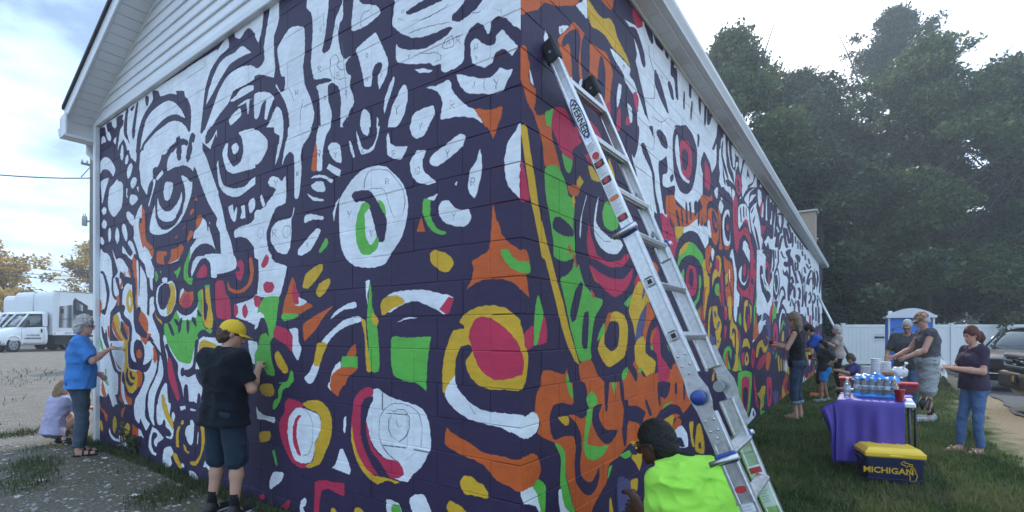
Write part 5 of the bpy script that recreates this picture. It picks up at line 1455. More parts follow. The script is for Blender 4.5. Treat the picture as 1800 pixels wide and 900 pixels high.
# chimney at the far end
tanb = mat('tan_brick', (.33, .25, .19), .85, bump=.3)
cc = at(1420, 450, 19.4); cc.z = 4.9
mb = MB(); mb.box(cc - DL * -.0 , (.55, .55, 2.3), FRR, .01); ch = child('chimney', mb, tanb)
mb = MB(); mb.box(cc + Vector((0, 0, 1.17)), (.70, .70, .07), FRR, .01); child('chimney_cap', mb, mat('concrete_cap', (.42, .38, .33), .8))
# ---------------------------------------------------------------- ground
def sstep(a, b, x):
    t = max(0., min(1., (x - a) / (b - a))); return t * t * (3 - 2 * t)
def ground_z(x, y):
    left = sstep(-3., -9., x)                       # the lot rises gently towards the vans
    z = left * .42 * sstep(9, 22, y)
    z += .012 * math.sin(x * 1.7 + y * .6) * math.sin(y * 1.3 - x * .4)
    # soil banked against the front wall
    return z
def zone_mask(nt):
    g = N(nt, 'ShaderNodeNewGeometry'); return g
def ground_material():
    m = bpy.data.materials.new('ground_soil'); m.use_nodes = True; nt = m.node_tree; b = nt.nodes['Principled BSDF']
    g = N(nt, 'ShaderNodeNewGeometry'); P = g.outputs['Position']
    def noise(sc, det=6., rough=.6):
        n = N(nt, 'ShaderNodeTexNoise', i_Scale=sc, i_Detail=det, i_Roughness=rough); nt.links.new(P, n.inputs[0]); return n.outputs[0]
    def dot(v):
        n = N(nt, 'ShaderNodeVectorMath', operation='DOT_PRODUCT'); nt.links.new(P, n.inputs[0]); n.inputs[1].default_value = v; return n.outputs['Value']
    big, mid, fine = noise(.55), noise(3.), noise(38., 8., .75)
    vor = N(nt, 'ShaderNodeTexVoronoi', i_Scale=34.0); nt.links.new(P, vor.inputs[0])
    # stones and dust of the lot
    grav = ramp(nt, fine, [(.28, (.085, .076, .066)), (.47, (.225, .205, .18)), (.66, (.35, .325, .29)), (.80, (.48, .46, .43))])
    grav = mixc(nt, ramp(nt, mid, [(.35, (0, 0, 0)), (.7, (1, 1, 1))]), mixc(nt, 1.0, grav, (.78, .74, .68), 'MULTIPLY'), grav)
    stone = ramp(nt, vor.outputs['Distance'], [(.0, (1.35, 1.33, 1.3)), (.35, (.9, .9, .9))])
    grav = mixc(nt, 1.0, grav, stone, 'MULTIPLY')
    soil = ramp(nt, fine, [(.3, (.045, .042, .028)), (.52, (.12, .11, .075)), (.75, (.24, .22, .17))])
    grass = ramp(nt, fine, [(.3, (.026, .046, .014)), (.6, (.055, .090, .026)), (.8, (.10, .12, .045))])
    dirt = ramp(nt, fine, [(.3, (.10, .075, .045)), (.6, (.22, .17, .105)), (.8, (.34, .28, .19))])
    # left of the corner: gravel, with weeds near the wall; right: lawn worn away towards the drive
    wl = math_(nt, 'SUBTRACT', dot(tuple(NL)), C0.dot(NL))          # distance in front of the front wall
    wr = math_(nt, 'SUBTRACT', dot(tuple(NR)), C0.dot(NR))          # distance out from the side wall
    weeds = math_(nt, 'ADD', math_(nt, 'MULTIPLY', wl, -.55), math_(nt, 'MULTIPLY', big, 1.7))
    sl = math_(nt, 'SUBTRACT', dot(tuple(DL)), C0.dot(DL))
    past = math_(nt, 'MULTIPLY', math_(nt, 'MAXIMUM', math_(nt, 'SUBTRACT', sl, 6.9), 0.0), -1.1)
    weeds = math_(nt, 'ADD', weeds, past)
    weeds = ramp(nt, math_(nt, 'ADD', weeds, math_(nt, 'MULTIPLY', mid, .9)), [(.35, (0, 0, 0)), (1.0, (1, 1, 1))])
    left = mixc(nt, weeds, grav, soil)
    worn = math_(nt, 'ADD', math_(nt, 'MULTIPLY', math_(nt, 'SUBTRACT', wr, 2.2), .10), math_(nt, 'MULTIPLY', mid, .85))
    right = mixc(nt, ramp(nt, worn, [(.60, (0, 0, 0)), (.80, (1, 1, 1))]), grass, dirt)
    trk = math_(nt, 'SUBTRACT', dot((.796, -.605, 0)), 1.412)
    sandc = ramp(nt, fine, [(.3, (.15, .11, .065)), (.55, (.30, .235, .15)), (.75, (.42, .35, .25))])
    right = mixc(nt, ramp(nt, math_(nt, 'ADD', math_(nt, 'MULTIPLY', trk, .9), math_(nt, 'MULTIPLY', mid, 1.2)), [(.22, (0, 0, 0)), (.55, (1, 1, 1))]), right, sandc)
    side = ramp(nt, math_(nt, 'ADD', math_(nt, 'MULTIPLY', sepx(nt, P), .6), math_(nt, 'MULTIPLY', mid, .6)), [(.25, (0, 0, 0)), (.55, (1, 1, 1))])
    col = mixc(nt, side, left, right)
    nt.links.new(col, b.inputs['Base Color']); b.inputs['Roughness'].default_value = .95; b.inputs['Specular IOR Level'].default_value = .15
    bp = N(nt, 'ShaderNodeBump', i_Strength=.9, i_Distance=.025)
    nt.links.new(math_(nt, 'ADD', fine, math_(nt, 'MULTIPLY', vor.outputs['Distance'], -.6)), bp.inputs['Height']); nt.links.new(bp.outputs[0], b.inputs['Normal'])
    return m
def sepx(nt, P, i=0):
    s = N(nt, 'ShaderNodeSeparateXYZ'); nt.links.new(P, s.inputs[0]); return s.outputs[i]
GM = ground_material()
bm = bmesh.new()
xs = sorted(set([-600, -300, -150, -90, -60] + [-45 + i * .75 for i in range(0, 100)] + [34, 45, 60, 90, 150, 300, 600]))
ys = sorted(set([-60, -20, -6] + [-3 + i * .5 for i in range(0, 70)] + [34, 38, 44, 55, 80, 120, 200, 400, 800]))
vg = [[bm.verts.new((x, y, ground_z(x, y))) for y in ys] for x in xs]
for i in range(len(xs) - 1):
    for j in range(len(ys) - 1):
        f = bm.faces.new((vg[i][j], vg[i + 1][j], vg[i + 1][j + 1], vg[i][j + 1])); f.smooth = True
me = bpy.data.meshes.new('ground'); bm.to_mesh(me); bm.free()
tag(link('ground', me, GM), kind='structure')
def sheet(name, poly, z, m, n=1):
    bm = bmesh.new(); bm.faces.new([bm.verts.new((p[0], p[1], ground_z(p[0], p[1]) + z)) for p in poly])
    bmesh.ops.recalc_face_normals(bm, faces=bm.faces[:])
    if bm.faces[0].normal.z < 0 if len(bm.faces) else False: bmesh.ops.reverse_faces(bm, faces=bm.faces[:])
    me = bpy.data.meshes.new(name); bm.to_mesh(me); bm.free(); return tag(link(name, me, m), kind='structure')
asph = mat('asphalt', (.055, .056, .06), .9, bump=.8, bscale=90, var=.35, vscale=1.6)
# the drive the cars stand on, and the worn sandy track along it
DRV = [(6.9, 4.2), (7.05, 6.0), (7.9, 7.6), (9.2, 9.4), (11.4, 12.2), (14.5, 16.5), (17.5, 20.8), (46, 20.8), (46, 1), (7.5, 1)]
rr = random.Random(3); edge_ = []
for a_, b_ in zip(DRV[:7], DRV[1:7]):
    for q in range(9):
        v_ = Vector(a_).lerp(Vector(b_), q / 9); edge_.append((v_.x + rr.uniform(-.10, .22), v_.y + rr.uniform(-.12, .12)))
sheet('drive', edge_ + DRV[6:], .022, asph)
# ---------------------------------------------------------------- grass blades
def blades(name, n, place, hmin, hmax, width, m, seed, lean=.5):
    rs = np.random.RandomState(seed); P = place(rs, n); n = len(P)
    a = rs.uniform(0, 2 * np.pi, n); h = rs.uniform(hmin, hmax, n) * (.6 + .8 * rs.rand(n)); w = width * rs.uniform(.6, 1.4, n)
    la = rs.uniform(0, 2 * np.pi, n); ll = h * lean * rs.rand(n)
    dx, dy = np.cos(a) * w, np.sin(a) * w
    V = np.zeros((n, 5, 3))
    base = P
    V[:, 0] = base + np.stack([-dx, -dy, 0 * h], 1); V[:, 1] = base + np.stack([dx, dy, 0 * h], 1)
    mid = base + np.stack([np.cos(la) * ll * .35, np.sin(la) * ll * .35, h * .6], 1)
    V[:, 2] = mid + np.stack([dx * .7, dy * .7, 0 * h], 1); V[:, 3] = mid - np.stack([dx * .7, dy * .7, 0 * h], 1)
    V[:, 4] = base + np.stack([np.cos(la) * ll, np.sin(la) * ll, h], 1)
    me = bpy.data.meshes.new(name); k = np.arange(n)[:, None] * 5
    me.vertices.add(n * 5); me.vertices.foreach_set('co', V.ravel())
    q = (k + np.array([0, 1, 2, 3])); t = (k + np.array([3, 2, 4]))
    loops = np.concatenate([q, t], 1).ravel()
    me.loops.add(len(loops)); me.loops.foreach_set('vertex_index', loops)
    me.polygons.add(n * 2); st = np.stack([np.arange(n) * 7, np.arange(n) * 7 + 4], 1).ravel(); me.polygons.foreach_set('loop_start', st)
    me.update(); me.validate()
    return tag(link(name, me, m), kind='stuff')
def leaf_mat(name, cols, rough=.55, trans=.25, sc=.35):
    m = bpy.data.materials.new(name); m.use_nodes = True; nt = m.node_tree; b = nt.nodes['Principled BSDF']
    g = N(nt, 'ShaderNodeNewGeometry')
    n = N(nt, 'ShaderNodeTexNoise', i_Scale=sc, i_Detail=4.0); nt.links.new(g.outputs['Position'], n.inputs[0])
    f = math_(nt, 'ADD', math_(nt, 'MULTIPLY', n.outputs[0], 1.1), math_(nt, 'MULTIPLY', math_(nt, 'SUBTRACT', g.outputs['Random Per Island'], .5), .45))
    st = [(.25 + .5 * i / (len(cols) - 1), c) for i, c in enumerate(cols)]
    c = ramp(nt, f, st); nt.links.new(c, b.inputs['Base Color']); b.inputs['Roughness'].default_value = rough; b.inputs['Specular IOR Level'].default_value = .25
    tr = N(nt, 'ShaderNodeBsdfTranslucent'); nt.links.new(c, tr.inputs[0])
    mx = N(nt, 'ShaderNodeMixShader', i_Fac=trans); nt.links.new(b.outputs[0], mx.inputs[1]); nt.links.new(tr.outputs[0], mx.inputs[2])
    nt.links.new(mx.outputs[0], nt.nodes['Material Output'].inputs[0]); return m
lawnm = leaf_mat('lawn_blades', [(.022, .052, .012), (.050, .092, .022), (.095, .130, .038), (.17, .165, .075)], sc=1.3)
weedm = leaf_mat('weed_blades', [(.030, .050, .016), (.055, .078, .028), (.10, .11, .045)], sc=1.5)
def noise2(x, y, s):
    return (np.sin(x * s * 1.3 + 1.7 * np.sin(y * s * .9)) + np.sin(y * s * 1.1 + 1.3 * np.sin(x * s * 1.7 + 2)) + np.sin((x + y) * s * 2.3 + 1) * .6) / 2.6
def lawn_place(rs, n):
    # denser close to the camera
    Y = 1.9 * (12.5 / 1.9) ** (rs.rand(n * 4)); X = rs.uniform(-.2, 1.12, n * 4) * Y
    w = (X - C0.x) * NR.x + (Y - C0.y) * NR.y
    nz = noise2(X, Y, 1.5)
    keep = (w > .03) & (rs.rand(n * 4) < np.clip(1.15 - np.clip(w - 1.6, 0, 4) * .2 - .55 * (nz + .1) * (w > 1.5), .06, 1))
    px, py = X, Y
    edge = (1.0 + .605 * py) / .796 + .45 * noise2(X, Y, 2.2)
    keep &= px < edge
    X, Y = X[keep][:n], Y[keep][:n]
    return np.stack([X, Y, np.array([ground_z(a, b) for a, b in zip(X, Y)])], 1)
blades('lawn_grass', 150000, lawn_place, .025, .065, .0035, lawnm, 5, .9)
def lawn_far(rs, n):
    X = rs.uniform(4, 15, n * 3); Y = rs.uniform(10.5, 21, n * 3)
    w = (X - C0.x) * NR.x + (Y - C0.y) * NR.y
    edge = np.interp(Y, [10, 12.6, 16.5, 21], [9.4, 11.1, 14.2, 17.3]); k = (w > .05) & (X < edge)
    X, Y = X[k][:n], Y[k][:n]; return np.stack([X, Y, 0 * X], 1)
blades('far_lawn_grass', 26000, lawn_far, .03, .07, .007, lawnm, 6, .9)
def weed_place(rs, n):
    s = rs.uniform(0, 8.5, n * 4); d = np.abs(rs.normal(0, .9, n * 4)) + .02
    X = C0.x + DL.x * s + NL.x * d; Y = C0.y + DL.y * s + NL.y * d
    nz = noise2(X, Y, 2.6); k = rs.rand(n * 4) < np.clip(.02 + .9 * nz - d * .30, 0, 1) + (d < .16) * .7
    X, Y = X[k][:n], Y[k][:n]; return np.stack([X, Y, np.array([ground_z(a, b) for a, b in zip(X, Y)])], 1)
blades('weed_grass', 13000, weed_place, .03, .085, .0032, weedm, 7, 1.0)
def verge_place(rs, n):
    X = rs.uniform(-17, -5.5, n); Y = rs.uniform(7.5, 17, n); nz = noise2(X, Y, .9); k = (rs.rand(n) < np.clip(nz * 1.6 - .55, 0, 1)) | ((Y > 15) & (rs.rand(n) < .35) & (X > -13))
    X, Y = X[k], Y[k]; return np.stack([X, Y, np.array([ground_z(a, b) for a, b in zip(X, Y)])], 1)
blades("lot_tufts", 4500, verge_place, .04, .10, .009, weedm, 8, 1.1)
# ---------------------------------------------------------------- loose stones of the lot
rs = np.random.RandomState(11); bm = bmesh.new(); tmpl = []
for k in range(5):
    t = bmesh.new(); bmesh.ops.create_icosphere(t, subdivisions=1, radius=1)
    r_ = random.Random(k)
    tmpl.append(([v.co * r_.uniform(.75, 1.2) for v in t.verts], [[v.index for v in f.verts] for f in t.faces])); t.free()
VV, FF = [], []
for i in range(5200):
    Y = 3.4 * (13 / 3.4) ** rs.rand(); X = rs.uniform(-1.08, -.15) * Y
    if (X - C0.x) * NL.x + (Y - C0.y) * NL.y < .12: continue
    sz = abs(rs.normal(.008, .007)) + .004; 
    if rs.rand() < .015: sz *= 2.0
    co, fa = tmpl[i % 5]; o = len(VV); ang = rs.rand() * 6.28; ca, sa = math.cos(ang), math.sin(ang); zz = ground_z(X, Y)
    for c in co: VV.append((X + (c.x * ca - c.y * sa) * sz, Y + (c.x * sa + c.y * ca) * sz * .8, zz + c.z * sz * .55))
    FF += [[a + o for a in f] for f in fa]
me = bpy.data.meshes.new('gravel'); me.from_pydata(VV, [], FF); me.update()
stm = bpy.data.materials.new('gravel_stone'); stm.use_nodes = True; nt = stm.node_tree
g = N(nt, 'ShaderNodeNewGeometry'); c = ramp(nt, g.outputs['Random Per Island'], [(0, (.12, .11, .095)), (.6, (.25, .235, .21)), (1, (.40, .39, .37))])
nt.links.new(c, nt.nodes['Principled BSDF'].inputs['Base Color']); nt.nodes['Principled BSDF'].inputs['Roughness'].default_value = .9
tag(link('gravel', me, stm), kind='stuff')
# ---------------------------------------------------------------- trees
def crown_mesh(name, blobs, n, leaf, seed, m, droop=.3):
    """leaf-sized faces gathered in sprays over the surfaces of many small lobes"""
    rs = np.random.RandomState(seed); out = []
    vol = np.array([b[3] ** 2 for b in blobs]); vol = vol / vol.sum()
    for (cx, cy, cz, r), w in zip(blobs, vol):
        k = int(n * w); ns = max(6, k // 16)
        d = rs.normal(size=(ns, 3)); d /= np.linalg.norm(d, axis=1)[:, None]
        rad = r * (.45 + .62 * rs.rand(ns) ** .6)
        sp = np.array([cx, cy, cz]) + d * rad[:, None] * np.array([1, 1, .82])
        idx = rs.randint(0, ns, k)
        out.append(sp[idx] + rs.normal(0, leaf * 2.1, (k, 3)) * np.array([1, 1, .55]))
    P = np.concatenate(out); n = len(P)
    nrm = rs.normal(size=(n, 3)); nrm[:, 2] = np.abs(nrm[:, 2]) + droop; nrm /= np.linalg.norm(nrm, axis=1)[:, None]
    t = np.cross(nrm, rs.normal(size=(n, 3))); t /= np.linalg.norm(t, axis=1)[:, None]; b = np.cross(nrm, t)
    L = leaf * rs.uniform(.6, 1.5, n)[:, None]; Wd = L * .55
    V = np.stack([P - t * L, P + b * Wd - nrm * L * .2, P + t * L, P - b * Wd - nrm * L * .2], 1)
    me = bpy.data.meshes.new(name); me.vertices.add(n * 4); me.vertices.foreach_set('co', V.ravel())
    me.loops.add(n * 4); me.loops.foreach_set('vertex_index', np.arange(n * 4)); me.polygons.add(n); me.polygons.foreach_set('loop_start', np.arange(n) * 4)
    me.update(); me.validate(); me.materials.append(m); return me
def trunk_mesh(h, r, limbs, seed, m):
    rnd = random.Random(seed); mb = MB()
    pts = [Vector((rnd.uniform(-.02, .02) * h * i / 5, rnd.uniform(-.02, .02) * h * i / 5, h * .8 * i / 5)) for i in range(6)]
    mb.tube(pts, [r * 1.25, r, r * .85, r * .65, r * .45, r * .22], 9)
    for k in range(limbs):
        z = rnd.uniform(.25, .75) * h; a = rnd.uniform(0, 6.28); L = h * rnd.uniform(.18, .34); b0 = Vector((0, 0, z)); q = [b0]
        dr = Vector((math.cos(a), math.sin(a), rnd.uniform(.5, 1.1)))
        for i in range(4): q.append(q[-1] + dr * L / 4 + Vector((rnd.uniform(-.1, .1), rnd.uniform(-.1, .1), rnd.uniform(-.05, .15))) * L / 3)
        mb.tube(q, [r * .42, r * .33, r * .24, r * .15, r * .06], 6)
    bmesh.ops.recalc_face_normals(mb.bm, faces=mb.bm.faces[:])
    me = bpy.data.meshes.new('trunk'); mb.bm.to_mesh(me); mb.bm.free(); me.materials.append(m); return me
barkm = mat('tree_bark', (.055, .045, .036), .95, bump=.8, bscale=14)
def blobs_for(rnd, h, rx, n, z0):
    out = []; lob = [(rnd.uniform(0, 6.28), rnd.uniform(.25, .95), rnd.uniform(.45, 1.)) for i in range(7)]
    for i in range(int(n * 1.7)):
        a = rnd.uniform(0, 6.28); t = rnd.random() ** .9; zz = z0 + (h - z0) * t
        prof = math.sin(math.pi * min(1, .12 + .88 * t) ** .75) ** .8 if t < 1 else 0
        prof *= 1 + .28 * sum(math.cos(a - q) * math.exp(-((t - w_) / .16) ** 2) * g_ for q, w_, g_ in lob)
        rr_ = rx * max(.05, prof) * math.sqrt(rnd.random()) * 1.08; s = rx * rnd.choice((.10, .14, .17, .20, .24)) * rnd.uniform(.85, 1.15)
        out.append((math.cos(a) * rr_, math.sin(a) * rr_, zz - s * .4, s))
    for i in range(14):      # stray sprays that break the outline
        a = rnd.uniform(0, 6.28); t = rnd.uniform(.45, 1.02); zz = z0 + (h - z0) * t; pr_ = rx * (max(0, math.sin(math.pi * min(1, t))) ** .8 * 1.12 + .05)
        out.append((math.cos(a) * pr_, math.sin(a) * pr_, zz, rx * rnd.uniform(.05, .09)))
    return out
leafG = leaf_mat('broad_leaves', [(.020, .046, .016), (.044, .090, .028), (.080, .130, .038), (.135, .165, .050)], sc=.22, trans=.34)
leafD = leaf_mat('dark_leaves', [(.017, .038, .020), (.032, .064, .031), (.055, .092, .040), (.085, .115, .048)], sc=.22, trans=.32)
leafY = leaf_mat('autumn_leaves', [(.24, .13, .018), (.42, .27, .05), (.56, .40, .11)], sc=.5, trans=.35)
leafW = leaf_mat('willow_leaves', [(.020, .038, .012), (.045, .062, .020), (.085, .085, .030)], sc=.4, trans=.25)
def tree(kind, name, h, rx, nb, nl, leaf, z0, m, seed, x, y, label, group, limbs=7, tr=.28):
    rnd = random.Random(seed)
    t = empty(name, (x, y, ground_z(x, y)), 0, label, 'tree', group)
    me = crown_mesh('crown', blobs_for(rnd, h, rx, nb, z0), nl, leaf, seed, m)
    link('crown', me, None, t); link('trunk', trunk_mesh(h, tr, limbs, seed, barkm), None, t); return t
GT = 'tall green trees behind the white fence'
tree('b', 'broadleaf_tree', 21.5, 5.0, 56, 78000, .135, 2.6, leafG, 21, 15.0, 34, 'green broadleaf tree rising just behind the far end of the building roof', GT)
tree('b', 'broadleaf_tree', 21.0, 5.6, 60, 84000, .135, 2.6, leafD, 22, 21.0, 37, 'wide dark green tree above the blue portable toilet', GT)
tree('b', 'broadleaf_tree', 29.5, 5.6, 46, 69000, .135, 11.0, leafD, 23, 33.6, 44, 'tallest tree of the row with thin feathery top above the others', GT)
tree('b', 'broadleaf_tree', 20.0, 6.0, 60, 90000, .135, 2.8, leafG, 24, 27.0, 32.5, 'bushy mid green tree left of the hanging branches by the fence', GT)
tree('b', 'broadleaf_tree', 20.0, 6.0, 56, 81000, .135, 2.6, leafW, 25, 34.0, 33.5, 'yellowish green tree at the right end of the fence', GT)
tree('b', 'broadleaf_tree', 13.0, 4.2, 40, 51000, .135, 1.6, leafD, 26, 19.0, 31.0, 'low dark tree filling the gap at the left end of the fence', GT)
tree('b', 'broadleaf_tree', 17.0, 5.5, 48, 60000, .135, 1.8, leafD, 27, 41.0, 41.0, 'dark tree standing furthest right behind the parked cars', GT)
tree('b', 'broadleaf_tree', 14.5, 5.0, 40, 51000, .135, 1.2, leafD, 28, 29.0, 40, 'shaded dark tree deep behind the sleeveless man', GT)
GY = 'yellow autumn trees beyond the vans'
tree('b', 'autumn_tree', 9.6, 4.2, 40, 15000, .17, 3.0, leafY, 31, -47.2, 44, 'orange yellow autumn tree at the left edge above the parked vans', GY)
tree('b', 'autumn_tree', 10.2, 3.6, 34, 5200, .16, 4.0, leafY, 32, -43.5, 52, 'sparse yellow autumn tree between the vans and the utility pole', GY)
# hanging branch over the fence
mbn = MB()
hb = [at(1768, 560, 21.3), at(1762, 585, 21.2), at(1757, 603, 21.15), at(1750, 612, 21.1)]
def spray(points, n, leaf, seed, m, name):
    rs = np.random.RandomState(seed); P = []
    for i in range(len(points) - 1):
        a, b_ = np.array(points[i]), np.array(points[i + 1])
        t = rs.rand(n, 1); P.append(a + (b_ - a) * t + rs.normal(0, .10, (n, 3)))
    P = np.concatenate(P); n = len(P); nrm = rs.normal(size=(n, 3)); nrm /= np.linalg.norm(nrm, axis=1)[:, None]
    t = np.cross(nrm, rs.normal(size=(n, 3))); t /= np.linalg.norm(t, axis=1)[:, None]; b_ = np.cross(nrm, t)
    L = leaf * rs.uniform(.6, 1.4, n)[:, None]; V = np.stack([P - t * L, P + b_ * L * .55, P + t * L, P - b_ * L * .55], 1)
    me = bpy.data.meshes.new(name); me.from_pydata(V.reshape(-1, 3).tolist(), [], (np.arange(n)[:, None] * 4 + np.arange(4)).tolist()); me.update(); me.materials.append(m); return me
vn = empty('vine', hb[0], 0, 'green vine hanging over the white fence above the dark car', 'vine')
attach(link('foliage', spray([at(1790, 556, 21.4), at(1772, 562, 21.3)] + hb, 60, .075, 41, leafW)if False else spray([at(1790, 556, 21.4), at(1772, 562, 21.3)] + hb, 60, .075, 41, leafW, 'foliage'), None), vn)
st = MB(); st.tube([at(1795, 548, 21.5), at(1772, 560, 21.3)] + hb, .012, 5); attach(st.build('stem', barkm), vn)
# weed clump at the foot of the front wall
gp = gnd(243, 800)
wc = empty('weed_plant', (gp.x, gp.y, 0), 0, 'leafy green weed growing at the foot of the mural near the crouching child', 'plant')
mb = MB(); pts = []
rn = random.Random(9); lv = []
for k in range(9):
    a = rn.uniform(0, 6.28); L = rn.uniform(.18, .42); q = [gp]
    for i in range(4): q.append(q[-1] + Vector((math.cos(a) * .035, math.sin(a) * .035 - .01, L / 4)))
    mb.tube(q, [.005, .004, .003, .002, .001], 5); lv.append(q)
attach(mb.build('stem', weedm), wc)
Vs = []
me = bpy.data.meshes.new('foliage'); Ps = np.concatenate([np.array([tuple(p) for p in q]) for q in lv])
rs = np.random.RandomState(2); Ps = Ps[rs.randint(0, len(Ps), 420)] + rs.normal(0, .035, (420, 3)); n = len(Ps)
nrm = rs.normal(size=(n, 3)); nrm[:, 2] += 1; nrm /= np.linalg.norm(nrm, axis=1)[:, None]; t = np.cross(nrm, rs.normal(size=(n, 3))); t /= np.linalg.norm(t, axis=1)[:, None]; b_ = np.cross(nrm, t)
L = .026 * rs.uniform(.6, 1.5, n)[:, None]; V = np.stack([Ps - t * L, Ps + b_ * L * .5, Ps + t * L, Ps - b_ * L * .5], 1)
me.from_pydata(V.reshape(-1, 3).tolist(), [], (np.arange(n)[:, None] * 4 + np.arange(4)).tolist()); me.update()
attach(link('foliage', me, weedm), wc)
# ---------------------------------------------------------------- vinyl fence
fv = mat('fence_vinyl', (.66, .67, .66), .45, var=.06, vscale=1.5)
FE = empty('vinyl_fence', at(1480, 640, 22), 0, 'tall white vinyl privacy fence running behind the portable toilet and cars', 'fence')
A, B = Vector((14.55, 22.0, 0)), Vector((30.5, 21.2, 0)); dv = (B - A); Lf = dv.length; dv.normalize(); nv = Vector((-dv.y, dv.x, 0)); ffr = frame(dv, nv)
npan = 7; pw = Lf / npan; hf = 1.74
for i in range(npan):
    o = A + dv * pw * i
    bw = (pw - .13) / 13
    for k in range(13):
        mb = MB(); mb.box(o + dv * (.065 + bw * (k + .5)) + Vector((0, 0, hf / 2 + .02)) + nv * .001 * (k % 2), (bw - .004, .022, hf - .12), ffr, .003); child('fence_board', mb, fv, FE)
    for z in (hf - .04, .09):
        mb = MB(); mb.box(o + dv * pw / 2 + Vector((0, 0, z)), (pw - .13, .045, .13), ffr, .006); child('fence_rail', mb, fv, FE)
for i in range(npan + 1):
    o = A + dv * pw * i
    mb = MB(); mb.box(o + Vector((0, 0, hf / 2 + .02)), (.127, .127, hf + .08), ffr, .006); mb.box(o + Vector((0, 0, hf + .075)), (.15, .15, .03), ffr, .008); child('fence_post', mb, fv, FE)
# small sign on the fence
sg = empty('fence_sign', at(1545, 594, 21.9), 0, 'small dark lettered sign fixed to the white fence', 'sign')
dark = mat('dark_plastic', (.02, .022, .026), .5)
mb = MB(); mb.box(at(1545, 593, 21.93) - nv * .04, (.42, .012, .085), ffr, .003); child('plate', mb, dark, sg)
greyp = mat('grey_print', (.45, .46, .47), .6)
for zz in (.13, -.13):
    mb = MB(); mb.box(at(1545, 593, 21.93) - nv * .04 + Vector((0, 0, zz)), (.44, .008, .018), ffr); child('bracket', mb, greyp, sg)
# grey house seen between the trunks behind the fence
hs = mat('house_siding', (.40, .42, .44), .7, var=.1)
HO = empty('grey_house', (24.0, 45, 0), 0, 'pale grey house mostly hidden by the trees beyond the fence', 'house')
mb = MB(); mb.box((24.5, 46, 2.4), (24, 6, 4.8)); child('wall', mb, hs, HO)
mb = MB(); mb.prism([(12, 4.6), (37, 4.6), (34, 7.4), (15, 7.4)], Vector((1, 0, 0)), Vector((0, 0, 1)), Vector((0, 1, 0)), (0, 42.6, 0), 7); child('roof', mb, shing, HO)
wg = mat('window_glass', (.10, .12, .14), .08, spec=.8); wt = mat('white_trim', (.72, .73, .74), .5)
for x in (15.5, 19.0, 23.0, 26.5, 30.0, 33.5):
    mb = MB(); mb.box((x, 42.97, 2.35), (1.25, .08, 1.5), None, .01); f_ = child('window', mb, wt, HO)
    mb = MB(); mb.box((x, 42.93, 2.35), (1.0, .04, 1.25)); child('pane', mb, wg, f_)
# ---------------------------------------------------------------- portable toilet
PB = Vector((12.95, 16.25, 0)); pf = frame((.84, -.54, 0), (.54, .84, 0)); X_, Y_ = pf.col[0], pf.col[1]
PT = empty('portable_toilet', PB, 0, 'blue portable toilet with a rounded white roof in front of the white fence', 'portable toilet')
pblue = mat('toilet_blue', (.025, .21, .70), .42, var=.08); pwhite = mat('toilet_white', (.72, .74, .76), .45); pgrey = mat('toilet_grey', (.16, .19, .22), .5)
def PV(x, y, z): return PB + X_ * x + Y_ * y + Vector((0, 0, z))
w2 = .60
mb = MB(); mb.box(PV(0, .62, 1.02), (2 * w2 - .04, 1.16, 1.80), pf, .02); child('cabin', mb, pblue, PT)
mb = MB(); mb.box(PV(0, .60, .07), (2 * w2 + .02, 1.24, .14), pf, .03); child('skid_base', mb, pgrey, PT)
for sx in (-1, 1):
    mb = MB(); mb.box(PV(sx * (w2 - .03), .0, 1.02), (.055, .06, 1.80), pf, .012); child('corner_post', mb, pwhite, PT)
    for k in range(5):
        mb = MB(); mb.box(PV(sx * (w2 - .012), .16 + k * .22, 1.02), (.03, .10, 1.6), pf, .01); child('side_rib', mb, pblue, PT)
arch = [(-.46, .16)] + [(-.46, 1.50)] + [(-.46 + .46 * (1 - math.cos(a)), 1.50 + .16 * math.sin(a)) for a in [math.pi / 2 * k / 6 for k in range(1, 7)]]
arch += [(-p, q) for p, q in arch[::-1][1:]]
mb = MB(); mb.prism(arch, X_, Vector((0, 0, 1)), Y_, PV(0, -.015, 0), .05); dr_ = child('door', mb, pblue, PT)
mb = MB(); mb.tube([PV(p, -.022, q) for p, q in arch[1:-1]], .022, 6); child('door_frame', mb, pgrey, PT)
mb = MB(); mb.box(PV(.17, -.022, 1.30), (.17, .012, .14), pf, .002); child('notice', mb, mat('paper', (.75, .76, .76), .7), dr_)
for zz in (1.335, 1.30, 1.265):
    mb = MB(); mb.box(PV(.17, -.0295, zz), (.13, .003, .008), pf); child('printed_line', mb, greyp, dr_)
mb = MB(); mb.box(PV(.38, -.03, 1.02), (.05, .035, .16), pf, .01); child('handle', mb, pgrey, dr_)
roof = [(-w2 - .05, 1.90), (-w2 - .05, 1.97)] + [(-w2 + .02 + (2 * w2 - .04) * t, 1.99 + .22 * math.sin(math.pi * t) ** .85) for t in [k / 14 for k in range(15)]] + [(w2 + .05, 1.97), (w2 + .05, 1.90)]
roof += [(w2 - .06, 1.92)] + [(w2 - .08 - (2 * w2 - .16) * t, 1.92 + .17 * math.sin(math.pi * t) ** .85) for t in [k / 10 for k in range(11)]] + [(-w2 + .06, 1.92)]
mb = MB(); mb.prism(roof[:19], X_, Vector((0, 0, 1)), Y_, PV(0, -.09, 0), 1.42); child('roof', mb, pwhite, PT)
mb = MB(); mb.box(PV(-w2 + .08, .3, 2.06), (.12, .14, .16), pf, .02); child('vent', mb, pwhite, PT)
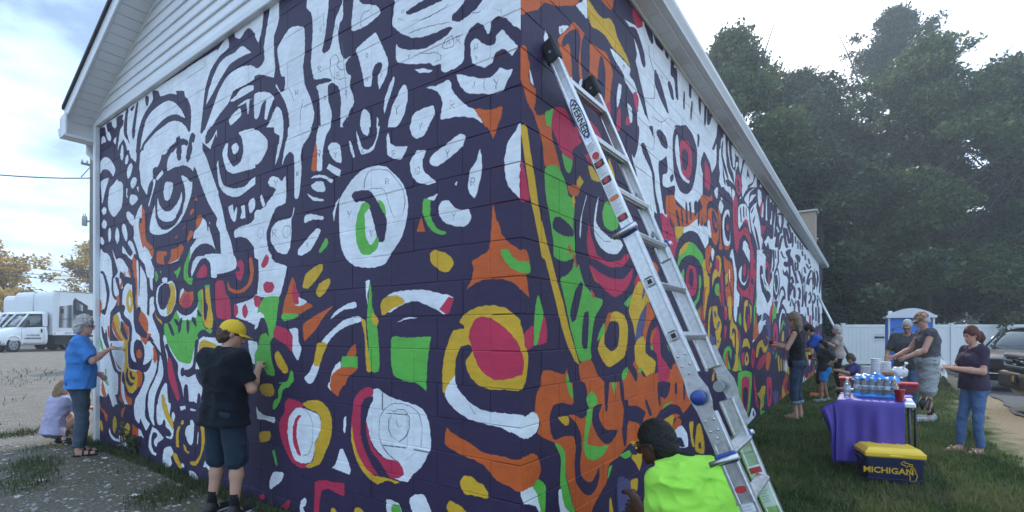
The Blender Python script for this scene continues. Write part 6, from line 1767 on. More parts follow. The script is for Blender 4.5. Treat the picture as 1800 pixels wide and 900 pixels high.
# ---------------------------------------------------------------- vehicles, lofted from cross sections
black_paint = mat('black_paint', (.004, .004, .005), .38, coat=.15); white_paint = mat('white_paint', (.70, .72, .73), .28, coat=.6, var=.03, vscale=.7)
dark_paint = mat('dark_grey_paint', (.005, .005, .006), .38, coat=.15)
glass = mat('car_glass', (.03, .04, .045), .05, spec=.9); chrome = mat('chrome', (.62, .64, .66), .18, metal=1.); rubber = mat('tyre_rubber', (.018, .018, .019), .85, bump=.3)
alloy = mat('wheel_alloy', (.38, .39, .40), .35, metal=.8); lampg = mat('lamp_glass', (.55, .58, .60), .08, spec=.8); lampo = mat('amber_lamp', (.60, .13, .02), .25); lampr = mat('red_lamp', (.45, .02, .015), .3)
def loft(secs, name, m, parent, sub=2, closed=True):
    """secs: list of (x, [(y, z), ...]) sections of equal point counts"""
    bm = bmesh.new(); rings = [[bm.verts.new((x, y, z)) for y, z in pts] for x, pts in secs]; n = len(rings[0])
    for a, b in zip(rings, rings[1:]):
        for i in range(n): bm.faces.new((a[i], a[(i + 1) % n], b[(i + 1) % n], b[i]))
    bm.faces.new(rings[0][::-1]); bm.faces.new(rings[-1])
    bmesh.ops.recalc_face_normals(bm, faces=bm.faces[:])
    me = bpy.data.meshes.new(name); bm.to_mesh(me); bm.free(); o = link(name, me, m, parent, True)
    if sub:
        md = o.modifiers.new('s', 'SUBSURF'); md.levels = md.render_levels = sub
    return o
def wheel(parent, x, y, r, w, side):
    mb = MB(); Mx = Matrix.Translation((x, y, r)) @ Matrix.Rotation(math.pi / 2, 4, 'X')
    mb.lathe([(r * .62, -w / 2), (r * .93, -w / 2), (r, -w / 2 + .03), (r, w / 2 - .03), (r * .93, w / 2), (r * .62, w / 2)], 28, Mx)
    t = mb.build('wheel', rubber, parent)
    mb = MB(); Mx2 = Mx @ Matrix.Translation((0, 0, -side * (w / 2 - .02)))
    mb.lathe([(r * .63, -.03), (r * .63, .03), (r * .52, .02), (r * .2, .035), (.001, .04)], 24, Mx2 @ Matrix.Rotation(math.pi if side > 0 else 0, 4, 'X'))
    rim = mb.build('rim', alloy, None); rim.parent = t
    for k in range(6):
        a = k * math.pi / 3; mb = MB(); mb.tube([Mx2 @ Vector((math.cos(a) * r * .36, math.sin(a) * r * .36, -side * .022)), Mx2 @ Vector((math.cos(a) * r * .36, math.sin(a) * r * .36, -side * .052))], r * .075, 8)
        h_ = mb.build('rim_hole', rubber, None); h_.parent = t
    return t
def section(hw, z0, z1, ztop, hwt, n=0):
    """half-symmetric body section: sill, side, shoulder, roof"""
    R_ = [(hw * .55, z0), (hw * .94, z0 + .03), (hw, (z0 + z1) * .5), (hw * .985, z1), (hwt, ztop - .05), (hwt * .8, ztop)]
    return [(-y, z) for y, z in R_[::-1]] + R_ if False else R_ + [(-y, z) for y, z in R_[::-1]]
def suv(name, loc, rz, label, L, hw, hood, roofh, paint, group, wheelr=.37, slope=.8):
    """a car along +x (nose at x = 0, tail at x = -L)"""
    t = empty(name, loc, rz, label, 'car', group)
    b = [(-.0, section(hw * .80, .34, .62, hood - .20, hw * .74)), (-.10, section(hw * .93, .24, .66, hood - .10, hw * .84)), (-.45, section(hw, .22, .74, hood - .02, hw * .88)), (-1.15, section(hw, .22, .80, hood + .04, hw * .88)),
         (-1.55, section(hw, .22, .84, hood + .07, hw * .86)), (-L + .5, section(hw, .22, .88, hood + .12, hw * .86)), (-L + .12, section(hw * .95, .28, .88, hood + .08, hw * .82)), (-L, section(hw * .86, .38, .80, hood - .05, hw * .74))]
    body = loft(b, 'body', paint, t)
    g0 = -1.30; cab = [(g0 - .02, section(hw * .84, hood - .02, hood + .02, hood + .06, hw * .80)), (g0 - slope, section(hw * .88, hood, hood + .15, roofh - .04, hw * .64)), (g0 - slope - .5, section(hw * .89, hood, hood + .18, roofh, hw * .66)),
           (-L + .9, section(hw * .89, hood, hood + .18, roofh - .01, hw * .66)), (-L + .22, section(hw * .86, hood, hood + .1, hood + .12, hw * .74))]
    loft(cab, 'cabin_glass', glass, t)
    rf = [(g0 - slope - .02, section(hw * .66, roofh - .035, roofh - .02, roofh + .012, hw * .60)), (g0 - slope - .5, section(hw * .69, roofh - .03, roofh - .01, roofh + .03, hw * .62)), (-L + .95, section(hw * .69, roofh - .03, roofh - .01, roofh + .025, hw * .62)), (-L + .75, section(hw * .66, roofh - .05, roofh - .04, roofh - .01, hw * .6))]
    loft(rf, 'roof', paint, t)
    for s in (-1, 1):
        mb = MB(); mb.tube([(g0 + .02, s * hw * .83, hood + .05), (g0 - slope, s * hw * .67, roofh - .02)], .035, 6); mb.build('window_pillar', paint, t)
        mb = MB(); mb.tube([(g0 - slope - .75, s * hw * .88, hood + .08), (g0 - slope - .72, s * hw * .70, roofh - .02)], .035, 6); mb.build('window_pillar', paint, t)
        mb = MB(); mb.box((g0 - .35, s * (hw + .10), hood + .10), (.12, .2, .14), None, .035, 2); mb.build('wing_mirror', paint, t)
        for x in (-.92, -L + .95):
            wheel(t, x, s * (hw - .10), wheelr, .22, s)
            mb = MB(); mb.tube([(x + math.cos(a) * (wheelr + .045), s * (hw + .004), wheelr + math.sin(a) * (wheelr + .045)) for a in [math.pi * k / 12 for k in range(13)]], .028, 6); mb.build('wheel_arch', dark, t)
        mb = MB(); mb.box((-2.0, s * (hw * .995), .86), (.18, .03, .03), None, .01); mb.build('door_handle', paint, t)
    return t
capm_ = mat('black_bumper', (.008, .008, .009), .7)
CARS = 'cars parked on the drive by the fence'
# sedan nose towards the camera, behind the woman in the purple top
c1 = suv('parked_car', (11.45, 12.0, .03), R(205), 'shiny black car with a slatted grille behind the woman in the purple top', 4.9, .93, .93, 1.52, black_paint, CARS, slope=1.0); c1.scale = (.72, .62, 1)
for k in range(6):
    mb = MB(); mb.box((.006 - .004 * k, 0, .56 + k * .045), (.03, .82 - .03 * abs(k - 4), .018), None, .005); mb.build('grille_bar', chrome if k == 5 else dark, c1)
for s in (-1, 1):
    mb = MB(); mb.box((-.16, s * .70, .73), (.26, .34, .13), Matrix.Rotation(s * .45, 3, 'Z'), .04, 2); mb.build('headlight', lampg, c1)
mb = MB(); mb.box((.02, 0, .42), (.03, 1.4, .02), None, .006); mb.build('bumper_strip', chrome, c1)
# SUV with the maize M plate, at the right edge
c2 = suv('parked_car', (8.78, 8.62, .03), R(150), 'dark SUV with a chrome bar grille and a yellow M front plate at right', 5.0, .99, 1.12, 1.82, dark_paint, CARS, .41, .62)
for k, zz in enumerate((.98, .885, .79)):
    mb = MB(); mb.box((.03, 0, zz), (.07, 1.30, .062), None, .02, 2); mb.build('grille_bar', chrome, c2)
mb = MB(); mb.box((.0, 0, .885), (.06, 1.36, .30), None, .02); mb.build('grille', dark, c2)
mb = MB(); mb.box((.072, 0, .885), (.012, .20, .08), None, .03, 2); mb.build('badge', dark, c2)
for s in (-1, 1):
    mb = MB(); mb.box((-.10, s * .80, .90), (.22, .30, .24), Matrix.Rotation(s * .35, 3, 'Z'), .03, 2); mb.build('headlight', lampg, c2)
    mb = MB(); mb.box((-.12, s * .955, .96), (.16, .035, .12), Matrix.Rotation(s * .25, 3, 'Z'), .012); mb.build('marker_lamp', lampo, c2)
mb = MB(); mb.box((.02, 0, .55), (.14, 1.80, .30), None, .06, 2); mb.build('bumper', capm_, c2)
mb = MB(); mb.box((.10, -.02, .60), (.012, .31, .16), None, .008); pl_ = mb.build('number_plate', mat('plate_navy', (.012, .018, .05), .4), c2)
maize = mat('maize_yellow', (.62, .38, .02), .5)
def letter(pts_list, origin, ax, ay, az, th, m, name, parent):
    mb = MB()
    for P in pts_list: mb.prism(P, ax, ay, az, origin, th)
    o = mb.build(name, m); o.parent = parent; return o
Mp = [(-.05, -.05), (-.05, -.025), (-.038, -.025), (-.038, .025), (-.05, .025), (-.05, .05), (-.018, .05), (0, .012), (.018, .05), (.05, .05), (.05, .025), (.038, .025), (.038, -.025), (.05, -.025), (.05, -.05), (.014, -.05), (.014, -.025), (.021, -.025), (.021, .008), (0, -.035), (-.021, .008), (-.021, -.025), (-.014, -.025), (-.014, -.05)]
letter([[(-a, b) for a, b in Mp][::-1]], (.107, -.02, .60), Vector((0, -1, 0)), Vector((0, 0, 1)), Vector((1, 0, 0)), .004, maize, 'plate_letter', pl_)
# box vans of the appliance shop on the left: cab towards -x
def text_mesh(s, size, m, name, parent, Mx, depth=.002, bold=False, sx=1.):
    cu = bpy.data.curves.new(name, 'FONT'); cu.body = s; cu.size = size; cu.extrude = depth; cu.align_x = 'CENTER'; cu.align_y = 'CENTER'; cu.resolution_u = 2
    if bold: cu.offset = size * .018
    to = bpy.data.objects.new('t', cu); COL.objects.link(to)
    me = bpy.data.meshes.new_from_object(to.evaluated_get(bpy.context.evaluated_depsgraph_get())); bpy.data.objects.remove(to); bpy.data.curves.remove(cu)
    me.transform(Mx @ Matrix.Diagonal((sx, 1, 1, 1))); me.materials.clear()
    o = link(name, me, m); 
    if parent is not None: o.parent = parent
    return o
steelp = bpy.data.materials.new('appliance_print'); steelp.use_nodes = True; nt = steelp.node_tree; b_ = nt.nodes['Principled BSDF']
t_ = N(nt, 'ShaderNodeTexCoord'); w_ = N(nt, 'ShaderNodeTexWave', i_Scale=.55, i_Distortion=1.2, i_Detail=2.0); nt.links.new(t_.outputs['Object'], w_.inputs[0])
nt.links.new(ramp(nt, w_.outputs[0], [(0, (.07, .075, .08)), (.5, (.22, .23, .24)), (1, (.44, .46, .48))]), b_.inputs['Base Color']); b_.inputs['Roughness'].default_value = .45
ink = mat('black_print', (.025, .027, .03), .5); inkg = mat('mid_print', (.12, .125, .13), .5)
def box_van(loc, rz, label, full):
    t = empty('box_van', loc, rz, label, 'van', 'white box vans parked along the lot')
    # cab: loft along x, nose at x=0
    def sc(hw, z0, z1, zt, hwt): return section(hw, z0, z1, zt, hwt)
    loft([(0, sc(.84, .42, .80, .98, .74)), (-.12, sc(.97, .36, .85, 1.10, .82)), (-.6, sc(1.0, .36, .95, 1.22, .86)), (-1.15, sc(1.0, .36, 1.0, 1.34, .88)), (-2.75, sc(1.0, .36, 1.02, 1.40, .90)), (-2.8, sc(1.0, .38, 1.02, 1.40, .90))], 'cab', white_paint, t, 2)
    loft([(-1.05, sc(.86, 1.2, 1.26, 1.34, .80)), (-1.75, sc(.90, 1.25, 1.5, 2.02, .70)), (-2.74, sc(.91, 1.25, 1.5, 2.08, .74)), (-2.78, sc(.90, 1.3, 1.5, 2.06, .74))], 'cab_glass', glass, t, 1)
    loft([(-1.72, sc(.70, 1.97, 1.99, 2.05, .62)), (-2.0, sc(.76, 1.96, 2.0, 2.12, .66)), (-2.80, sc(.78, 1.96, 2.0, 2.16, .68)), (-2.84, sc(.77, 1.98, 2.0, 2.14, .68))], 'cab_roof', white_paint, t, 1)
    for s in (-1, 1):
        mb = MB(); mb.tube([(-1.02, s * .88, 1.30), (-1.72, s * .76, 2.0)], .05, 6); mb.build('window_pillar', white_paint, t)
        mb = MB(); mb.box((-2.62, s * .875, 1.70), (.30, .08, .72), None, .02); mb.build('door_post', white_paint, t)
        mb = MB(); mb.tube([(-1.22, s * 1.006, .48), (-1.20, s * 1.006, 1.28), (-2.5, s * 1.012, 1.32), (-2.5, s * 1.012, .48), (-1.22, s * 1.006, .46)], .008, 5); mb.build('door_seam', dark, t)
        mb = MB(); mb.box((-2.36, s * 1.01, 1.12), (.09, .035, .2), None, .012); mb.build('door_handle', dark, t)
        mb = MB(); mb.box((-1.5, s * 1.16, 1.50), (.16, .22, .34), None, .04, 2); mb.build('wing_mirror', dark, t)
        wheel(t, -.78, s * .86, .40, .24, s); wheel(t, -5.2, s * .80, .40, .40, s)
        mb = MB(); mb.tube([(-.78 + math.cos(a) * .46, s * 1.0, .40 + math.sin(a) * .46) for a in [math.pi * k / 12 for k in range(13)]], .05, 6); mb.build('wheel_arch', white_paint, t)
    mb = MB(); mb.box((-.02, 0, .52), (.2, 1.9, .22), None, .06, 2); mb.build('bumper', dark, t)
    # cargo box with rounded front cap
    bx = -2.95; Lb = 4.3; hb = 1.14
    mb = MB(); mb.box((bx - Lb / 2 - .22, 0, 2.06), (Lb - .44, 2 * hb, 2.36), None, .025); mb.build('cargo_box', white_paint, t)
    cap_ = [(bx - .44 + .0, .90), (bx - .44, 3.24), (bx - .26, 3.23), (bx - .10, 3.14), (bx - .02, 2.98), (bx, 2.75), (bx, .90)]
    mb = MB(); mb.prism(cap_, Vector((1, 0, 0)), Vector((0, 0, 1)), Vector((0, 1, 0)), (0, -hb - .012, 0), 2 * hb + .024); mb.build('box_nose', mat('nose_panel', (.60, .62, .63), .35), t, .02)
    mb = MB(); mb.box((bx - Lb / 2, hb + .012, .94), (Lb, .03, .12), None, .006); mb.build('box_sill', white_paint, t)
    mb = MB(); mb.box((bx - Lb / 2, hb + .008, 3.22), (Lb, .03, .05), None, .006); mb.build('box_rail', alloy, t)
    mb = MB(); mb.box((bx - Lb / 2 - .2, 0, .62), (Lb - .3, 1.5, .5)); mb.build('chassis', dark, t)
    for k, x in enumerate((-.10, -Lb + .15)):
        mb = MB(); mb.box((bx + x, hb + .03, .96), (.09, .02, .06)); mb.build('marker_lamp', lampo if k == 0 else lampr, t)
    if full:
        y = hb + .016
        def panel(name, poly, m, dy=0., d=.004):
            mb = MB(); mb.prism(poly, Vector((1, 0, 0)), Vector((0, 0, 1)), Vector((0, 1, 0)), (0, y + dy, 0), d); return mb.build(name, m, t)
        # printed picture of kitchen appliances on the side of the box
        panel('print_fridge', [(-3.30, 1.28), (-4.20, 1.28), (-4.20, 2.52), (-3.38, 2.42), (-3.36, 2.34)], steelp)
        panel('print_fridge', [(-4.22, 1.16), (-4.66, 1.12), (-4.70, 2.72), (-4.36, 2.92), (-4.22, 2.74)], inkg)
        panel('print_oven', [(-4.24, 2.02), (-4.74, 1.98), (-5.2, 2.0), (-5.2, 2.50), (-4.72, 2.74), (-4.36, 2.86), (-4.24, 2.70)], ink, .004)
        panel('print_range', [(-4.68, 1.12), (-5.9, 1.2), (-5.9, 1.92), (-4.70, 1.96)], steelp, .002)
        panel('print_range', [(-5.0, 1.94), (-5.95, 1.94), (-5.95, 2.2), (-5.3, 2.3), (-5.0, 2.26)], ink, .006)
        panel('print_window', [(-4.46, 2.28), (-4.86, 2.20), (-4.86, 2.52), (-4.46, 2.70)], steelp, .010)
        for (a, zz, b2) in ((-3.36, 1.76, -4.18), (-3.36, 1.70, -4.18)):
            panel('print_seam', [(a, zz), (b2, zz), (b2, zz + .02), (a, zz + .02)], ink, .006)
        panel('print_dispenser', [(-3.42, 2.05), (-3.62, 2.05), (-3.62, 2.30), (-3.42, 2.28)], ink, .006)
        TM = lambda x, z, yy: Matrix.Translation((x, yy, z)) @ Matrix.Rotation(math.pi, 4, 'Z') @ Matrix.Rotation(math.pi / 2, 4, 'X')
        text_mesh('517-423-2065', .135, ink, 'door_lettering', t, TM(-1.86, .88, 1.022), .003)
        for q in range(9):
            mb = MB(); mb.box((-1.42 - q * .105, 1.022, .73), (.07 + .02 * (q % 3), .006, .055)); mb.build('door_lettering', ink, t)
        text_mesh('ABOUT QUALITY', .135, inkg, 'box_lettering', t, TM(-4.2, .985, y + .018), .003)
    return t
VA = R(180 + 70)
for (x, y_, lab, full, sc_) in ((-25.7, 24.68, 'white box van with a picture of kitchen appliances on its side', True, (.72, .7, 1)),
                           (-27.5, 25.45, 'second white box van, its rounded box showing behind the picture van', False, (.72, .7, 1)),
                           (-29.3, 26.6, 'third white box van, only its box showing at the left edge', False, (.72, .7, .97))):
    v_ = box_van((x, y_, ground_z(x, y_) - .02), VA, lab, full); v_.scale = sc_
c3 = suv('parked_car', (-13.35, 15.6, ground_z(-13.4, 15.6)), R(180 + 62), 'dark off-road car parked between the white van and the building', 4.4, .95, 1.12, 1.82, black_paint, 'cars parked beside the building', .38, .35); c3.scale = (.8, .7, 1)
mb = MB(); mb.box((.0, 0, .50), (.16, 1.7, .2), None, .05, 2); mb.build('bumper', dark, c3)
# ---------------------------------------------------------------- utility pole, wires, buildings beyond the lot
wood = mat('pole_wood', (.13, .115, .10), .9, bump=.6, bscale=12, var=.25); wire = mat('black_wire', (.02, .02, .022), .6); zinc = mat('zinc_grey', (.30, .32, .33), .5, metal=.5)
PX = at(162.5, 584, 30); UP = empty('utility_pole', (PX.x, 30, 0), 0, 'grey utility pole with a transformer beside the left edge of the building', 'utility pole')
ztop = H + (584 - 277) / F * 30
mb = MB(); mb.tube([(PX.x, 30, 0), (PX.x, 30, 6), (PX.x, 30, ztop)], [.17, .15, .115], 10); child('pole', mb, wood, UP)
mb = MB(); mb.box((PX.x, 29.9, ztop - .5), (.95, .1, .12), R(60)); child('crossarm', mb, wood, UP)
mb = MB(); mb.tube([(PX.x, 29.9, ztop - .55), (PX.x - .34, 29.6, ztop - 1.3)], .03, 5); child('brace', mb, zinc, UP)
for k in (-.42, -.18, .18, .42):
    mb = MB(); mb.lathe([(.03, 0), (.05, .05), (.035, .09), (.05, .13), (.02, .17)], 8, Matrix.Translation((PX.x + k * .5, 29.9 + k * .87, ztop - .44))); child('insulator', mb, zinc, UP)
tz = H + (584 - 390) / F * 30
mb = MB(); mb.lathe([(.05, -.30), (.13, -.28), (.135, .22), (.12, .27), (.04, .30)], 14, Matrix.Translation((PX.x - .26, 29.75, tz))); tr_ = child('transformer', mb, zinc, UP)
for k in (-.06, .06):
    mb = MB(); mb.lathe([(.02, .26), (.028, .32), (.02, .38), (.026, .42), (.008, .46)], 8, Matrix.Translation((PX.x - .26 + k, 29.75, tz))); child('bushing', mb, zinc, UP)
mb = MB(); mb.box((PX.x - .13, 29.85, tz), (.2, .08, .10)); child('bracket', mb, zinc, UP)
WG = 'overhead wires left of the pole'
def cable(a, b, sag, r, lab):
    a, b = Vector(a), Vector(b); P = [a.lerp(b, i / 16) - Vector((0, 0, 4 * sag * (i / 16) * (1 - i / 16))) for i in range(17)]
    mb = MB(); mb.tube(P, r, 6); o = mb.build('overhead_wire', wire); return tag(o, lab, 'wire', WG)
cable(at(-160, 290, 21), (PX.x, 30, H + (584 - 313) / F * 30), .18, .035, 'thick black wire running from the pole to the upper left')
cable(at(-200, 438, 40), at(420, 490, 44), .6, .022, 'upper thin wire crossing the yellow autumn trees')
cable(at(-200, 457, 40), at(420, 492, 44), .5, .022, 'middle thin wire crossing the yellow autumn trees')
cable(at(-200, 462, 39), at(420, 500, 43), .5, .028, 'lowest wire crossing above the white vans')
brk = mat('dark_brick', (.055, .05, .05), .85, bump=.4); wb = mat('white_block', (.55, .56, .57), .7, var=.06)
BB = empty('brick_building', at(150, 600, 40), 0, 'dark brick building end just left of the pole and behind the vans', 'building')
mb = MB(); mb.box(at(175, 560, 41) + Vector((0, 3, -1.2)), (3.2, 6, 9.4), R(20)); child('wall', mb, brk, BB)
mb = MB(); mb.box(at(175, 469, 41) + Vector((0, 3, .02)), (3.4, 6.2, .16), R(20)); child('parapet', mb, mat('concrete_cap', (.42, .38, .33), .8), BB)
WB2 = empty('white_outbuilding', at(165, 600, 35), 0, 'low white outbuilding with a sloping roof behind the picture van', 'building')
c_ = at(168, 560, 36); mb = MB(); mb.box(c_ + Vector((.8, 2, -.4)), (2.6, 4, 5.0), R(20)); child('wall', mb, wb, WB2)
mb = MB(); mb.prism([(-1.7, 0), (1.7, .9), (1.7, 1.05), (-1.7, .15)], Vector((1, 0, 0)), Vector((0, 0, 1)), Vector((0, 1, 0)), c_ + Vector((.8, 0, 2.25)), 4.2); child('roof', mb, white_paint, WB2)
# low far tree line so that the lot does not run to the horizon
rs = np.random.RandomState(77)
fb = [( -95 + 6.5 * i + rs.uniform(-2, 2), 92 + rs.uniform(-6, 6), rs.uniform(.6, 2.2), rs.uniform(2.6, 4.2)) for i in range(12)] + [(26 + 6 * i, 66 + rs.uniform(-4, 4), rs.uniform(2, 7), rs.uniform(3, 5)) for i in range(14)]
tag(link('distant_woods', crown_mesh('distant_woods', fb, 42000, .30, 78, leafD)), kind='stuff')
# ---------------------------------------------------------------- the big folding ladder leaning on the side wall
alum = bpy.data.materials.new('ladder_aluminium'); alum.use_nodes = True; nt = alum.node_tree; b_ = nt.nodes['Principled BSDF']
t_ = N(nt, 'ShaderNodeTexCoord'); mp = N(nt, 'ShaderNodeMapping'); mp.inputs['Scale'].default_value = (14, 14, 14); nt.links.new(t_.outputs['Object'], mp.inputs[0])
n_ = N(nt, 'ShaderNodeTexNoise', i_Scale=3.0, i_Detail=5.0); nt.links.new(mp.outputs[0], n_.inputs[0])
nt.links.new(ramp(nt, n_.outputs[0], [(.3, (.46, .47, .48)), (.7, (.60, .61, .62))]), b_.inputs['Base Color']); nt.links.new(ramp(nt, n_.outputs[0], [(.3, (.30,) * 3), (.7, (.40,) * 3)]), b_.inputs['Roughness']); b_.inputs['Metallic'].default_value = .92
capm = mat('black_rubber', (.012, .014, .017), .6); bluep = mat('blue_plastic', (.012, .045, .22), .35); decal = mat('white_decal', (.66, .68, .70), .5); dred = mat('red_decal', (.45, .03, .04), .5); dora = mat('orange_decal', (.62, .15, .02), .5)
LT = pr(.02, .035, 3.045); OUT = 1.36
LAD = empty('folding_ladder', pr(.4, OUT, 0), 0, 'big aluminium folding ladder leaning against the side wall behind the man in green', 'ladder')
LU = (pr(0, OUT, 0) - pr(0, .035, 3.045)).normalized()      # down the ladder
LLEN = (pr(0, OUT, 0) - pr(0, .035, 3.045)).length
LN_ = LU.cross(DR).normalized()                             # out of the ladder plane
if LN_.dot(NR) < 0: LN_ = -LN_
lfr = frame(LU, DR)
def lp(u, s, n=0.):      # the ladder stands slightly twisted, its right foot nearer the wall
    return pr(s, .035, 3.045) + LU * u + LN_ * n - NR * (.055 * u / LLEN * (s - .235) / .5)
S0, S1 = .235, .745
def rail(s, u0, u1, dep, th, name):
    mb = MB(); c = lp((u0 + u1) / 2, s); lfr = frame(lp(u1, s) - lp(u0, s), DR)
    for q, (a, b) in enumerate((((0, 0), (th, dep)), )):
        mb.box(c, (u1 - u0, th, dep), lfr, .006)
    for e in (-1, 1): mb.box(c + LN_ * e * (dep / 2 - .008) + DR * th * .1, (u1 - u0, th + .012, .018), lfr, .004)
    return child(name, mb, alum, LAD)
UH = 2.07                                                    # hinge
for s in (S0, S1):
    o_ = -1 if s == S0 else 1
    rail(s, .07, 1.30, .064, .026, 'inner_rail')
    rail(s + o_ * .016, 1.20, UH - .09, .080, .028, 'outer_rail')
    rail(s + o_ * .016, UH + .10, UH + .52, .080, .028, 'outer_rail')
    rail(s + o_ * .010, UH + .40, LLEN - .04, .080, .028, 'lower_rail')
    mb = MB(); mb.box(lp(.035, s), (.15, .05, .095), lfr, .02, 2); child('rubber_cap', mb, capm, LAD)
    mb = MB(); mb.tube([lp(.05, s - .03 , 0), lp(.05, s - .028, 0)], .008, 8); child('rivet', mb, alum, LAD)
    mb = MB(); mb.box(lp(LLEN - .03, s + o_ * .02), (.10, .06, .12), lfr, .02, 2); child('rubber_foot', mb, capm, LAD)
    # hinge plates with rivets and release knob
    sh = s + o_ * .020
    pl_h = [(UH - .22, -.040), (UH - .22, .040), (UH - .07, .044), (UH - .01, .066), (UH + .05, .060), (UH + .09, .044), (UH + .24, .040), (UH + .24, -.040), (UH + .08, -.044), (UH, -.058), (UH - .07, -.044)]
    pl_h = [(a_, b_2 * (.82 if s == S0 else .70)) for a_, b_2 in pl_h]
    mb = MB(); mb.prism(pl_h, LU, LN_, DR * o_, lp(0, sh + o_ * .0155), .008); hp = child('hinge_plate', mb, alum, LAD)
    for (u, nn) in ((-.19, .018), (-.19, -.018), (-.14, .02), (-.14, -.02), (-.10, 0), (.13, .02), (.13, -.02), (.18, .018), (.18, -.018), (.215, 0)):
        mb = MB(); mb.lathe([(.0065, 0), (.006, .003), (.003, .005), (.0005, .0056)], 8, Matrix.Translation(lp(UH + u, sh + o_ * .024, nn)) @ frame(LU, LN_, None).to_4x4() @ (Matrix.Identity(4) if frame(LU, LN_).col[2].dot(DR * o_) > 0 else Matrix.Rotation(math.pi, 4, 'X'))); child('rivet', mb, alum, hp)
    Mk = Matrix.Translation(lp(UH + .02, sh + o_ * .02)) @ frame(LU, LN_).to_4x4() @ (Matrix.Identity(4) if frame(LU, LN_).col[2].dot(DR * o_) > 0 else Matrix.Rotation(math.pi, 4, 'X'))
    if s == S0:
        mb = MB(); mb.lathe([(.018, 0), (.018, .014), (.034, .018), (.036, .034), (.028, .046), (.012, .052), (.001, .053)], 20, Mk); child('hinge_knob', mb, bluep, hp)
    mb = MB(); mb.lathe([(.030, -.060), (.032, -.05), (.029, -.042), (.015, -.036)], 20, Mk); child('hinge_disc', mb, zinc, hp)
# rungs
for u in (.22, .60, .93, 1.20, 1.49, 1.78, 2.38, 2.60, 2.86, 3.12):
    low = u > 1.3
    a = S0 - (.014 if low else 0); b = S1 + (.014 if low else 0)
    mb = MB(); c = lp(u, (a + b) / 2)
    Tn = (Vector((0, 0, 1)) - LU * LU.z).normalized()
    rf_ = frame(DR, Vector((NR.x, NR.y, -.25)))
    mb.box(c, (b - a, .072 if not low else .062, .030), rf_, .006)
    for k in (-1, 0, 1): mb.box(c + rf_.col[1] * k * .022 + rf_.col[2] * .017, (b - a, .006, .006), rf_)
    rg = child('rung', mb, alum, LAD)
    for e, s in ((1, a), (-1, b)):
        mb = MB(); p0 = lp(u, s + e * .012); mb.tube([p0 + LU * -.09, p0 + LU * -.03 + DR * e * .05, p0 + DR * e * .10 + LU * .005], [.009, .011, .008], 6)
        if not low: child('gusset', mb, alum, rg)
        else: mb.bm.free()
for u in (1.49, 1.78):      # square rung ends through the rail
    mb = MB(); mb.box(lp(u, S0 - .016 - .0165), (.034, .006, .034), lfr, .006); child('rung_socket', mb, capm, LAD)
    mb = MB(); mb.box(lp(u, S0 - .016 - .0155), (.050, .006, .050), lfr, .008); child('socket_rim', mb, alum, LAD)
for u, s in ((1.20, S0), (1.20, S1), (2.38, S0 - .01), (2.38, S1 + .01)):
    e = -1 if s < .5 else 1
    mb = MB(); mb.box(lp(u, s + e * .03, .0), (.05, .028, .10), lfr, .010, 2); lk = child('lock_collar', mb, bluep, LAD)
    mb = MB(); mb.tube([lp(u, s + e * .055, .06), lp(u + .005, s + e * .06, -.075)], .0135, 8); child('lock_handle', mb, alum, lk)
# decals on the outer face of the near rail
def sticker(u0, u1, n0, n1, m, name, s=S0 - .0155, par=LAD, lift=.0):
    mb = MB(); mb.box(lp((u0 + u1) / 2, s - .0012 - lift, (n0 + n1) / 2), (u1 - u0, .0016, abs(n1 - n0)), lfr); return child(name, mb, m, par)
rnl = random.Random(12)
def text_lines(u0, u1, n0, n1, s, par, step=.011):
    u = u0 + .006
    while u < u1 - .006:
        w = (n1 - n0) * rnl.uniform(.55, .95); mb = MB(); mb.box(lp(u, s - .0034, n0 + w / 2), (.0042, .0012, w), lfr); child('printed_line', mb, greyp, par); u += step
s_in = S0 - .0155
# oval maker's badge with its lettering
ov = [(.063 * 2 * math.cos(a), .030 * math.sin(a)) for a in [2 * math.pi * k / 28 for k in range(28)]]
Bc = lp(.50, s_in - .001); mb = MB(); mb.prism([(p * 1.0, q) for p, q in ov], LU, LN_, -DR, Bc, .0015); bd = child('badge', mb, bluep, LAD)
mb = MB(); mb.prism([(p * .9, q * .80) for p, q in ov], LU, LN_, -DR, Bc - DR * .0016, .001); child('badge_field', mb, decal, bd)
Mx = Matrix.Translation(lp(.50, s_in - .0042)) @ Matrix((LU, -LN_ if LU.cross(-LN_).dot(-DR) > 0 else LN_, -DR)).transposed().to_4x4()
tm = text_mesh('WERNER', .050, ink, 'badge_lettering', None, Mx, .0008, True, 1.05); attach(tm, bd)
for (u0, u1, kind) in ((.66, .72, 'w'), (.72, .765, 'c'), (.775, .81, 'r'), (.815, .875, 't'), (.88, .91, 'r'), (.92, .99, 't'), (.995, 1.012, 'o'), (1.016, 1.10, 't'), (1.105, 1.135, 'r')):
    if kind == 'r':
        d_ = sticker(u0, u1, -.027, .027, ink, 'danger_label'); mb = MB(); mb.prism([(p * .11, q * .55) for p, q in ov], LU, LN_, -DR, lp((u0 + u1) / 2, s_in - .003), .001); child('danger_oval', mb, dred, d_)
    elif kind == 'c':
        d_ = sticker(u0, u1, -.027, .027, decal, 'round_label'); mb = MB(); mb.prism([(p * .16, q * .68) for p, q in ov], LU, LN_, -DR, lp((u0 + u1) / 2, s_in - .003), .001); child('danger_oval', mb, dred, d_)
    elif kind == 'o': sticker(u0, u1, -.027, .027, dora, 'orange_label')
    else:
        d_ = sticker(u0, u1, -.028, .028, decal, 'text_label'); text_lines(u0, u1, -.024, .024, s_in, d_, .0125)
s_lo = S0 - .010 - .0150
d_ = sticker(2.50, 3.30, -.040, .040, decal, 'instruction_label', s_lo); text_lines(2.58, 3.28, -.034, .034, s_lo - .001, d_, .0135)
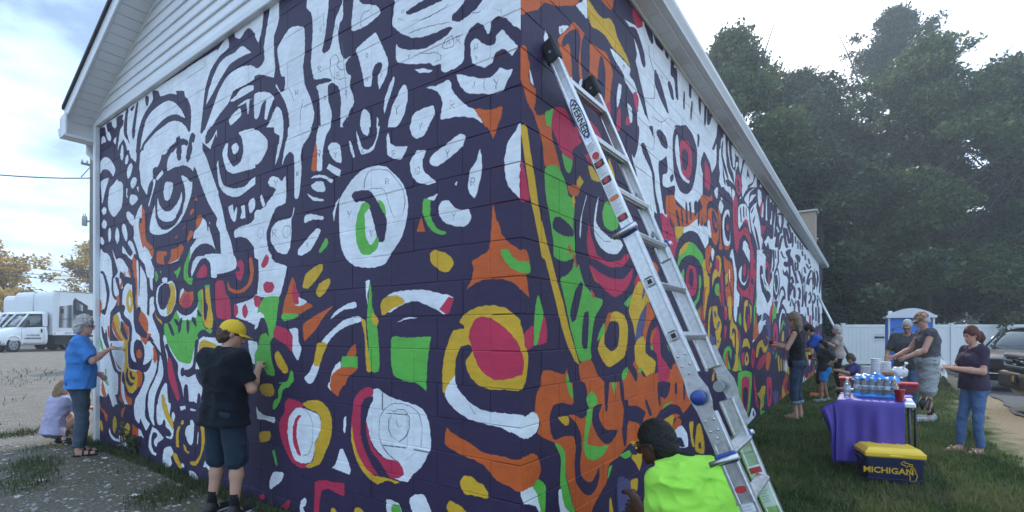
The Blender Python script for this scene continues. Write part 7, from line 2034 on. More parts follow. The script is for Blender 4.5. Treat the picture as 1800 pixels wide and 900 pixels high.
mb = MB(); mb.box(lp(2.525, s_lo - .0035, 0), (.035, .0014, .072), lfr); q_ = child('danger_label', mb, ink, d_); mb = MB(); mb.prism([(p * .13, q * .9) for p, q in ov], LU, LN_, -DR, lp(2.525, s_lo - .0045), .001); child('danger_oval', mb, dred, q_)
mb = MB(); mb.box(lp(3.305, s_lo - .0026, 0), (.05, .0014, .078), lfr); child('navy_label', mb, mat('plate_navy', (.012, .018, .05), .4), d_)
mb = MB(); mb.box(lp(3.38, s_lo - .0026, 0), (.10, .0014, .078), lfr); child('orange_label', mb, dora, d_)
s_far = S1 + .010 - .016
d_ = sticker(2.54, 2.76, -.034, .034, decal, 'text_label', s_far); text_lines(2.60, 2.75, -.028, .028, s_far - .001, d_, .014)
mb = MB(); mb.box(lp(2.565, s_far - .0035, 0), (.03, .0014, .06), lfr); child('danger_label', mb, dred, d_)
# the other ladder, far along the wall
a, b = pr(19.2, .02, 2.78), Vector((12.25, 17.75, 0))
L2 = empty('extension_ladder', b, 0, 'slim aluminium ladder leaning on the far end of the mural wall', 'ladder')
for s in (-.2, .2):
    mb = MB(); mb.tube([a + DR * s, b + DR * s], .036, 6); child('rail', mb, alum, L2)
for k in range(1, 10):
    p = a.lerp(b, k / 10); mb = MB(); mb.tube([p - DR * .2, p + DR * .2], .018, 6); child('rung', mb, alum, L2)
for s in (-.2, .2):
    mb = MB(); mb.box(a.lerp(b, .86) + DR * s, (.09, .09, .30), frame(DR, (a - b).cross(DR)), .01); child('lock', mb, bluep, L2)
# ---------------------------------------------------------------- table with purple cloth, and the drinks
TA = Vector((3.72, 5.02, 0)) + DR * .0; ta = frame(NR, DR)        # x across the table, y away along it
TX, TY = NR.copy(), DR.copy(); TH = .735; TWd, TL = .62, 1.83
TC = Vector((3.64, 5.00, 0))                                       # middle of the near end
def tp(x, y, z): return TC + TX * x + TY * y + Vector((0, 0, z))
tabw = mat('table_top', (.66, .67, .66), .5, bump=.2); legm = mat('dark_green_leg', (.035, .045, .040), .45)
TB = empty('folding_table', TC, 0, 'white folding table with dark legs under the purple cloth', 'table')
mb = MB(); mb.box(tp(0, TL / 2, TH - .02), (TWd, TL, .04), ta, .012, 2); child('table_top', mb, tabw, TB)
for y in (.18, TL - .2):
    for s in (-1, 1):
        mb = MB(); mb.tube([tp(s * .26, y, TH - .04), tp(s * .285, y - .02, .0)], .0135, 8); child('leg', mb, legm, TB)
    mb = MB(); mb.tube([tp(-.28, y - .01, .22), tp(.28, y - .01, .22)], .010, 8); child('crossbar', mb, legm, TB)
    mb = MB(); mb.tube([tp(.28, y - .01, .24), tp(.05, y + .45, TH - .05)], .010, 8); child('brace', mb, legm, TB)
# cloth laid askew: one corner hangs low on the left, the near right corner of the table is bare
cloth = mat('purple_cloth', (.075, .045, .32), .55, bump=.25, bscale=160); 
def cl(u, v):
    # u across from the left hang to the right edge, v from the front hang to the far end
    x = -.74 + 1.06 * u; y = -.64 + 2.45 * v
    if x > .22 and y < .55: x = x - (.07 + .14 * max(0, .25 - max(y, 0))) * (x - .22) / .10
    zt = TH + .006; px_, py_, z = x, y, zt
    hx = max(0, -.312 - x); hy = max(0, -y)
    fold = .020 * math.sin(x * 19 + 1.2) * min(1, hy / .25) + .010 * math.sin(x * 47 + .6) * min(1, hy / .3) + .012 * math.sin(x * 8 + hy * 5)* min(1, hy / .3)
    if hy > 0:
        z = zt - hy * .985; py_ = -.012 - hy * .06 - fold - .015 * min(1, hy / .05)
    if hx > 0:
        f2 = .022 * math.sin(y * 9 + .5) * min(1, hx / .25)
        z = min(z, zt) - hx * .95 if hy <= 0 else z - hx * .22 * max(0, 1 - hy)
        px_ = -.312 - .014 - hx * (.10 if hy <= 0 else .34 - .30 * min(1, hy / .6)) - f2
    z = max(z, .045 + .02 * math.sin(x * 9))
    return tp(px_, py_, z)
mb = MB(); mb.grid(cl, 70, 90); co = mb.build('tablecloth', cloth, None); tag(co, 'purple cloth draped askew over the folding table', 'tablecloth')
sm = co.modifiers.new('t', 'SOLIDIFY'); sm.thickness = .003; sm.offset = 1
clear = mat('clear_plastic', (.80, .86, .90), .08, trans=.85, ior=1.2, spec=.6); bl = mat('bottle_film', (.03, .22, .62), .25); wcup = mat('white_cup', (.78, .79, .79), .5); redc = mat('red_cup', (.50, .025, .035), .35); capw = mat('white_cap', (.75, .76, .76), .4); lab_ = mat('bottle_label', (.50, .58, .66), .45)
def bottle_parts(parent, h=.205):
    mb = MB(); mb.lathe([(.020, 0), (.031, .006), (.031, .05), (.029, .056), (.031, .062), (.031, .075), (.029, .081), (.031, .087), (.031, .13), (.028, .15), (.018, .172), (.0125, .182), (.0125, .19)], 12)
    mb.build('bottle_body', clear, parent)
    mb = MB(); mb.lathe([(.0325, .088), (.0325, .126)], 12, None, False); mb.build('label', lab_, parent)
    mb = MB(); mb.lathe([(.0145, .188), (.0145, .205), (.013, .207)], 10); mb.build('cap', capw, parent)
    return parent
tz_ = TH + .012
bt = empty('water_bottle', tp(-.245, .10, tz_), 0, 'single clear water bottle on the near left corner of the purple table', 'bottle', 'water bottles on the table'); bottle_parts(bt)
k = 0
for j in range(4):
    for i in range(6):
        c = copy_tree(bt); c.location = tp(-.165 + i * .064, .28 + j * .066, tz_); k += 1
        c['label'] = 'water bottle packed in the blue film of the case'
        c['group'] = 'bottles in the water case'
# film round the case: blue band with waves and print
WCs = empty('water_case_wrap', tp(0, .38, tz_), 0, 'torn blue and clear film printed PURIFIED WATER round the case of bottles', 'packaging')
def band(x0, x1, y, z0f, z1f, m, name, n=28, out=.0):
    mb = MB(); mb.grid(lambda u, v: tp(x0 + (x1 - x0) * u, y - .006 - out - .006 * abs(math.sin((x0 + (x1 - x0) * u + .197) / .064 * math.pi)), tz_ + z0f(u) + (z1f(u) - z0f(u)) * v), n, 4); o = mb.build(name, m, None); return attach(o, WCs)
X0, X1 = -.20, .19
band(X0, X1, .247, lambda u: .004, lambda u: .045 + .012 * math.sin(u * 17), bl, 'blue_band')
band(X0, X1, .247, lambda u: .018, lambda u: .030 + .008 * math.sin(u * 17 + .8), mat('film_light_blue', (.10, .42, .80), .25), 'wave_band', 28, .003)
band(X0 + .04, X1 - .02, .247, lambda u: .088, lambda u: .116, lab_, 'print_band', 28, .004)
TT = Matrix.Translation(tp(-.04, .228, tz_ + .102)) @ Matrix((TX, Vector((0, 0, 1)), TX.cross(Vector((0, 0, 1))))).transposed().to_4x4()
attach(text_mesh('PURIFIED WATER', .030, mat('plate_navy', (.012, .018, .05), .4), 'print', None, TT, .0006, True), WCs)
TT = Matrix.Translation(tp(.135, .226, tz_ + .102)) @ Matrix((TX, Vector((0, 0, 1)), TX.cross(Vector((0, 0, 1))))).transposed().to_4x4()
attach(text_mesh('40', .038, ink, 'print', None, TT, .0006, True), WCs)
rs = np.random.RandomState(5)
ph = rs.uniform(0, 6.28, 12)
def film(u, v):
    x = X0 - .01 + (X1 - X0 + .02) * u; y = .30 + .24 * v
    z = .214 + .014 * math.sin(u * 13 + ph[0]) * math.sin(v * 9 + ph[1]) + .012 * math.sin(u * 29 + v * 17 + ph[2]) + .03 * max(0, 1 - abs(u - .55) * 4) * max(0, 1 - abs(v - .4) * 2)
    e = min(u, 1 - u, v, 1 - v); z -= .05 * max(0, .10 - e) * 8
    return tp(x, y, tz_ + z)
mb = MB(); mb.grid(film, 30, 20); attach(mb.build('torn_film', bl, None), WCs)
# cups
def cup(loc, r, h, m, label, group=None, n=1, cat='cup'):
    t = empty('paper_cup', loc, 0, label, cat, group)
    mb = MB(); mb.lathe([(r * .72, 0), (r, h), (r * 1.05, h), (r * 1.05, h - .006), (r * .98, h - .004), (r * .70, .006)], 18); mb.build('cup_wall', m, t)
    return t
rc = cup(tp(.185, .07, tz_), .045, .118, redc, 'red plastic cup holding a brush at the near right corner of the table')
rc.name = 'plastic_cup'
bw_ = mat('brush_wood', (.45, .30, .14), .5)
pb = empty('paint_brush', tp(.185, .07, tz_), 0, 'pale wooden paint brush standing in the red cup', 'brush')
mb = MB(); mb.tube([tp(.182, .08, tz_ + .01), tp(.155, .07, tz_ + .17)], [.006, .009], 8); child('handle', mb, bw_, pb)
mb = MB(); mb.box(tp(.150, .07, tz_ + .19), (.026, .012, .05), ta, .003); child('bristles', mb, mat('bristle', (.52, .42, .22), .8), pb)
CG = 'stacks of white foam cups'
for i, (x, y, n, ln) in enumerate(((-.09, .78, 11, 'left stack of white foam cups behind the water case'), (.0, .70, 16, 'tallest middle stack of white foam cups'), (.095, .76, 14, 'right stack of white foam cups beside the bag'))):
    st_ = empty('cup_stack', tp(x, y, tz_), 0, ln, 'cups', CG)
    for q in range(n):
        mb = MB(); z = .018 * q; r, h = .045, .12
        mb.lathe([(r * .76, z), (r, z + h), (r * 1.035, z + h), (r * 1.035, z + h - .007), (r * .99, z + h - .008)], 18); mb.build('cup', wcup, st_)
# plastic tubs, boxes and bag behind
def crate(name, loc, dims, m, label, cat, covering=None):
    t = empty(name, loc, 0, label, cat); mb = MB(); mb.box(Vector(loc) + Vector((0, 0, dims[2] / 2)), dims, ta, .008, 2); child('tub', mb, m, t)
    if covering: mb = MB(); mb.box(Vector(loc) + Vector((0, 0, dims[2] + .012)), (dims[0] + .02, dims[1] + .02, .028), ta, .008, 2); child('cover', mb, covering, t)
    return t
crate('storage_tub', tp(-.24, 1.18, tz_), (.22, .16, .11), mat('dark_red_box', (.16, .02, .025), .5), 'dark red box with a bright red cover left of the white cups', 'box', redc)
crate('storage_tub', tp(.27, 1.0, tz_), (.22, .18, .09), mat('dark_red_box', (.16, .02, .025), .5), 'red box of snacks right of the white cups', 'box', redc)
t_ = empty('foil_roll', tp(-.30, .62, tz_ + .02), 0, 'shiny foil roll lying at the left side of the table', 'roll')
mb = MB(); mb.tube([tp(-.37, .60, tz_ + .03), tp(-.10, .60, tz_ + .03)], .028, 12); child('roll', mb, chrome, t_)
mb = MB(); mb.tube([tp(-.375, .60, tz_ + .03), tp(-.095, .60, tz_ + .03)], .010, 8); child('core', mb, wcup, t_)
bg_ = empty('plastic_bag', tp(.20, .62, tz_), 0, 'knotted white plastic bag of rolls on the water case', 'bag')
bm_ = bmesh.new(); bmesh.ops.create_icosphere(bm_, subdivisions=3, radius=1)
for v in bm_.verts:
    c = v.co; k_ = 1 + .10 * math.sin(c.x * 7 + c.z * 5) + .07 * math.sin(c.y * 11 + c.x * 4); v.co = Vector((c.x * .085, c.y * .065, c.z * .06)) * k_
me = bpy.data.meshes.new('bag'); bm_.to_mesh(me); bm_.free(); o = link('bag', me, mat('white_film', (.72, .74, .76), .3, trans=.25), None, True); o.location = tp(.20, .55, tz_ + .255); attach(o, bg_)
mb = MB(); mb.tube([tp(.235, .53, tz_ + .29), tp(.25, .52, tz_ + .34), tp(.26, .50, tz_ + .36)], [.012, .008, .018], 8); child('knot', mb, mat('white_film', (.7, .7, .7)), bg_)
ro = empty('bread_roll', tp(.12, .47, tz_ + .22), 0, 'brown bread roll lying on the torn blue film', 'bread')
mb = MB(); mb.lathe([(.002, -.055), (.022, -.045), (.027, -.01), (.027, .02), (.02, .048), (.002, .056)], 14, Matrix.Translation(tp(.10, .42, tz_ + .245)) @ Matrix.Rotation(R(85), 4, 'Y') @ Matrix.Rotation(.4, 4, 'X')); child('roll', mb, mat('bread_crust', (.30, .13, .05), .7, var=.3, vscale=25), ro)
# things under and behind the table
chb = empty('camp_chair', tp(.55, .95, 0), 0, 'folded black camp chair leaning at the right side of the table', 'chair')
for s in (0, .10):
    mb = MB(); mb.tube([tp(.35 + s * .5, .62, .64), tp(.40 + s * .5, .70, .73), tp(.43 + s * .5, .80, .70), tp(.40 + s * .5, .68, .61)], .012, 8); child('chair_frame', mb, capm, chb)
mb = MB(); mb.box(tp(.40, .72, .66), (.04, .14, .09), ta, .03, 2); child('armrest', mb, capm, chb)
mb = MB(); mb.tube([tp(.36, .95, .60), tp(.36, 1.0, 0)], .012, 8); child('leg', mb, capm, chb)
bx_ = empty('black_bin', tp(-.22, 2.05, 0), 0, 'black bin standing behind the left side of the table', 'bin')
mb = MB(); mb.lathe([(.15, 0), (.20, .60), (.215, .60), (.215, .63), (.19, .63)], 16, Matrix.Translation(tp(-.22, 2.05, 0))); child('tub', mb, capm, bx_)
mb = MB(); mb.lathe([(.217, .61), (.222, .64), (.19, .655)], 16, Matrix.Translation(tp(-.22, 2.05, 0))); child('rim', mb, dark, bx_)
# ---------------------------------------------------------------- the cool box
CBc = Vector((3.60, 4.86, 0)); cx_ = Vector((math.cos(R(-19)), math.sin(R(-19)), 0)); cf = frame(cx_, (-cx_.y, cx_.x, 0))
pL, pR_ = gnd(1526, 852), gnd(1622, 854)
CB0 = (pL + pR_) / 2; cw = (pR_ - pL).length * .98; cdp = .32; chh = .265
def cp(x, y, z): return CB0 + cf.col[0] * x + cf.col[1] * y + Vector((0, 0, z))
CB = empty('cool_box', CB0, 0, 'navy blue cool box with a yellow top and MICHIGAN on its front', 'cool box')
navy = mat('cooler_navy', (.008, .014, .05), .38, bump=.1); ylw = mat('cooler_yellow', (.80, .53, .035), .38, bump=.1)
def taper(mb, w0, d0, w1, d1, z0, z1, y0=0, bev=.02):
    t = bmesh.new(); vs = [t.verts.new(Vector((sx * w / 2, cdp / 2 + y0 + sy * d / 2, z))) for z, w, d in ((z0, w0, d0), (z1, w1, d1)) for sx, sy in ((-1, -1), (1, -1), (1, 1), (-1, 1))]
    t.faces.new(vs[:4][::-1]); t.faces.new(vs[4:])
    for i in range(4): t.faces.new((vs[i], vs[(i + 1) % 4], vs[4 + (i + 1) % 4], vs[4 + i]))
    bmesh.ops.bevel(t, geom=t.edges[:], offset=bev, segments=2, profile=.5, affect='EDGES'); bmesh.ops.recalc_face_normals(t, faces=t.faces[:])
    mb._add(t, Matrix.Translation(CB0) @ cf.to_4x4())
mb = MB(); taper(mb, cw * .90, cdp * .9, cw * .99, cdp, .0, chh); child('body', mb, navy, CB)
mb = MB(); taper(mb, cw * .935, cdp * .95, cw * .95, cdp * .97, .035, .055, 0, .004); child('foot_rim', mb, navy, CB)
mb = MB(); taper(mb, cw * 1.02, cdp * 1.05, cw * 1.03, cdp * 1.06, chh - .012, chh + .038, 0, .012); ld = child('cover', mb, ylw, CB)
mb = MB(); taper(mb, cw * 1.0, cdp * 1.03, cw * .86, cdp * .80, chh + .036, chh + .075, 0, .012); child('cover_top', mb, ylw, ld)
for x in (-.28, -.05, .2):
    mb = MB(); mb.box(cp(x * cw, cdp * .78, chh + .0775), (.014, .06, .008), cf, .003); child('cover_rib', mb, ylw, ld)
mb = MB(); mb.box(cp(0, -.012 * 1, chh + .006), (.105, .012, .018), cf, .003); child('cover_catch', mb, ylw, ld)
for s in (-1, 1):
    mb = MB(); mb.tube([cp(s * cw * .505, .07, .20), cp(s * cw * .545, .09, .235), cp(s * cw * .545, .23, .235), cp(s * cw * .505, .25, .20)], .010, 8); child('handle', mb, navy, CB)
def front_m(x, z): 
    yv = (1 - z / chh) * cdp * .05
    return Matrix.Translation(cp(x, yv - .003, z)) @ Matrix((cf.col[0], Vector((0, cdp * .05 / chh * -1, 1)).normalized() if False else Vector((0, 0, 1)), -cf.col[1])).transposed().to_4x4()
attach(text_mesh('MICHIGAN', .078, maize, 'lettering', None, front_m(-.055, .128), .0035, True, 1.05), CB)
# outline of the two peninsulas
def outline(P, name):
    mb = MB(); Q = [cp(x * cw, (1 - z / chh) * cdp * .05 - .004, z) for x, z in P]; mb.tube(Q, .0042, 5); return child(name, mb, maize, CB)
outline([(.09, .205), (.14, .228), (.165, .222), (.15, .212), (.20, .212), (.235, .20), (.275, .205), (.29, .19), (.25, .184), (.21, .188), (.185, .172), (.16, .19), (.12, .196), (.09, .205)], 'map_outline')
outline([(.235, .046), (.25, .075), (.232, .10), (.24, .135), (.262, .168), (.285, .176), (.315, .165), (.33, .135), (.325, .115), (.345, .125), (.365, .098), (.345, .06), (.33, .046), (.235, .046)], 'map_outline')
# litter and scraps on the lot
ltr = mat('paper_scrap', (.55, .56, .57), .8)
for i, (px, py, lab) in enumerate(((186, 808, 'crumpled white scrap of paper on the soil by the blue clad woman'), (75, 847, 'white scrap of paper lying on the gravel at the left'), (54, 853, 'small torn white scrap at the lower left'), (237, 874, 'pale scrap of paper on the gravel left of the bare legs'))):
    g_ = gnd(px, py); mb = MB(); rn = random.Random(i)
    mb.grid(lambda u, v: g_ + Vector(((u - .5) * .07, (v - .5) * .05, .012 + rn.uniform(0, .016))), 4, 3); o = mb.build('paper_scrap', ltr); tag(o, lab, 'litter', 'scraps of paper on the lot')
# ---------------------------------------------------------------- people: smooth bodies grown from a skeleton
class Field:
    """signed distances on a voxel grid, joined smoothly and turned into one continuous surface"""
    def __init__(s, lo, hi, h):
        s.lo = np.array(lo, np.float32); s.h = h; s.n = np.ceil((np.array(hi) - s.lo) / h).astype(int) + 1
        s.d = np.full(s.n, .30, np.float32)
    def _sub(s, lo, hi):
        a = np.clip(np.floor((np.array(lo) - s.lo) / s.h).astype(int), 0, s.n); b = np.clip(np.ceil((np.array(hi) - s.lo) / s.h).astype(int) + 1, 0, s.n)
        if (b <= a).any(): return None
        g = np.meshgrid(*[s.lo[i] + s.h * np.arange(a[i], b[i], dtype=np.float32) for i in range(3)], indexing='ij')
        return (slice(a[0], b[0]), slice(a[1], b[1]), slice(a[2], b[2])), np.stack(g, -1)
    def _join(s, sl, d, k):
        c = s.d[sl]
        if k > 0:
            q = np.maximum(k - np.abs(c - d), 0) / k; s.d[sl] = np.minimum(c, d) - q * q * k * .25
        else: s.d[sl] = np.minimum(c, d)
    def cone(s, a, b, ra, rb, k=.03, flat=None, end=None):
        """tapered limb from a to b; flat = (axis, factor) squashes it along an axis; end cuts it square at b"""
        a, b = np.array(a, np.float32), np.array(b, np.float32); m = max(ra, rb) + k + .03
        r = s._sub(np.minimum(a, b) - m, np.maximum(a, b) + m)
        if r is None: return s
        sl, P = r; ab = b - a; L2 = float(ab @ ab) + 1e-12
        t = np.clip(((P - a) @ ab) / L2, 0, 1); q = P - a - t[..., None] * ab
        if flat is not None:
            ax = np.array(flat[0], np.float32); c = q @ ax; q = q + (c * (1 / flat[1] - 1))[..., None] * ax
            d = np.sqrt((q * q).sum(-1)) - (ra + (rb - ra) * t); d = d * min(1, (1 + flat[1]) / 2)
        else: d = np.sqrt((q * q).sum(-1)) - (ra + (rb - ra) * t)
        if end: d = np.maximum(d, ((P - b) @ (ab / math.sqrt(L2))).astype(np.float32))
        s._join(sl, d, k); return s
    def ellipsoid(s, c, r, k=.02, M=None, cut=False):
        c = np.array(c, np.float32); r = np.array(r, np.float32); m = float(r.max()) + k + .02
        q = s._sub(c - m, c + m)
        if q is None: return s
        sl, P = q; p = P - c
        if M is not None: p = p @ np.array(M, np.float32)
        l = np.sqrt(((p / r) ** 2).sum(-1)); d = (l - 1) * l / (np.sqrt(((p / (r * r)) ** 2).sum(-1)) + 1e-6) if True else 0
        d = np.where(l < .05, -r.min(), d).astype(np.float32)
        if cut:
            c0 = s.d[sl]; e = -d; qq = np.maximum(k - np.abs(c0 - e), 0) / max(k, 1e-6); s.d[sl] = np.maximum(c0, e) + qq * qq * k * .25
        else: s._join(sl, d, k)
        return s
    def cut(s, p, n):
        """keeps what lies behind the plane through p with normal n"""
        g = [s.lo[i] + s.h * np.arange(s.n[i], dtype=np.float32) for i in range(3)]
        d = (g[0][:, None, None] - p[0]) * n[0] + (g[1][None, :, None] - p[1]) * n[1] + (g[2][None, None, :] - p[2]) * n[2]
        s.d = np.maximum(s.d, d.astype(np.float32)); return s
    def folds(s, amp, f, seed, lo=None, hi=None, dirs=6):
        rs = np.random.RandomState(seed); g = np.meshgrid(*[s.lo[i] + s.h * np.arange(s.n[i], dtype=np.float32) for i in range(3)], indexing='ij')
        w = 0
        for i in range(dirs):
            v = rs.normal(size=3) * f; ph = rs.uniform(0, 6.28); w = w + np.sin(g[0] * v[0] + g[1] * v[1] + g[2] * v[2] * 1.3 + ph + 1.2 * np.sin(g[2] * f * .5 + ph))
        w = np.abs(w / dirs * 2) ** .8
        s.d = s.d + amp * (w.astype(np.float32) - .5); return s
    def mesh(s, name):
        d = s.d; d[0] = d[-1] = .2; d[:, 0] = d[:, -1] = .2; d[:, :, 0] = d[:, :, -1] = .2
        neg = d < 0; n = s.n
        c = [d[i:n[0] - 1 + i, j:n[1] - 1 + j, k:n[2] - 1 + k] for i in (0, 1) for j in (0, 1) for k in (0, 1)]
        cn = sum((x < 0).astype(np.int8) for x in c); act = (cn > 0) & (cn < 8)
        idx = np.argwhere(act); num = len(idx)
        if not num: return bpy.data.meshes.new(name)
        ids = np.full(act.shape, -1, np.int64); ids[act] = np.arange(num)
        cv = np.stack([x[act] for x in c], 1); off = np.array([(i, j, k) for i in (0, 1) for j in (0, 1) for k in (0, 1)], float)
        S = np.zeros((num, 3)); W_ = np.zeros(num)
        for a in range(8):
            for b in range(a + 1, 8):
                if np.abs(off[a] - off[b]).sum() != 1: continue
                m = (cv[:, a] < 0) != (cv[:, b] < 0); t = cv[:, a] / (cv[:, a] - cv[:, b] + 1e-12)
                p = off[a] + np.clip(t, 0, 1)[:, None] * (off[b] - off[a]); S += np.where(m[:, None], p, 0); W_ += m
        V = (idx + S / W_[:, None]) * s.h + s.lo
        faces = []
        for ax in range(3):
            e0 = [slice(1, -1)] * 3; e1 = [slice(1, -1)] * 3
            e0[ax] = slice(0, n[ax] - 1); e1[ax] = slice(1, n[ax])
            A_, B_ = neg[tuple(e0)], neg[tuple(e1)]; ch = A_ != B_
            p = np.argwhere(ch); o = np.zeros(3, int); o[[i for i in range(3) if i != ax]] = 1; p = p + o
            u, v = [i for i in range(3) if i != ax]
            eu = np.zeros(3, int); eu[u] = 1; ev = np.zeros(3, int); ev[v] = 1
            q = np.stack([ids[tuple((p - eu - ev).T)], ids[tuple((p - ev).T)], ids[tuple(p.T)], ids[tuple((p - eu).T)]], 1)
            inside = A_[ch] if ax != 1 else ~A_[ch]
            q = np.where(inside[:, None], q, q[:, ::-1]); faces.append(q[q.min(1) >= 0])
        Q = np.concatenate(faces)
        # one round of relaxation takes the voxel steps out
        me = bpy.data.meshes.new(name); me.vertices.add(num); me.vertices.foreach_set('co', V.astype(np.float32).ravel())
        me.loops.add(len(Q) * 4); me.loops.foreach_set('vertex_index', Q.ravel()); me.polygons.add(len(Q)); me.polygons.foreach_set('loop_start', np.arange(len(Q)) * 4)
        me.polygons.foreach_set('use_smooth', np.ones(len(Q), bool)); me.update(); me.validate(); return me
STAND = dict(pelvis=(0, 0, .95), waist=(0, .0, 1.09), chest=(0, .01, 1.27), neck=(0, -.01, 1.46), head=(0, .02, 1.625),
             lsh=(-.175, -.01, 1.405), lel=(-.235, -.03, 1.12), lwr=(-.24, .05, .88), rsh=(.175, -.01, 1.405), rel=(.235, -.03, 1.12), rwr=(.24, .05, .88),
             lhip=(-.088, 0, .91), lkn=(-.10, .02, .50), lan=(-.105, -.02, .085), ltoe=(-.13, .16, .03), rhip=(.088, 0, .91), rkn=(.10, .02, .50), ran=(.105, -.02, .085), rtoe=(.13, .16, .03))
def ortho(f, up):
    f = np.array(f, float); f /= np.linalg.norm(f); u = np.array(up, float); u = u - f * (u @ f); u /= np.linalg.norm(u); return np.cross(f, u), f, u
SKINS = {}
def skin_mat(name, c):
    m = mat(name, c, .5, bump=.12, bscale=180, var=.10, vscale=9, spec=.35); b = m.node_tree.nodes['Principled BSDF']
    b.inputs['Subsurface Weight'].default_value = .08; b.inputs['Subsurface Radius'].default_value = (.02, .008, .004); return m
def cloth_mat(name, c, var=.12, vs=7., rough=.85):
    m = mat(name, c, rough, bump=.35, bscale=240, var=var, vscale=vs, spec=.2); m.node_tree.nodes['Principled BSDF'].inputs['Sheen Weight'].default_value = .04; return m
def build_person(label, loc, rz, height, pose, skin, shirt, lower, shoes, hair, bulk=1., chestw=1., h=.011, group=None, facing=(0, 1, -.1), headup=None, bust=0., belly=0., scale=None, hands=('rest', 'rest'), face=True, hairfn=None, headroll=0.):
    """local frame: the person faces +y, right hand towards +x; joints in metres for a 1.75 m body"""
    J = dict(STAND); J.update(pose); k = height / 1.75
    J = {a: np.array(b, float) * k for a, b in J.items()}
    root = empty('person', loc, rz, label, 'person', group)
    if scale: root.scale = scale
    P = np.array(list(J.values())); lo, hi = P.min(0) - .24 * k, P.max(0) + .24 * k; lo[2] = max(lo[2], -.02)
    B = bulk * k; S_ = lambda v: v * k
    up_t = (J['neck'] - J['pelvis']); up_t /= np.linalg.norm(up_t)
    side = J['rsh'] - J['lsh']; side /= np.linalg.norm(side); fwd = np.cross(up_t, side); fwd /= np.linalg.norm(fwd)
    hs_ = J['rhip'] - J['lhip']; hs_ /= np.linalg.norm(hs_)
    r_, f_, u_ = ortho(facing, headup if headup is not None else up_t * .4 + np.array([0, 0, .6]))
    if headroll: u_, r_ = u_ * math.cos(headroll) + r_ * math.sin(headroll), r_ * math.cos(headroll) - u_ * math.sin(headroll)
    hd = J['head']; HP = lambda a, b, c: hd + (r_ * a + f_ * b + u_ * c) * k
    HM = np.stack([r_, f_, u_], 1)
    def torso(F_, g, kk=.05, low=True):
        c = J['chest']; w = J['waist']; p = J['pelvis']
        for sgn in (-1, 1):
            F_.cone(p + hs_ * sgn * .062 * B, w + side * sgn * .052 * B, .105 * B + g, .092 * B + g, kk * k)
            F_.cone(w + side * sgn * .052 * B, c + side * sgn * .072 * k * chestw, .092 * B + g, .104 * B * chestw ** .5 + g, kk * k)
            F_.cone(c + side * sgn * .072 * k * chestw, c * .35 + (J['rsh'] if sgn > 0 else J['lsh']) * .65 - fwd * .005, .100 * B + g, .058 * k + g, kk * k)
            if bust: F_.ellipsoid(c + side * sgn * .075 * k + fwd * .075 * k - up_t * .01, np.array([.070, .062, .070]) * k * bust + g, .04 * k, np.stack([side, fwd, up_t], 1))
        if belly: F_.ellipsoid(w * .7 + p * .3 + fwd * .05 * k, np.array([.13, .11 * belly, .13]) * k + g, .06 * k, np.stack([side, fwd, up_t], 1))
        F_.cone(J['lsh'], J['rsh'], .056 * k + g, .056 * k + g, .05 * k)
        F_.cone(c + up_t * .08 * k, J['neck'] - up_t * .03 * k, .085 * k + g, .056 * k + g, .05 * k)
    def arm(F_, s, g, a=0., b=1., kk=.03):
        sh, el, wr = J[s + 'sh'], J[s + 'el'], J[s + 'wr']
        F_.cone(sh, sh + (el - sh) * min(1, b * 2), .050 * k * bulk ** .5 + g, (.041 if b >= .5 else .044) * k * bulk ** .5 + g, kk * k, end=b < .5)
        if b > .5: F_.cone(el, el + (wr - el) * .38, .039 * k * bulk ** .5 + g, .040 * k * bulk ** .5 + g, .02 * k); F_.cone(el + (wr - el) * .38, wr, .040 * k * bulk ** .5 + g, .026 * k + g, .02 * k)
    def hand(F_, s, mode):
        el, wr = J[s + 'el'], J[s + 'wr']; d = wr - el; d /= np.linalg.norm(d)
        sg = 1 if s == 'r' else -1
        across = np.cross(d, side * sg if mode == 'rest' else np.array([0, 0, 1.]))
        if np.linalg.norm(across) < .2: across = np.cross(d, fwd)
        across /= np.linalg.norm(across); nrm = np.cross(across, d)
        pc = wr + d * .045 * k
        F_.cone(wr, pc + d * .03 * k, .024 * k, .030 * k, .015 * k, flat=(nrm, .55))
        for i, (o, L, r) in enumerate(((-.030, .062, .0085), (-.010, .075, .009), (.010, .080, .0092), (.030, .072, .009))):
            b0 = pc + d * .035 * k + across * o * k; cur = (.35 if mode == 'rest' else .95) + .08 * i
            p1 = b0 + (d * math.cos(cur * .4) - nrm * math.sin(cur * .4)) * L * .45 * k
            p2 = p1 + (d * math.cos(cur) - nrm * math.sin(cur)) * L * .32 * k; p3 = p2 + (d * math.cos(cur * 1.7) - nrm * math.sin(cur * 1.7)) * L * .25 * k
            F_.cone(b0, p1, r * k * 1.1, r * k, .006 * k); F_.cone(p1, p2, r * k, r * .92 * k, .004 * k); F_.cone(p2, p3, r * .92 * k, r * .8 * k, .004 * k)
        t0 = wr + d * .02 * k + across * .022 * k; t1 = t0 + (d * .6 + across * .6 - nrm * .35) * .035 * k; t2 = t1 + (d * .85 + across * .1 - nrm * .5) * .028 * k
        F_.cone(t0, t1, .013 * k, .011 * k, .01 * k); F_.cone(t1, t2, .011 * k, .009 * k, .004 * k)
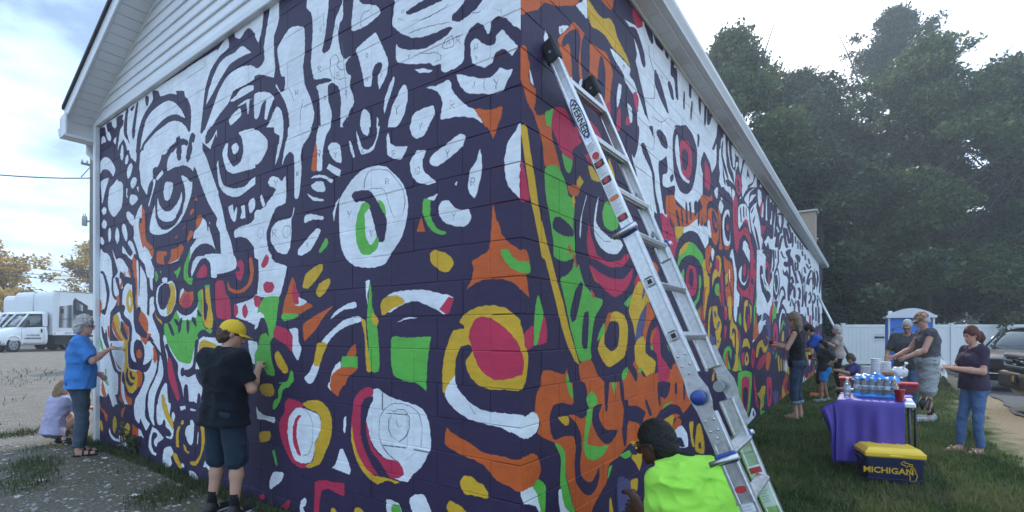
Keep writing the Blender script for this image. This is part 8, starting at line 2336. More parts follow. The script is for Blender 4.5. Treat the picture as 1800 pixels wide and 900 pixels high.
    def leg(F_, s, g, a=0., b=1., kk=.03, flare=0., thigh=1.):
        hp, kn, an = J[s + 'hip'], J[s + 'kn'], J[s + 'an']
        e1 = min(1, b * 2); F_.cone(hp, hp + (kn - hp) * e1, .088 * B * thigh + g, (.058 + (.030 * (1 - e1))) * k + g + flare * (1 if b <= .5 else 0), kk * k, end=b < .5)
        if b > .5:
            e2 = (b - .5) * 2; back = np.cross(hs_, (an - kn) / np.linalg.norm(an - kn)); m = kn + (an - kn) * .32 - back * -.012 * k
            F_.cone(kn, m, .056 * k + g, .055 * k + g, .03 * k); F_.cone(m, kn + (an - kn) * e2, .055 * k + g, (.034 + .018 * (1 - e2)) * k + g + flare, .03 * k, end=b < 1)
    # the body, one continuous surface
    F_ = Field(lo, hi, h)
    torso(F_, -.006)
    F_.cone(J['neck'] - up_t * .03 * k, hd - u_ * .05 * k - f_ * .01 * k, .054 * k, .050 * k, .025 * k)
    F_.ellipsoid(HP(0, -.012, .022), np.array([.074, .094, .098]) * k, .02 * k, HM); F_.ellipsoid(HP(0, .030, -.045), np.array([.054, .060, .062]) * k, .035 * k, HM)
    if face:
        F_.ellipsoid(HP(0, .075, -.088), np.array([.022, .018, .016]) * k, .02 * k, HM)
        F_.cone(HP(0, .086, .010), HP(0, .108, -.026), .010 * k, .015 * k, .014 * k)
        for sg in (-1, 1):
            F_.ellipsoid(HP(sg * .031, .092, .008), np.array([.019, .013, .011]) * k, .012 * k, HM, cut=True)
            F_.ellipsoid(HP(sg * .031, .080, .006), np.array([.0125, .0125, .0115]) * k, .003 * k, HM)
            F_.cone(HP(sg * .014, .094, .026), HP(sg * .046, .082, .024), .008 * k, .006 * k, .012 * k)
            F_.ellipsoid(HP(sg * .076, -.012, -.004), np.array([.010, .020, .031]) * k, .008 * k, HM)
        F_.cone(HP(-.020, .088, -.056), HP(.020, .088, -.056), .0068 * k, .0068 * k, .006 * k); F_.cone(HP(-.018, .087, -.068), HP(.018, .087, -.068), .0075 * k, .0075 * k, .006 * k)
    for s, hm in (('l', hands[0]), ('r', hands[1])):
        arm(F_, s, 0); hand(F_, s, hm); leg(F_, s, 0)
        an, to = J[s + 'an'], J[s + 'toe']; F_.cone(an, an + (to - an) * .25 - np.array([0, 0, .03]) * k, .036 * k, .036 * k, .02 * k); F_.cone(an - np.array([0, 0, .045]) * k, to, .034 * k, .026 * k, .025 * k)
    body = link('body', F_.mesh('body'), skin, root)
    # clothes
    def cloth(name, m, fn, seed, amp=.010, f=16.):
        G = Field(lo - .05, hi + .05, h); fn(G)
        if amp: G.folds(amp, f, seed); G.folds(amp * .5, f * 2.3, seed + 1)
        return G
    sd_ = int(abs(loc[0] * 131 + loc[1] * 17)) % 1000
    if shirt:
        sm_, slv, hem = shirt['mat'], shirt.get('sleeve', .34), shirt.get('hem', .0)
        def fs(G):
            g = shirt.get('ease', .014); torso(G, g, .06)
            p0 = J['pelvis']; 
            for sgn in (-1, 1): G.cone(p0 + hs_ * sgn * .065 * B - up_t * .02 * k, p0 + hs_ * sgn * .075 * B - up_t * (.16 + hem) * k, .112 * B + g, .118 * B + g + shirt.get('flare', .004), .05 * k)
            if slv > 0:
                for s in 'lr': arm(G, s, shirt.get('sleeve_ease', .018), 0, slv, .04)
        G = cloth('shirt', sm_, fs, sd_, shirt.get('amp', .010))
        nk = J['neck']; nd = (up_t * .85 + fwd * .5); nd /= np.linalg.norm(nd)
        G.cut(J['pelvis'] - up_t * (.05 + hem) * k, -up_t)
        if slv > 0: 
            c = nk - up_t * .012 * k + fwd * .0; r = shirt.get('neck', .070); G.ellipsoid(c + nd * .035 * k, np.array([r, r, .05]) * k, .01, np.stack([side, np.cross(nd, side), nd], 1), cut=True)
        else:
            c = nk - up_t * .015 * k; G.ellipsoid(c + nd * .04 * k, np.array([.085, .085, .06]) * k, .01, np.stack([side, np.cross(nd, side), nd], 1), cut=True)
            for sg, s in ((-1, 'l'), (1, 'r')): 
                G.ellipsoid(J[s + 'sh'] + side * sg * (.075) * k - up_t * .02 * k, np.array([.052, .10, .085]) * k, .012, np.stack([side, fwd, up_t], 1), cut=True)
        so = link('shirt', G.mesh('shirt'), sm_, root)
    if lower:
        def fl(G):
            g = lower.get('ease', .012); p0, w0 = J['pelvis'], J['waist']
            for sgn in (-1, 1): G.cone(p0 + hs_ * sgn * .064 * B, p0 * .45 + w0 * .55 + side * sgn * .055 * B, .108 * B + g, .096 * B + g, .05 * k); G.ellipsoid(J[('r' if sgn > 0 else 'l') + 'hip'] - np.cross(up_t, hs_) * -.0 - fwd * .045 * k + up_t * .0, np.array([.085, .08, .095]) * k * bulk + g, .05 * k)
            for s in 'lr': leg(G, s, g, 0, lower.get('len', .97), .03, lower.get('flare', .0))
        G = cloth('trousers', lower['mat'], fl, sd_ + 7, lower.get('amp', .009), 15.)
        w_ = .12 if shirt and shirt.get('hem', 0) > .03 else .5
        G.cut(J['pelvis'] * (1 - w_) + J['waist'] * w_, up_t)
        nm = 'shorts' if lower.get('len', .97) < .75 else 'trousers'
        link(nm, G.mesh(nm), lower['mat'], root)
        if lower.get('cuff'):
            for s in 'lr':
                kn, an = J[s + 'kn'], J[s + 'an']; e = kn + (an - kn) * (lower['len'] - .5) * 2; d = (an - kn) / np.linalg.norm(an - kn)
                mb = MB(); mb.tube([Vector(e - d * .045), Vector(e + d * .004)], .066 * k + lower.get('ease', .012), 16); mb.build('turned_cuff', lower['cuff'], root)
    if shoes:
        for s in 'lr':
            an, to = J[s + 'an'], J[s + 'toe']; G = Field(np.minimum(an, to) - .12, np.maximum(an, to) + .12, .007)
            v = to - an; v[2] = 0; v /= np.linalg.norm(v) + 1e-9; hl = an - v * .035 * k; sz = np.array([0, 0, 1.])
            ank = shoes.get('ankle', 0); zb = min(an[2] - .085 * k, to[2] - .03 * k)
            G.cone(np.array([hl[0], hl[1], zb + .04 * k]), to + v * .03 * k + sz * .002, .040 * k, .036 * k, .02)
            if not shoes.get('sandal'): G.cone(an - sz * .03, an + sz * (.005 + ank), .044 * k, .043 * k, .03)
            G.cut((0, 0, zb + (.05 if shoes.get('sandal') else .12 + ank) * k), (0, 0, 1)); G.cut((0, 0, zb + .002), (0, 0, -1))
            if shoes.get('sandal'): G.cut((0, 0, zb + .020), (0, 0, 1))
            sh_ = link('shoe', G.mesh('shoe'), shoes['mat'], root)
            if shoes.get('sandal'):
                for q in (.35, .75):
                    c = an + (to - an) * q; c[2] = zb + .035 * k; rr_ = np.cross(v, sz); mb = MB(); mb.tube([Vector(c - rr_ * .045 * k - sz * .02), Vector(c - rr_ * .03 * k + sz * .028), Vector(c + rr_ * .0 + sz * .038), Vector(c + rr_ * .03 * k + sz * .028), Vector(c + rr_ * .045 * k - sz * .02)], .011, 6); o = mb.build('strap', shoes['mat']); o.parent = sh_
            else:
                G = Field(np.minimum(an, to) - .12, np.maximum(an, to) + .12, .007); G.cone(np.array([hl[0], hl[1], zb + .04 * k]), to + v * .03 * k, .044 * k, .040 * k, .02); G.cut((0, 0, zb + .022), (0, 0, 1)); G.cut((0, 0, zb), (0, 0, -1))
                o = link('sole', G.mesh('sole'), shoes.get('sole', capw), None); o.parent = sh_
            if shoes.get('sock') is not None:
                mb = MB(); kn = J[s + 'kn']; d = (kn - an) / np.linalg.norm(kn - an); mb.tube([Vector(an), Vector(an + d * .06 * k), Vector(an + d * shoes.get('sockh', .08) * k)], [.042 * k, .040 * k, .043 * k], 12); mb.build('sock', shoes['sock'], root)
    if hair:
        G = Field(hd - .24 * k, hd + .20 * k, min(h, .009)) if not hair.get('long') else Field(hd - .45 * k, hd + .2 * k, min(h, .009))
        v = hair.get('vol', .012)
        G.ellipsoid(HP(0, -.016, .030), np.array([.078 + v, .096 + v, .098 + v]) * k, .02 * k, HM)
        if hair.get('back', True): G.ellipsoid(HP(0, -.050, -.030), np.array([.070 + v, .062 + v, .080 + v]) * k, .03 * k, HM)
        fz = hair.get('fringe', .055)
        nrm = r_ * 0 + f_ * .80 + (-u_) * .60
        G.ellipsoid(HP(0, .125, -.045), np.array([.10, .105, .115]) * k, .012 * k, HM, cut=True)
        for sg in (-1, 1):
            if not hair.get('cover_ears'): G.ellipsoid(HP(sg * .095, .035, -.055), np.array([.045, .065, .075]) * k, .01 * k, HM, cut=True)
        if hair.get('capped'): G.cut(HP(0, 0, .030), u_ * .99 + f_ * -.10)
        if not hair.get('long'):
            pz = HP(0, 0, hair.get('nape', -.085)); G.cut(pz, -u_ * .9 + f_ * .44)
        if hair.get('long'):
            L = hair['long']; dn = np.array(hair.get('fall', (0, -.25, -1))); dn = dn / np.linalg.norm(dn)
            for o in np.linspace(-.075, .075, 5):
                a = HP(o, -.070, .0); b = a + dn * L * k * (1 - .3 * abs(o) / .075) + r_ * o * .2; G.cone(a, (a + b) / 2, .045 * k, .048 * k, .03 * k); G.cone((a + b) / 2, b, .048 * k, .022 * k, .03 * k)
        if hair.get('tail'):
            Q = [HP(*q) for q in hair['tail']]
            for i in range(len(Q) - 1): G.cone(Q[i], Q[i + 1], hair['tr'][i] * k, hair['tr'][i + 1] * k, .02 * k)
        G.folds(hair.get('amp', .010), hair.get('freq', 55.), 3)
        link('hair', G.mesh('hair'), hair['mat'], root)
    if face:
        em = mat('eye_dark', (.015, .012, .010), .2)
        for sg in (-1, 1):
            mb = MB(); mb.lathe([(.001, -.006 * k), (.0065 * k, -.002 * k), (.0065 * k, .002 * k), (.001, .006 * k)], 8, Matrix.Translation(Vector(HP(sg * .031, .0895, .006)))); mb.build('eye', em, root)
            mb = MB(); mb.tube([Vector(HP(sg * .015, .098, .027)), Vector(HP(sg * .032, .098, .031)), Vector(HP(sg * .048, .086, .026))], .0035 * k, 6); mb.build('eyebrow', hair['mat'] if hair else em, root)
        mb = MB(); mb.tube([Vector(HP(-.020, .093, -.062)), Vector(HP(0, .0985, -.061)), Vector(HP(.020, .093, -.062))], .0042 * k, 6); mb.build('lips', mat('lip', (.33, .12, .10), .5), root)
    root['k'] = k
    return root, J, HP, k, (r_, f_, u_), (side, fwd, up_t)
def glasses(root, HP, k, m, thick=.0028):
    mb = MB()
    for sg in (-1, 1):
        mb.tube([Vector(HP(sg * .032 + .022 * math.cos(a), .106, .004 + .017 * math.sin(a))) for a in [2 * math.pi * i / 12 for i in range(13)]], thick * k, 6)
        mb.tube([Vector(HP(sg * .054, .104, .008)), Vector(HP(sg * .078, .06, .010)), Vector(HP(sg * .080, -.015, .008))], thick * k, 6)
    mb.tube([Vector(HP(-.011, .110, .008)), Vector(HP(.011, .110, .008))], thick * k, 6)
    mb.build('spectacles', m, root)
def baseball_cap(root, hd, HP, k, axes, m, peak_m, yaw=0., lift=0.):
    r_, f_, u_ = axes
    f2 = f_ * math.cos(yaw) + r_ * math.sin(yaw); r2 = np.cross(f2, u_); M = np.stack([r2, f2, u_], 1)
    G = Field(hd - .26, hd + .26, .007); c = HP(0, -.012, .038 + lift)
    G.ellipsoid(c, np.array([.092, .110, .102]) * k, .01, M); G.cut(HP(0, 0, .016 + lift), -u_ * .97 - f2 * -.14)
    cp_ = link('cap', G.mesh('cap'), m, root)
    mb = MB(); nu, nv = 14, 5
    def pk(u, v):
        a = (u - .5) * 2.3; rad = .098 + .075 * v * math.cos(a * .62); e = HP(0, -.012, .042 + lift)
        return Vector(e + (f2 * math.cos(a) * rad * 1.03 + r2 * math.sin(a) * (.086 + .012 * v) ) * k - u_ * (.012 * v + .022 * v * math.sin(a) ** 2) * k)
    mb.grid(pk, nu, nv); o = mb.build('peak', peak_m); o.parent = cp_
    md = o.modifiers.new('t', 'SOLIDIFY'); md.thickness = .004
    mb = MB(); mb.lathe([(.009, 0), (.008, .006), (.001, .008)], 8, Matrix.Translation(Vector(HP(0, -.012, .136 + lift)))); o = mb.build('button', peak_m); o.parent = cp_
    return cp_
# ---------------------------------------------------------------- the people
def turn(dx, dy): return math.atan2(-dx, dy)
def local(loc, rz, k, sc, p):
    """a world point in the joint frame of a person"""
    v = Matrix.Rotation(-rz, 3, 'Z') @ (Vector(p) - Vector(loc)); return (v.x / sc[0] / k, v.y / sc[1] / k, v.z / sc[2] / k)
def world(root, q):
    return Matrix.Translation(root.location) @ Matrix.Rotation(root.rotation_euler.z, 4, 'Z') @ Matrix.Diagonal((*root.scale, 1)) @ Vector(q)
light_skin = skin_mat('light_skin', (.47, .27, .19)); pink_skin = skin_mat('pink_skin', (.52, .28, .21)); tan_skin = skin_mat('tan_skin', (.36, .19, .12)); dark_skin = skin_mat('dark_skin', (.085, .038, .022))
def hairm(name, c): return mat(name, c, .6, bump=.9, bscale=90, var=.35, vscale=45, spec=.3)
blk = hairm('black_hair', (.010, .009, .009)); gry = hairm('grey_hair', (.42, .41, .39)); brn = hairm('brown_hair', (.075, .042, .024)); bld = hairm('dark_blond_hair', (.17, .125, .08)); aub = hairm('auburn_hair', (.095, .030, .018)); lbr = hairm('light_brown_hair', (.24, .15, .08))
navyc = cloth_mat('navy_cotton', (.0055, .008, .014)); navys = cloth_mat('navy_twill', (.020, .034, .055)); bluet = cloth_mat('blue_tee', (.055, .20, .52)); jeang = cloth_mat('grey_jeans', (.060, .085, .115), .3, 12)
neon = cloth_mat('neon_tee', (.38, .82, .09), .10, 5, .9); blackc = cloth_mat('black_knit', (.006, .0065, .008)); jeand = cloth_mat('dark_denim', (.030, .050, .085), .35, 14); jeanb = cloth_mat('blue_denim', (.075, .145, .29), .35, 14); cuffd = cloth_mat('denim_cuff', (.15, .20, .25)); lav = cloth_mat('lavender_shirt', (.36, .34, .48)); chk = cloth_mat('patterned_cotton', (.14, .14, .15), .9, 60)
royal = cloth_mat('royal_blue_tee', (.018, .075, .34)); khaki = cloth_mat('dark_shorts', (.035, .030, .028)); flor = cloth_mat('dark_print_tee', (.022, .026, .030), .8, 30); sky_ = cloth_mat('bright_blue_shorts', (.025, .21, .56)); beige = cloth_mat('beige_blouse', (.40, .33, .29)); blkp = cloth_mat('black_trousers', (.010, .012, .016)); charc = cloth_mat('charcoal_tee', (.070, .072, .082)); gtee = cloth_mat('grey_tee', (.082, .082, .10)); pale_shorts = cloth_mat('light_grey_shorts', (.33, .35, .37)); plum = cloth_mat('plum_tee', (.045, .030, .060)); viol = cloth_mat('violet_top', (.06, .05, .20))
capy = cloth_mat('yellow_cap_cloth', (.70, .46, .035), .08); camo = bpy.data.materials.new('camouflage_cloth'); camo.use_nodes = True; nt = camo.node_tree
t_ = N(nt, 'ShaderNodeTexCoord'); n_ = N(nt, 'ShaderNodeTexNoise', i_Scale=22.0, i_Detail=2.0); nt.links.new(t_.outputs['Object'], n_.inputs[0])
nt.links.new(ramp(nt, n_.outputs[0], [(.40, (.10, .075, .05)), (.47, (.40, .22, .13)), (.55, (.55, .25, .12)), (.62, (.20, .15, .10))], 'CONSTANT'), nt.nodes['Principled BSDF'].inputs['Base Color']); nt.nodes['Principled BSDF'].inputs['Roughness'].default_value = .85
shoeb = mat('black_shoe', (.014, .014, .015), .6); shoeg = mat('grey_shoe', (.20, .23, .25), .6, var=.3, vscale=40); shoew = mat('pale_shoe', (.38, .38, .37), .6, var=.4, vscale=40); orng = mat('orange_shoe', (.75, .14, .03), .5); tanf = mat('tan_sandal', (.30, .22, .16), .6); sockb = cloth_mat('black_sock', (.012, .012, .013))
wirem = mat('spectacle_frame', (.03, .03, .032), .3)
# --- older woman in blue, painting at the left end
sc = (.82, .82, 1); loc = gnd(141, 800); loc.z = ground_z(loc.x, loc.y); rz = turn(.80, .60); k = 1.63 / 1.75
s_, Y_h = 5.95, 6.11
hp_ = pl(5.86, .12, 1.225)
hl = local(loc, rz, k, sc, hp_)
r1, J, HP, k, ax, bx = build_person('grey haired woman in loose blue tee and dark jeans painting the wall', loc, rz, 1.63,
    dict(rsh=(.185, .0, 1.40), rel=(.30, .16, 1.19), rwr=hl, lel=(-.24, .02, 1.13), lwr=(-.18, .20, 1.0), head=(0, .055, 1.615), neck=(0, .015, 1.455)), pink_skin,
    dict(mat=bluet, sleeve=.44, hem=.06, ease=.034, flare=.02, sleeve_ease=.034, amp=.013), dict(mat=jeang, len=.97, ease=.022, flare=.012, amp=.012), dict(mat=shoeb, sandal=True), dict(mat=gry, vol=.024, amp=.022, freq=60., nape=-.06), bulk=1.22, chestw=1.12, h=.010, facing=(.22, 1, -.12), belly=1.0, scale=sc, hands=('rest', 'grip'), group='people painting the mural')
glasses(r1, HP, k, wirem)
wr = world(r1, J['rwr']); 
br = empty('paint_brush', wr, 0, 'wide paint brush in the hand of the woman in blue', 'brush')
d_ = (pl(5.74, .03, 1.24) - wr).normalized()
mb = MB(); mb.tube([wr - d_ * .06, wr + d_ * .07, wr + d_ * .10], [.008, .011, .016], 8); child('handle', mb, bw_, br)
mb = MB(); mb.box(wr + d_ * .125, (.04, .038, .014), frame(d_, (0, 0, 1)), .004); child('ferrule', mb, zinc, br)
mb = MB(); mb.box(wr + d_ * .165, (.05, .040, .016), frame(d_, (0, 0, 1)), .006); child('bristles', mb, mat('bristle', (.52, .42, .22)), br)
# --- child crouching beside her
loc = gnd(104, 782); loc.z = ground_z(loc.x, loc.y)
SQ = dict(pelvis=(0, -.1, .27), waist=(0, -.09, .42), chest=(0, -.02, .62), neck=(0, .04, .80), head=(0, .09, .95), lsh=(-.165, .0, .74), lel=(-.22, .18, .55), lwr=(-.12, .40, .60), rsh=(.165, .0, .74), rel=(.24, .20, .60), rwr=(.20, .46, .58),
          lhip=(-.09, -.08, .25), lkn=(-.17, .30, .44), lan=(-.14, .08, .09), ltoe=(-.17, .26, .03), rhip=(.09, -.08, .25), rkn=(.17, .30, .44), ran=(.14, .08, .09), rtoe=(.17, .26, .03))
build_person('child with long light brown hair crouching in a lavender shirt behind the woman in blue', loc, turn(.25, .97), 1.32, SQ, light_skin, dict(mat=lav, sleeve=.48, hem=.04, ease=.03, flare=.02, sleeve_ease=.03, amp=.014), dict(mat=chk, len=.9, ease=.016), dict(mat=shoeb), dict(mat=lbr, long=.30, vol=.018, fall=(0, -.30, -1), amp=.014), h=.011, facing=(0, 1, -.45), scale=(.85, .85, 1), group='people painting the mural')
# --- teenager in the yellow cap, seen from behind
loc = Vector((-2.25, 3.92, 0)); rz = turn(.34, .94)
r3, J, HP, k, ax, bx = build_person('person in a black tee, navy shorts and yellow cap, seen from behind facing the wall', loc, rz, 1.53,
    dict(lsh=(-.180, -.02, 1.41), rsh=(.180, -.01, 1.40), lel=(-.235, .03, 1.15), lwr=(-.10, .24, 1.20), rel=(.255, .06, 1.13), rwr=(.13, .25, 1.30), head=(.015, .07, 1.615), neck=(0, .02, 1.47), lkn=(-.115, .02, .50), rkn=(.115, .02, .50), lan=(-.135, -.02, .085), ran=(.135, -.02, .085)), light_skin,
    dict(mat=navyc, sleeve=.38, hem=.09, ease=.028, flare=.034, sleeve_ease=.024, amp=.009), dict(mat=navys, len=.50, ease=.014, flare=.016, amp=.008), dict(mat=shoeb, sock=sockb, sockh=.12), dict(mat=brn, vol=.008, nape=-.075, capped=True), bulk=1.02, chestw=1.02, h=.0085, facing=(.62, .80, -.42), hands=('rest', 'grip'), group='people painting the mural')
cp_ = baseball_cap(r3, J['head'], HP, k, ax, capy, capy, 0., -.004)
r_, f_, u_ = ax
# --- man in the neon shirt kneeling at the ladder
O = Vector((1.0, 2.6, 0))
def W3(x, y, z): return (x - O.x, y - O.y, z)
r4, J, HP, k, ax, bx = build_person('man in a neon green tee kneeling at the wall in front of the ladder', O, 0., 1.75,
    dict(pelvis=W3(1.05, 2.40, .35), waist=W3(1.03, 2.49, .46), chest=W3(.960, 2.63, .605), neck=W3(.875, 2.76, .720), head=W3(.800, 2.79, .810), lsh=W3(.80, 2.63, .640), lel=W3(.785, 2.64, .30), lwr=W3(.725, 2.92, .44), rsh=W3(1.035, 2.84, .635), rel=W3(1.00, 3.03, .36), rwr=W3(.86, 3.10, .35),
         lhip=W3(.99, 2.36, .32), lkn=W3(.90, 2.70, .10), lan=W3(1.00, 2.28, .09), ltoe=W3(1.04, 2.14, .05), rhip=W3(1.14, 2.44, .32), rkn=W3(1.16, 2.82, .12), ran=W3(1.22, 2.42, .09), rtoe=W3(1.25, 2.26, .05)), dark_skin,
    dict(mat=neon, sleeve=.46, hem=.10, ease=.030, sleeve_ease=.042, amp=.022, flare=.02), dict(mat=khaki, len=.9, ease=.02), dict(mat=shoeb), dict(mat=blk, vol=.010, amp=.007, freq=80., nape=-.075, cover_ears=False, tail=[(-.02, -.10, -.05), (.0, -.135, -.085), (.02, -.17, -.10), (.05, -.20, -.105)], tr=[.022, .016, .013, .008]), bulk=1.14, chestw=1.18, h=.0075, facing=(-.78, .66, -.34), headup=(-.35, .30, 1), hands=('grip', 'rest'), group='people painting the mural')
glasses(r4, HP, k, wirem, .0034)
wr = world(r4, J['lwr'])
d_ = (pr(1.50, .05, .36) - wr).normalized()
br = empty('paint_brush', wr, 0, 'white handled paint brush held by the kneeling man in neon green', 'brush')
mb = MB(); mb.tube([wr - d_ * .03, wr + d_ * .12, wr + d_ * .16], [.007, .008, .011], 8); child('handle', mb, wcup, br)
mb = MB(); mb.box(wr + d_ * .19, (.05, .035, .012), frame(d_, (0, 0, 1)), .004); child('bristles', mb, sockb, br)
# --- woman in black sleeveless top and capri jeans
sc = (.88, .88, 1); loc = gnd(1401, 736); rz = turn(-.70, .71)
GP = 'people painting the mural'
r5, J, HP, k, ax, bx = build_person('blond woman in a black sleeveless top and cuffed capri jeans painting the side wall', loc, rz, 1.76,
    dict(lsh=(-.165, -.01, 1.40), rsh=(.165, -.01, 1.40), lel=(-.245, .10, 1.16), lwr=(-.10, .36, 1.20), rel=(.235, .08, 1.14), rwr=(.06, .33, 1.22), head=(-.02, .05, 1.62), lan=(-.12, -.02, .085), ran=(.12, -.03, .085)), light_skin,
    dict(mat=blackc, sleeve=0, hem=.05, ease=.012, amp=.009), dict(mat=jeand, len=.80, ease=.014, cuff=cuffd), dict(mat=tanf, sandal=True), dict(mat=bld, vol=.016, long=.27, fall=(0, -.12, -1), amp=.012), bulk=1.0, chestw=.98, h=.011, facing=(-.15, 1, -.28), bust=.9, scale=sc, hands=('grip', 'grip'), group=GP)
def held_cup(root, J, j, m, label, r=.038, hh=.09):
    p = world(root, J[j]) ; v = (p - world(root, J[j[0] + 'el'])).normalized(); p = p + v * .075 + Vector((0, 0, -.02))
    t = empty('paint_cup', p, 0, label, 'cup', 'cups of paint in hands')
    mb = MB(); mb.lathe([(r * .75, 0), (r, hh), (r * 1.06, hh), (r * 1.06, hh - .006), (r * .96, hh - .004), (r * .72, .006)], 14); mb.build('cup_wall', m, t); return p
p = held_cup(r5, J, 'lwr', redc, 'red paint cup in the hands of the woman in black')
br = empty('paint_brush', p, 0, 'thin brush dipped in the cup of the woman in black', 'brush'); mb = MB(); mb.tube([p + Vector((.0, 0, .05)), p + Vector((-.07, .02, .16))], [.006, .008], 6); child('handle', mb, bw_, br)
# --- man in royal blue tee, bent to the wall
loc = gnd(1441, 697); rz = turn(-.85, .52)
r6, J, HP, k, ax, bx = build_person('dark haired man in a royal blue tee bending to the wall behind the girl', loc, rz, 1.74,
    dict(pelvis=(0, -.10, .92), waist=(0, -.05, 1.05), chest=(0, .06, 1.22), neck=(0, .16, 1.36), head=(0, .24, 1.49), lsh=(-.18, .10, 1.31), rsh=(.18, .10, 1.31), lel=(-.25, .22, 1.05), lwr=(-.16, .42, 1.02), rel=(.24, .30, 1.08), rwr=(.12, .52, 1.10), lhip=(-.09, -.10, .88), rhip=(.09, -.10, .88), lkn=(-.12, -.0, .48), rkn=(.12, -.02, .48)), tan_skin,
    dict(mat=royal, sleeve=.40, hem=.06, ease=.022, sleeve_ease=.026), dict(mat=khaki, len=.52, ease=.022), dict(mat=orng), dict(mat=blk, vol=.009, nape=-.06), bulk=1.12, chestw=1.08, h=.013, facing=(0, 1, -.65), scale=sc, hands=('grip', 'grip'), group=GP)
# --- girl in dark print tee and bright blue shorts
loc = gnd(1449, 706); rz = turn(-.98, .15)
r7, J, HP, k, ax, bx = build_person('girl in dark tee and bright blue shorts with a hand on her hip', loc, rz, 1.29,
    dict(lel=(-.22, -.24, 1.17), lwr=(-.16, .00, 1.03), rel=(.20, .12, 1.16), rwr=(.04, .34, 1.20), head=(0, .05, 1.61), lan=(-.06, .12, .085), ltoe=(-.08, .30, .03), lkn=(-.08, .10, .50), ran=(.08, -.14, .085), rtoe=(.10, .04, .03), rkn=(.09, -.04, .50)), tan_skin,
    dict(mat=flor, sleeve=.42, hem=.05, ease=.026, sleeve_ease=.030), dict(mat=sky_, len=.40, ease=.026, flare=.016), dict(mat=shoeg), dict(mat=blk, vol=.016, long=.26, fall=(0, -.15, -1), cover_ears=True), bulk=.98, h=.011, facing=(-.25, 1, -.40), scale=sc, hands=('grip', 'grip'), group=GP)
held_cup(r7, J, 'rwr', redc, 'red paint cup held by the girl in blue shorts', .042)
# --- grey haired woman in beige further along
loc = Vector((8.14, 12.5, 0)); rz = turn(-.90, .43)
r8, J, HP, k, ax, bx = build_person('grey haired woman in a beige blouse and black trousers painting furthest along the wall', loc, rz, 1.61,
    dict(lel=(-.24, .14, 1.18), lwr=(-.16, .36, 1.30), rel=(.24, .18, 1.20), rwr=(.16, .42, 1.34), head=(0, .05, 1.62)), pink_skin, dict(mat=beige, sleeve=.40, hem=.06, ease=.026, sleeve_ease=.026), dict(mat=blkp, len=.97, ease=.018), dict(mat=shoeb), dict(mat=gry, vol=.022, amp=.016, nape=-.05), bulk=1.08, h=.014, facing=(0, 1, .05), scale=sc, hands=('grip', 'grip'), group=GP)
# --- person kneeling in jeans behind the girl
loc = Vector((8.20, 12.0, 0))
build_person('kneeling person in blue jeans and a violet top half hidden behind the girl', loc, turn(-.92, .40), 1.70, {a: (b[0], b[1], b[2] * .86) for a, b in SQ.items()}, light_skin, dict(mat=viol, sleeve=.42, hem=.05, ease=.024), dict(mat=jeanb, len=.95, ease=.018), dict(mat=shoeb), dict(mat=brn, vol=.012), h=.014, facing=(0, 1, -.7), scale=sc, group=GP)
# --- man in charcoal tee facing the camera behind the table
GT_ = 'people standing at the drinks table'
loc = Vector((6.98, 8.85, 0)); rz = turn(-.58, -.81)
r10, J, HP, k, ax, bx = build_person('grey haired man in glasses and a charcoal tee looking down at the drinks table', loc, rz, 1.70,
    dict(neck=(0, .06, 1.44), head=(0, .13, 1.575), chest=(0, .03, 1.26), lsh=(-.20, .03, 1.385), rsh=(.20, .03, 1.385), lel=(-.30, .02, 1.10), lwr=(-.34, .12, .86), rel=(.31, .04, 1.10), rwr=(.36, .18, .88)), pink_skin,
    dict(mat=charc, sleeve=.42, hem=.07, ease=.022, sleeve_ease=.028), dict(mat=jeanb, len=.97, ease=.016), dict(mat=shoeb), dict(mat=gry, vol=.006, amp=.006, nape=-.05), bulk=1.10, chestw=1.10, h=.011, facing=(.12, 1, -.55), belly=.9, scale=sc, group=GT_)
glasses(r10, HP, k, wirem, .0036)
# --- man in camouflage cap and sleeveless shirt
loc = gnd(1632, 739); rz = turn(-.88, .30)
r11, J, HP, k, ax, bx = build_person('big man in a sleeveless grey shirt, light grey shorts and camouflage cap by the table', loc, rz, 1.78,
    dict(neck=(0, .05, 1.45), head=(0, .10, 1.60), lsh=(-.215, .03, 1.39), rsh=(.215, .03, 1.39), lel=(-.26, .16, 1.12), lwr=(-.20, .38, 1.02), rel=(.27, .18, 1.12), rwr=(.20, .42, 1.02), lan=(-.14, .03, .085), ltoe=(-.17, .22, .03), ran=(.12, -.10, .085), rtoe=(.14, .08, .03), lkn=(-.12, .05, .50), rkn=(.11, -.02, .50)), pink_skin,
    dict(mat=gtee, sleeve=.10, hem=.02, ease=.018, sleeve_ease=.016), dict(mat=pale_shorts, len=.50, ease=.040, flare=.030, amp=.014), dict(mat=shoew, sock=sockb, sockh=.14), dict(mat=gry, vol=.004, amp=.003, nape=-.04, capped=True), bulk=1.22, chestw=1.18, h=.010, facing=(.05, 1, -.45), belly=.7, scale=sc, group=GT_)
baseball_cap(r11, J['head'], HP, k, ax, camo, camo, 0., .0)
glasses(r11, HP, k, shoeb, .006)
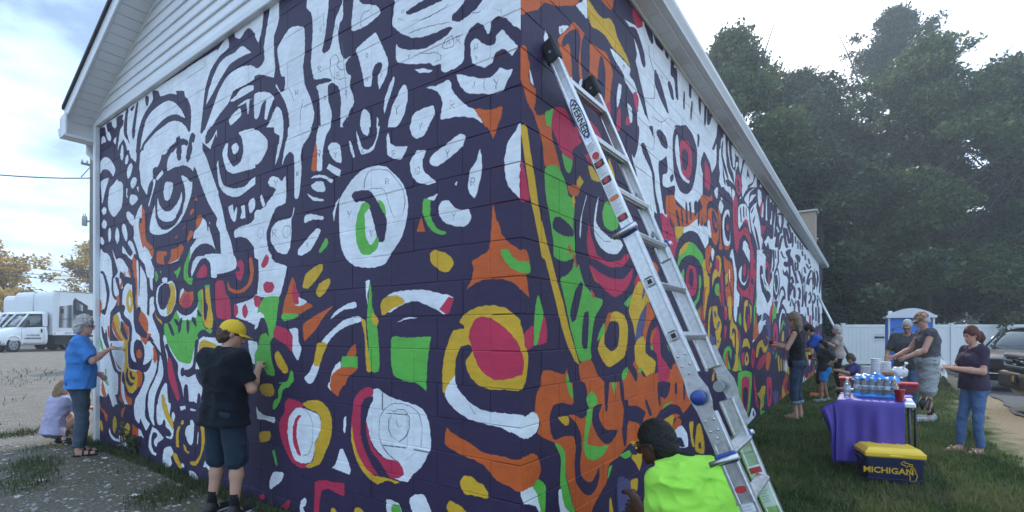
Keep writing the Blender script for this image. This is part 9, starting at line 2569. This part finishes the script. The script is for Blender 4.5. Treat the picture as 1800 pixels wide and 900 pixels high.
# --- woman in plum tee and jeans at the right
sc = (.82, .82, 1); loc = gnd(1712, 797); rz = turn(-.99, .02)
r12, J, HP, k, ax, bx = build_person('woman with an auburn ponytail in a plum tee and blue jeans holding a tissue', loc, rz, 1.51,
    dict(head=(0, .05, 1.615), neck=(0, .01, 1.46), lsh=(-.175, .0, 1.40), rsh=(.175, .0, 1.40), lel=(-.235, .06, 1.13), lwr=(-.06, .42, 1.17), rel=(.235, .08, 1.13), rwr=(.05, .42, 1.19), lan=(-.10, -.02, .085), ltoe=(-.11, .17, .03), ran=(.12, .12, .085), rtoe=(.15, .30, .03), rkn=(.11, .09, .50)), pink_skin,
    dict(mat=plum, sleeve=.36, hem=.02, ease=.012, sleeve_ease=.014, amp=.007), dict(mat=jeanb, len=.985, ease=.010, flare=.016, amp=.010), dict(mat=tanf, sandal=True), dict(mat=aub, vol=.014, amp=.005, freq=40., nape=-.07, tail=[(0, -.105, .005), (0, -.14, -.03), (0, -.16, -.09), (0, -.15, -.15)], tr=[.028, .050, .052, .022]), bulk=1.20, chestw=1.02, h=.0085, facing=(-.05, 1, -.30), bust=1.35, belly=.75, scale=sc, hands=('grip', 'grip'))
p = (world(r12, J['lwr']) + world(r12, J['rwr'])) / 2 + Vector((-.07, 0, -.03))
mb = MB(); rn = random.Random(8)
mb.grid(lambda u, v: p + Vector(((u - .5) * .06 + .02 * math.sin(v * 7), (v - .5) * .03 + .02 * math.sin(u * 6 + v * 5), (v - .5) * .20 + .03 * math.sin(u * 4))), 8, 10)
o = mb.build('tissue', wcup); tag(o, 'crumpled white tissue in the hands of the woman in plum', 'tissue')
# ---------------------------------------------------------------- hazy air, added mostly to stand in for lens flare veiling the trees
hz = bpy.data.materials.new('flare_haze'); hz.use_nodes = True; nt = hz.node_tree; nt.nodes.remove(nt.nodes['Principled BSDF'])
pv = N(nt, 'ShaderNodeVolumePrincipled'); pv.inputs['Color'].default_value = (.80, .90, 1, 1); pv.inputs['Density'].default_value = .0021; pv.inputs['Anisotropy'].default_value = .35
nt.links.new(pv.outputs[0], nt.nodes['Material Output'].inputs['Volume'])
mb = MB(); mb.box((0, 120, 19), (1250, 1100, 40)); tag(mb.build('flare_haze', hz), kind='stuff')
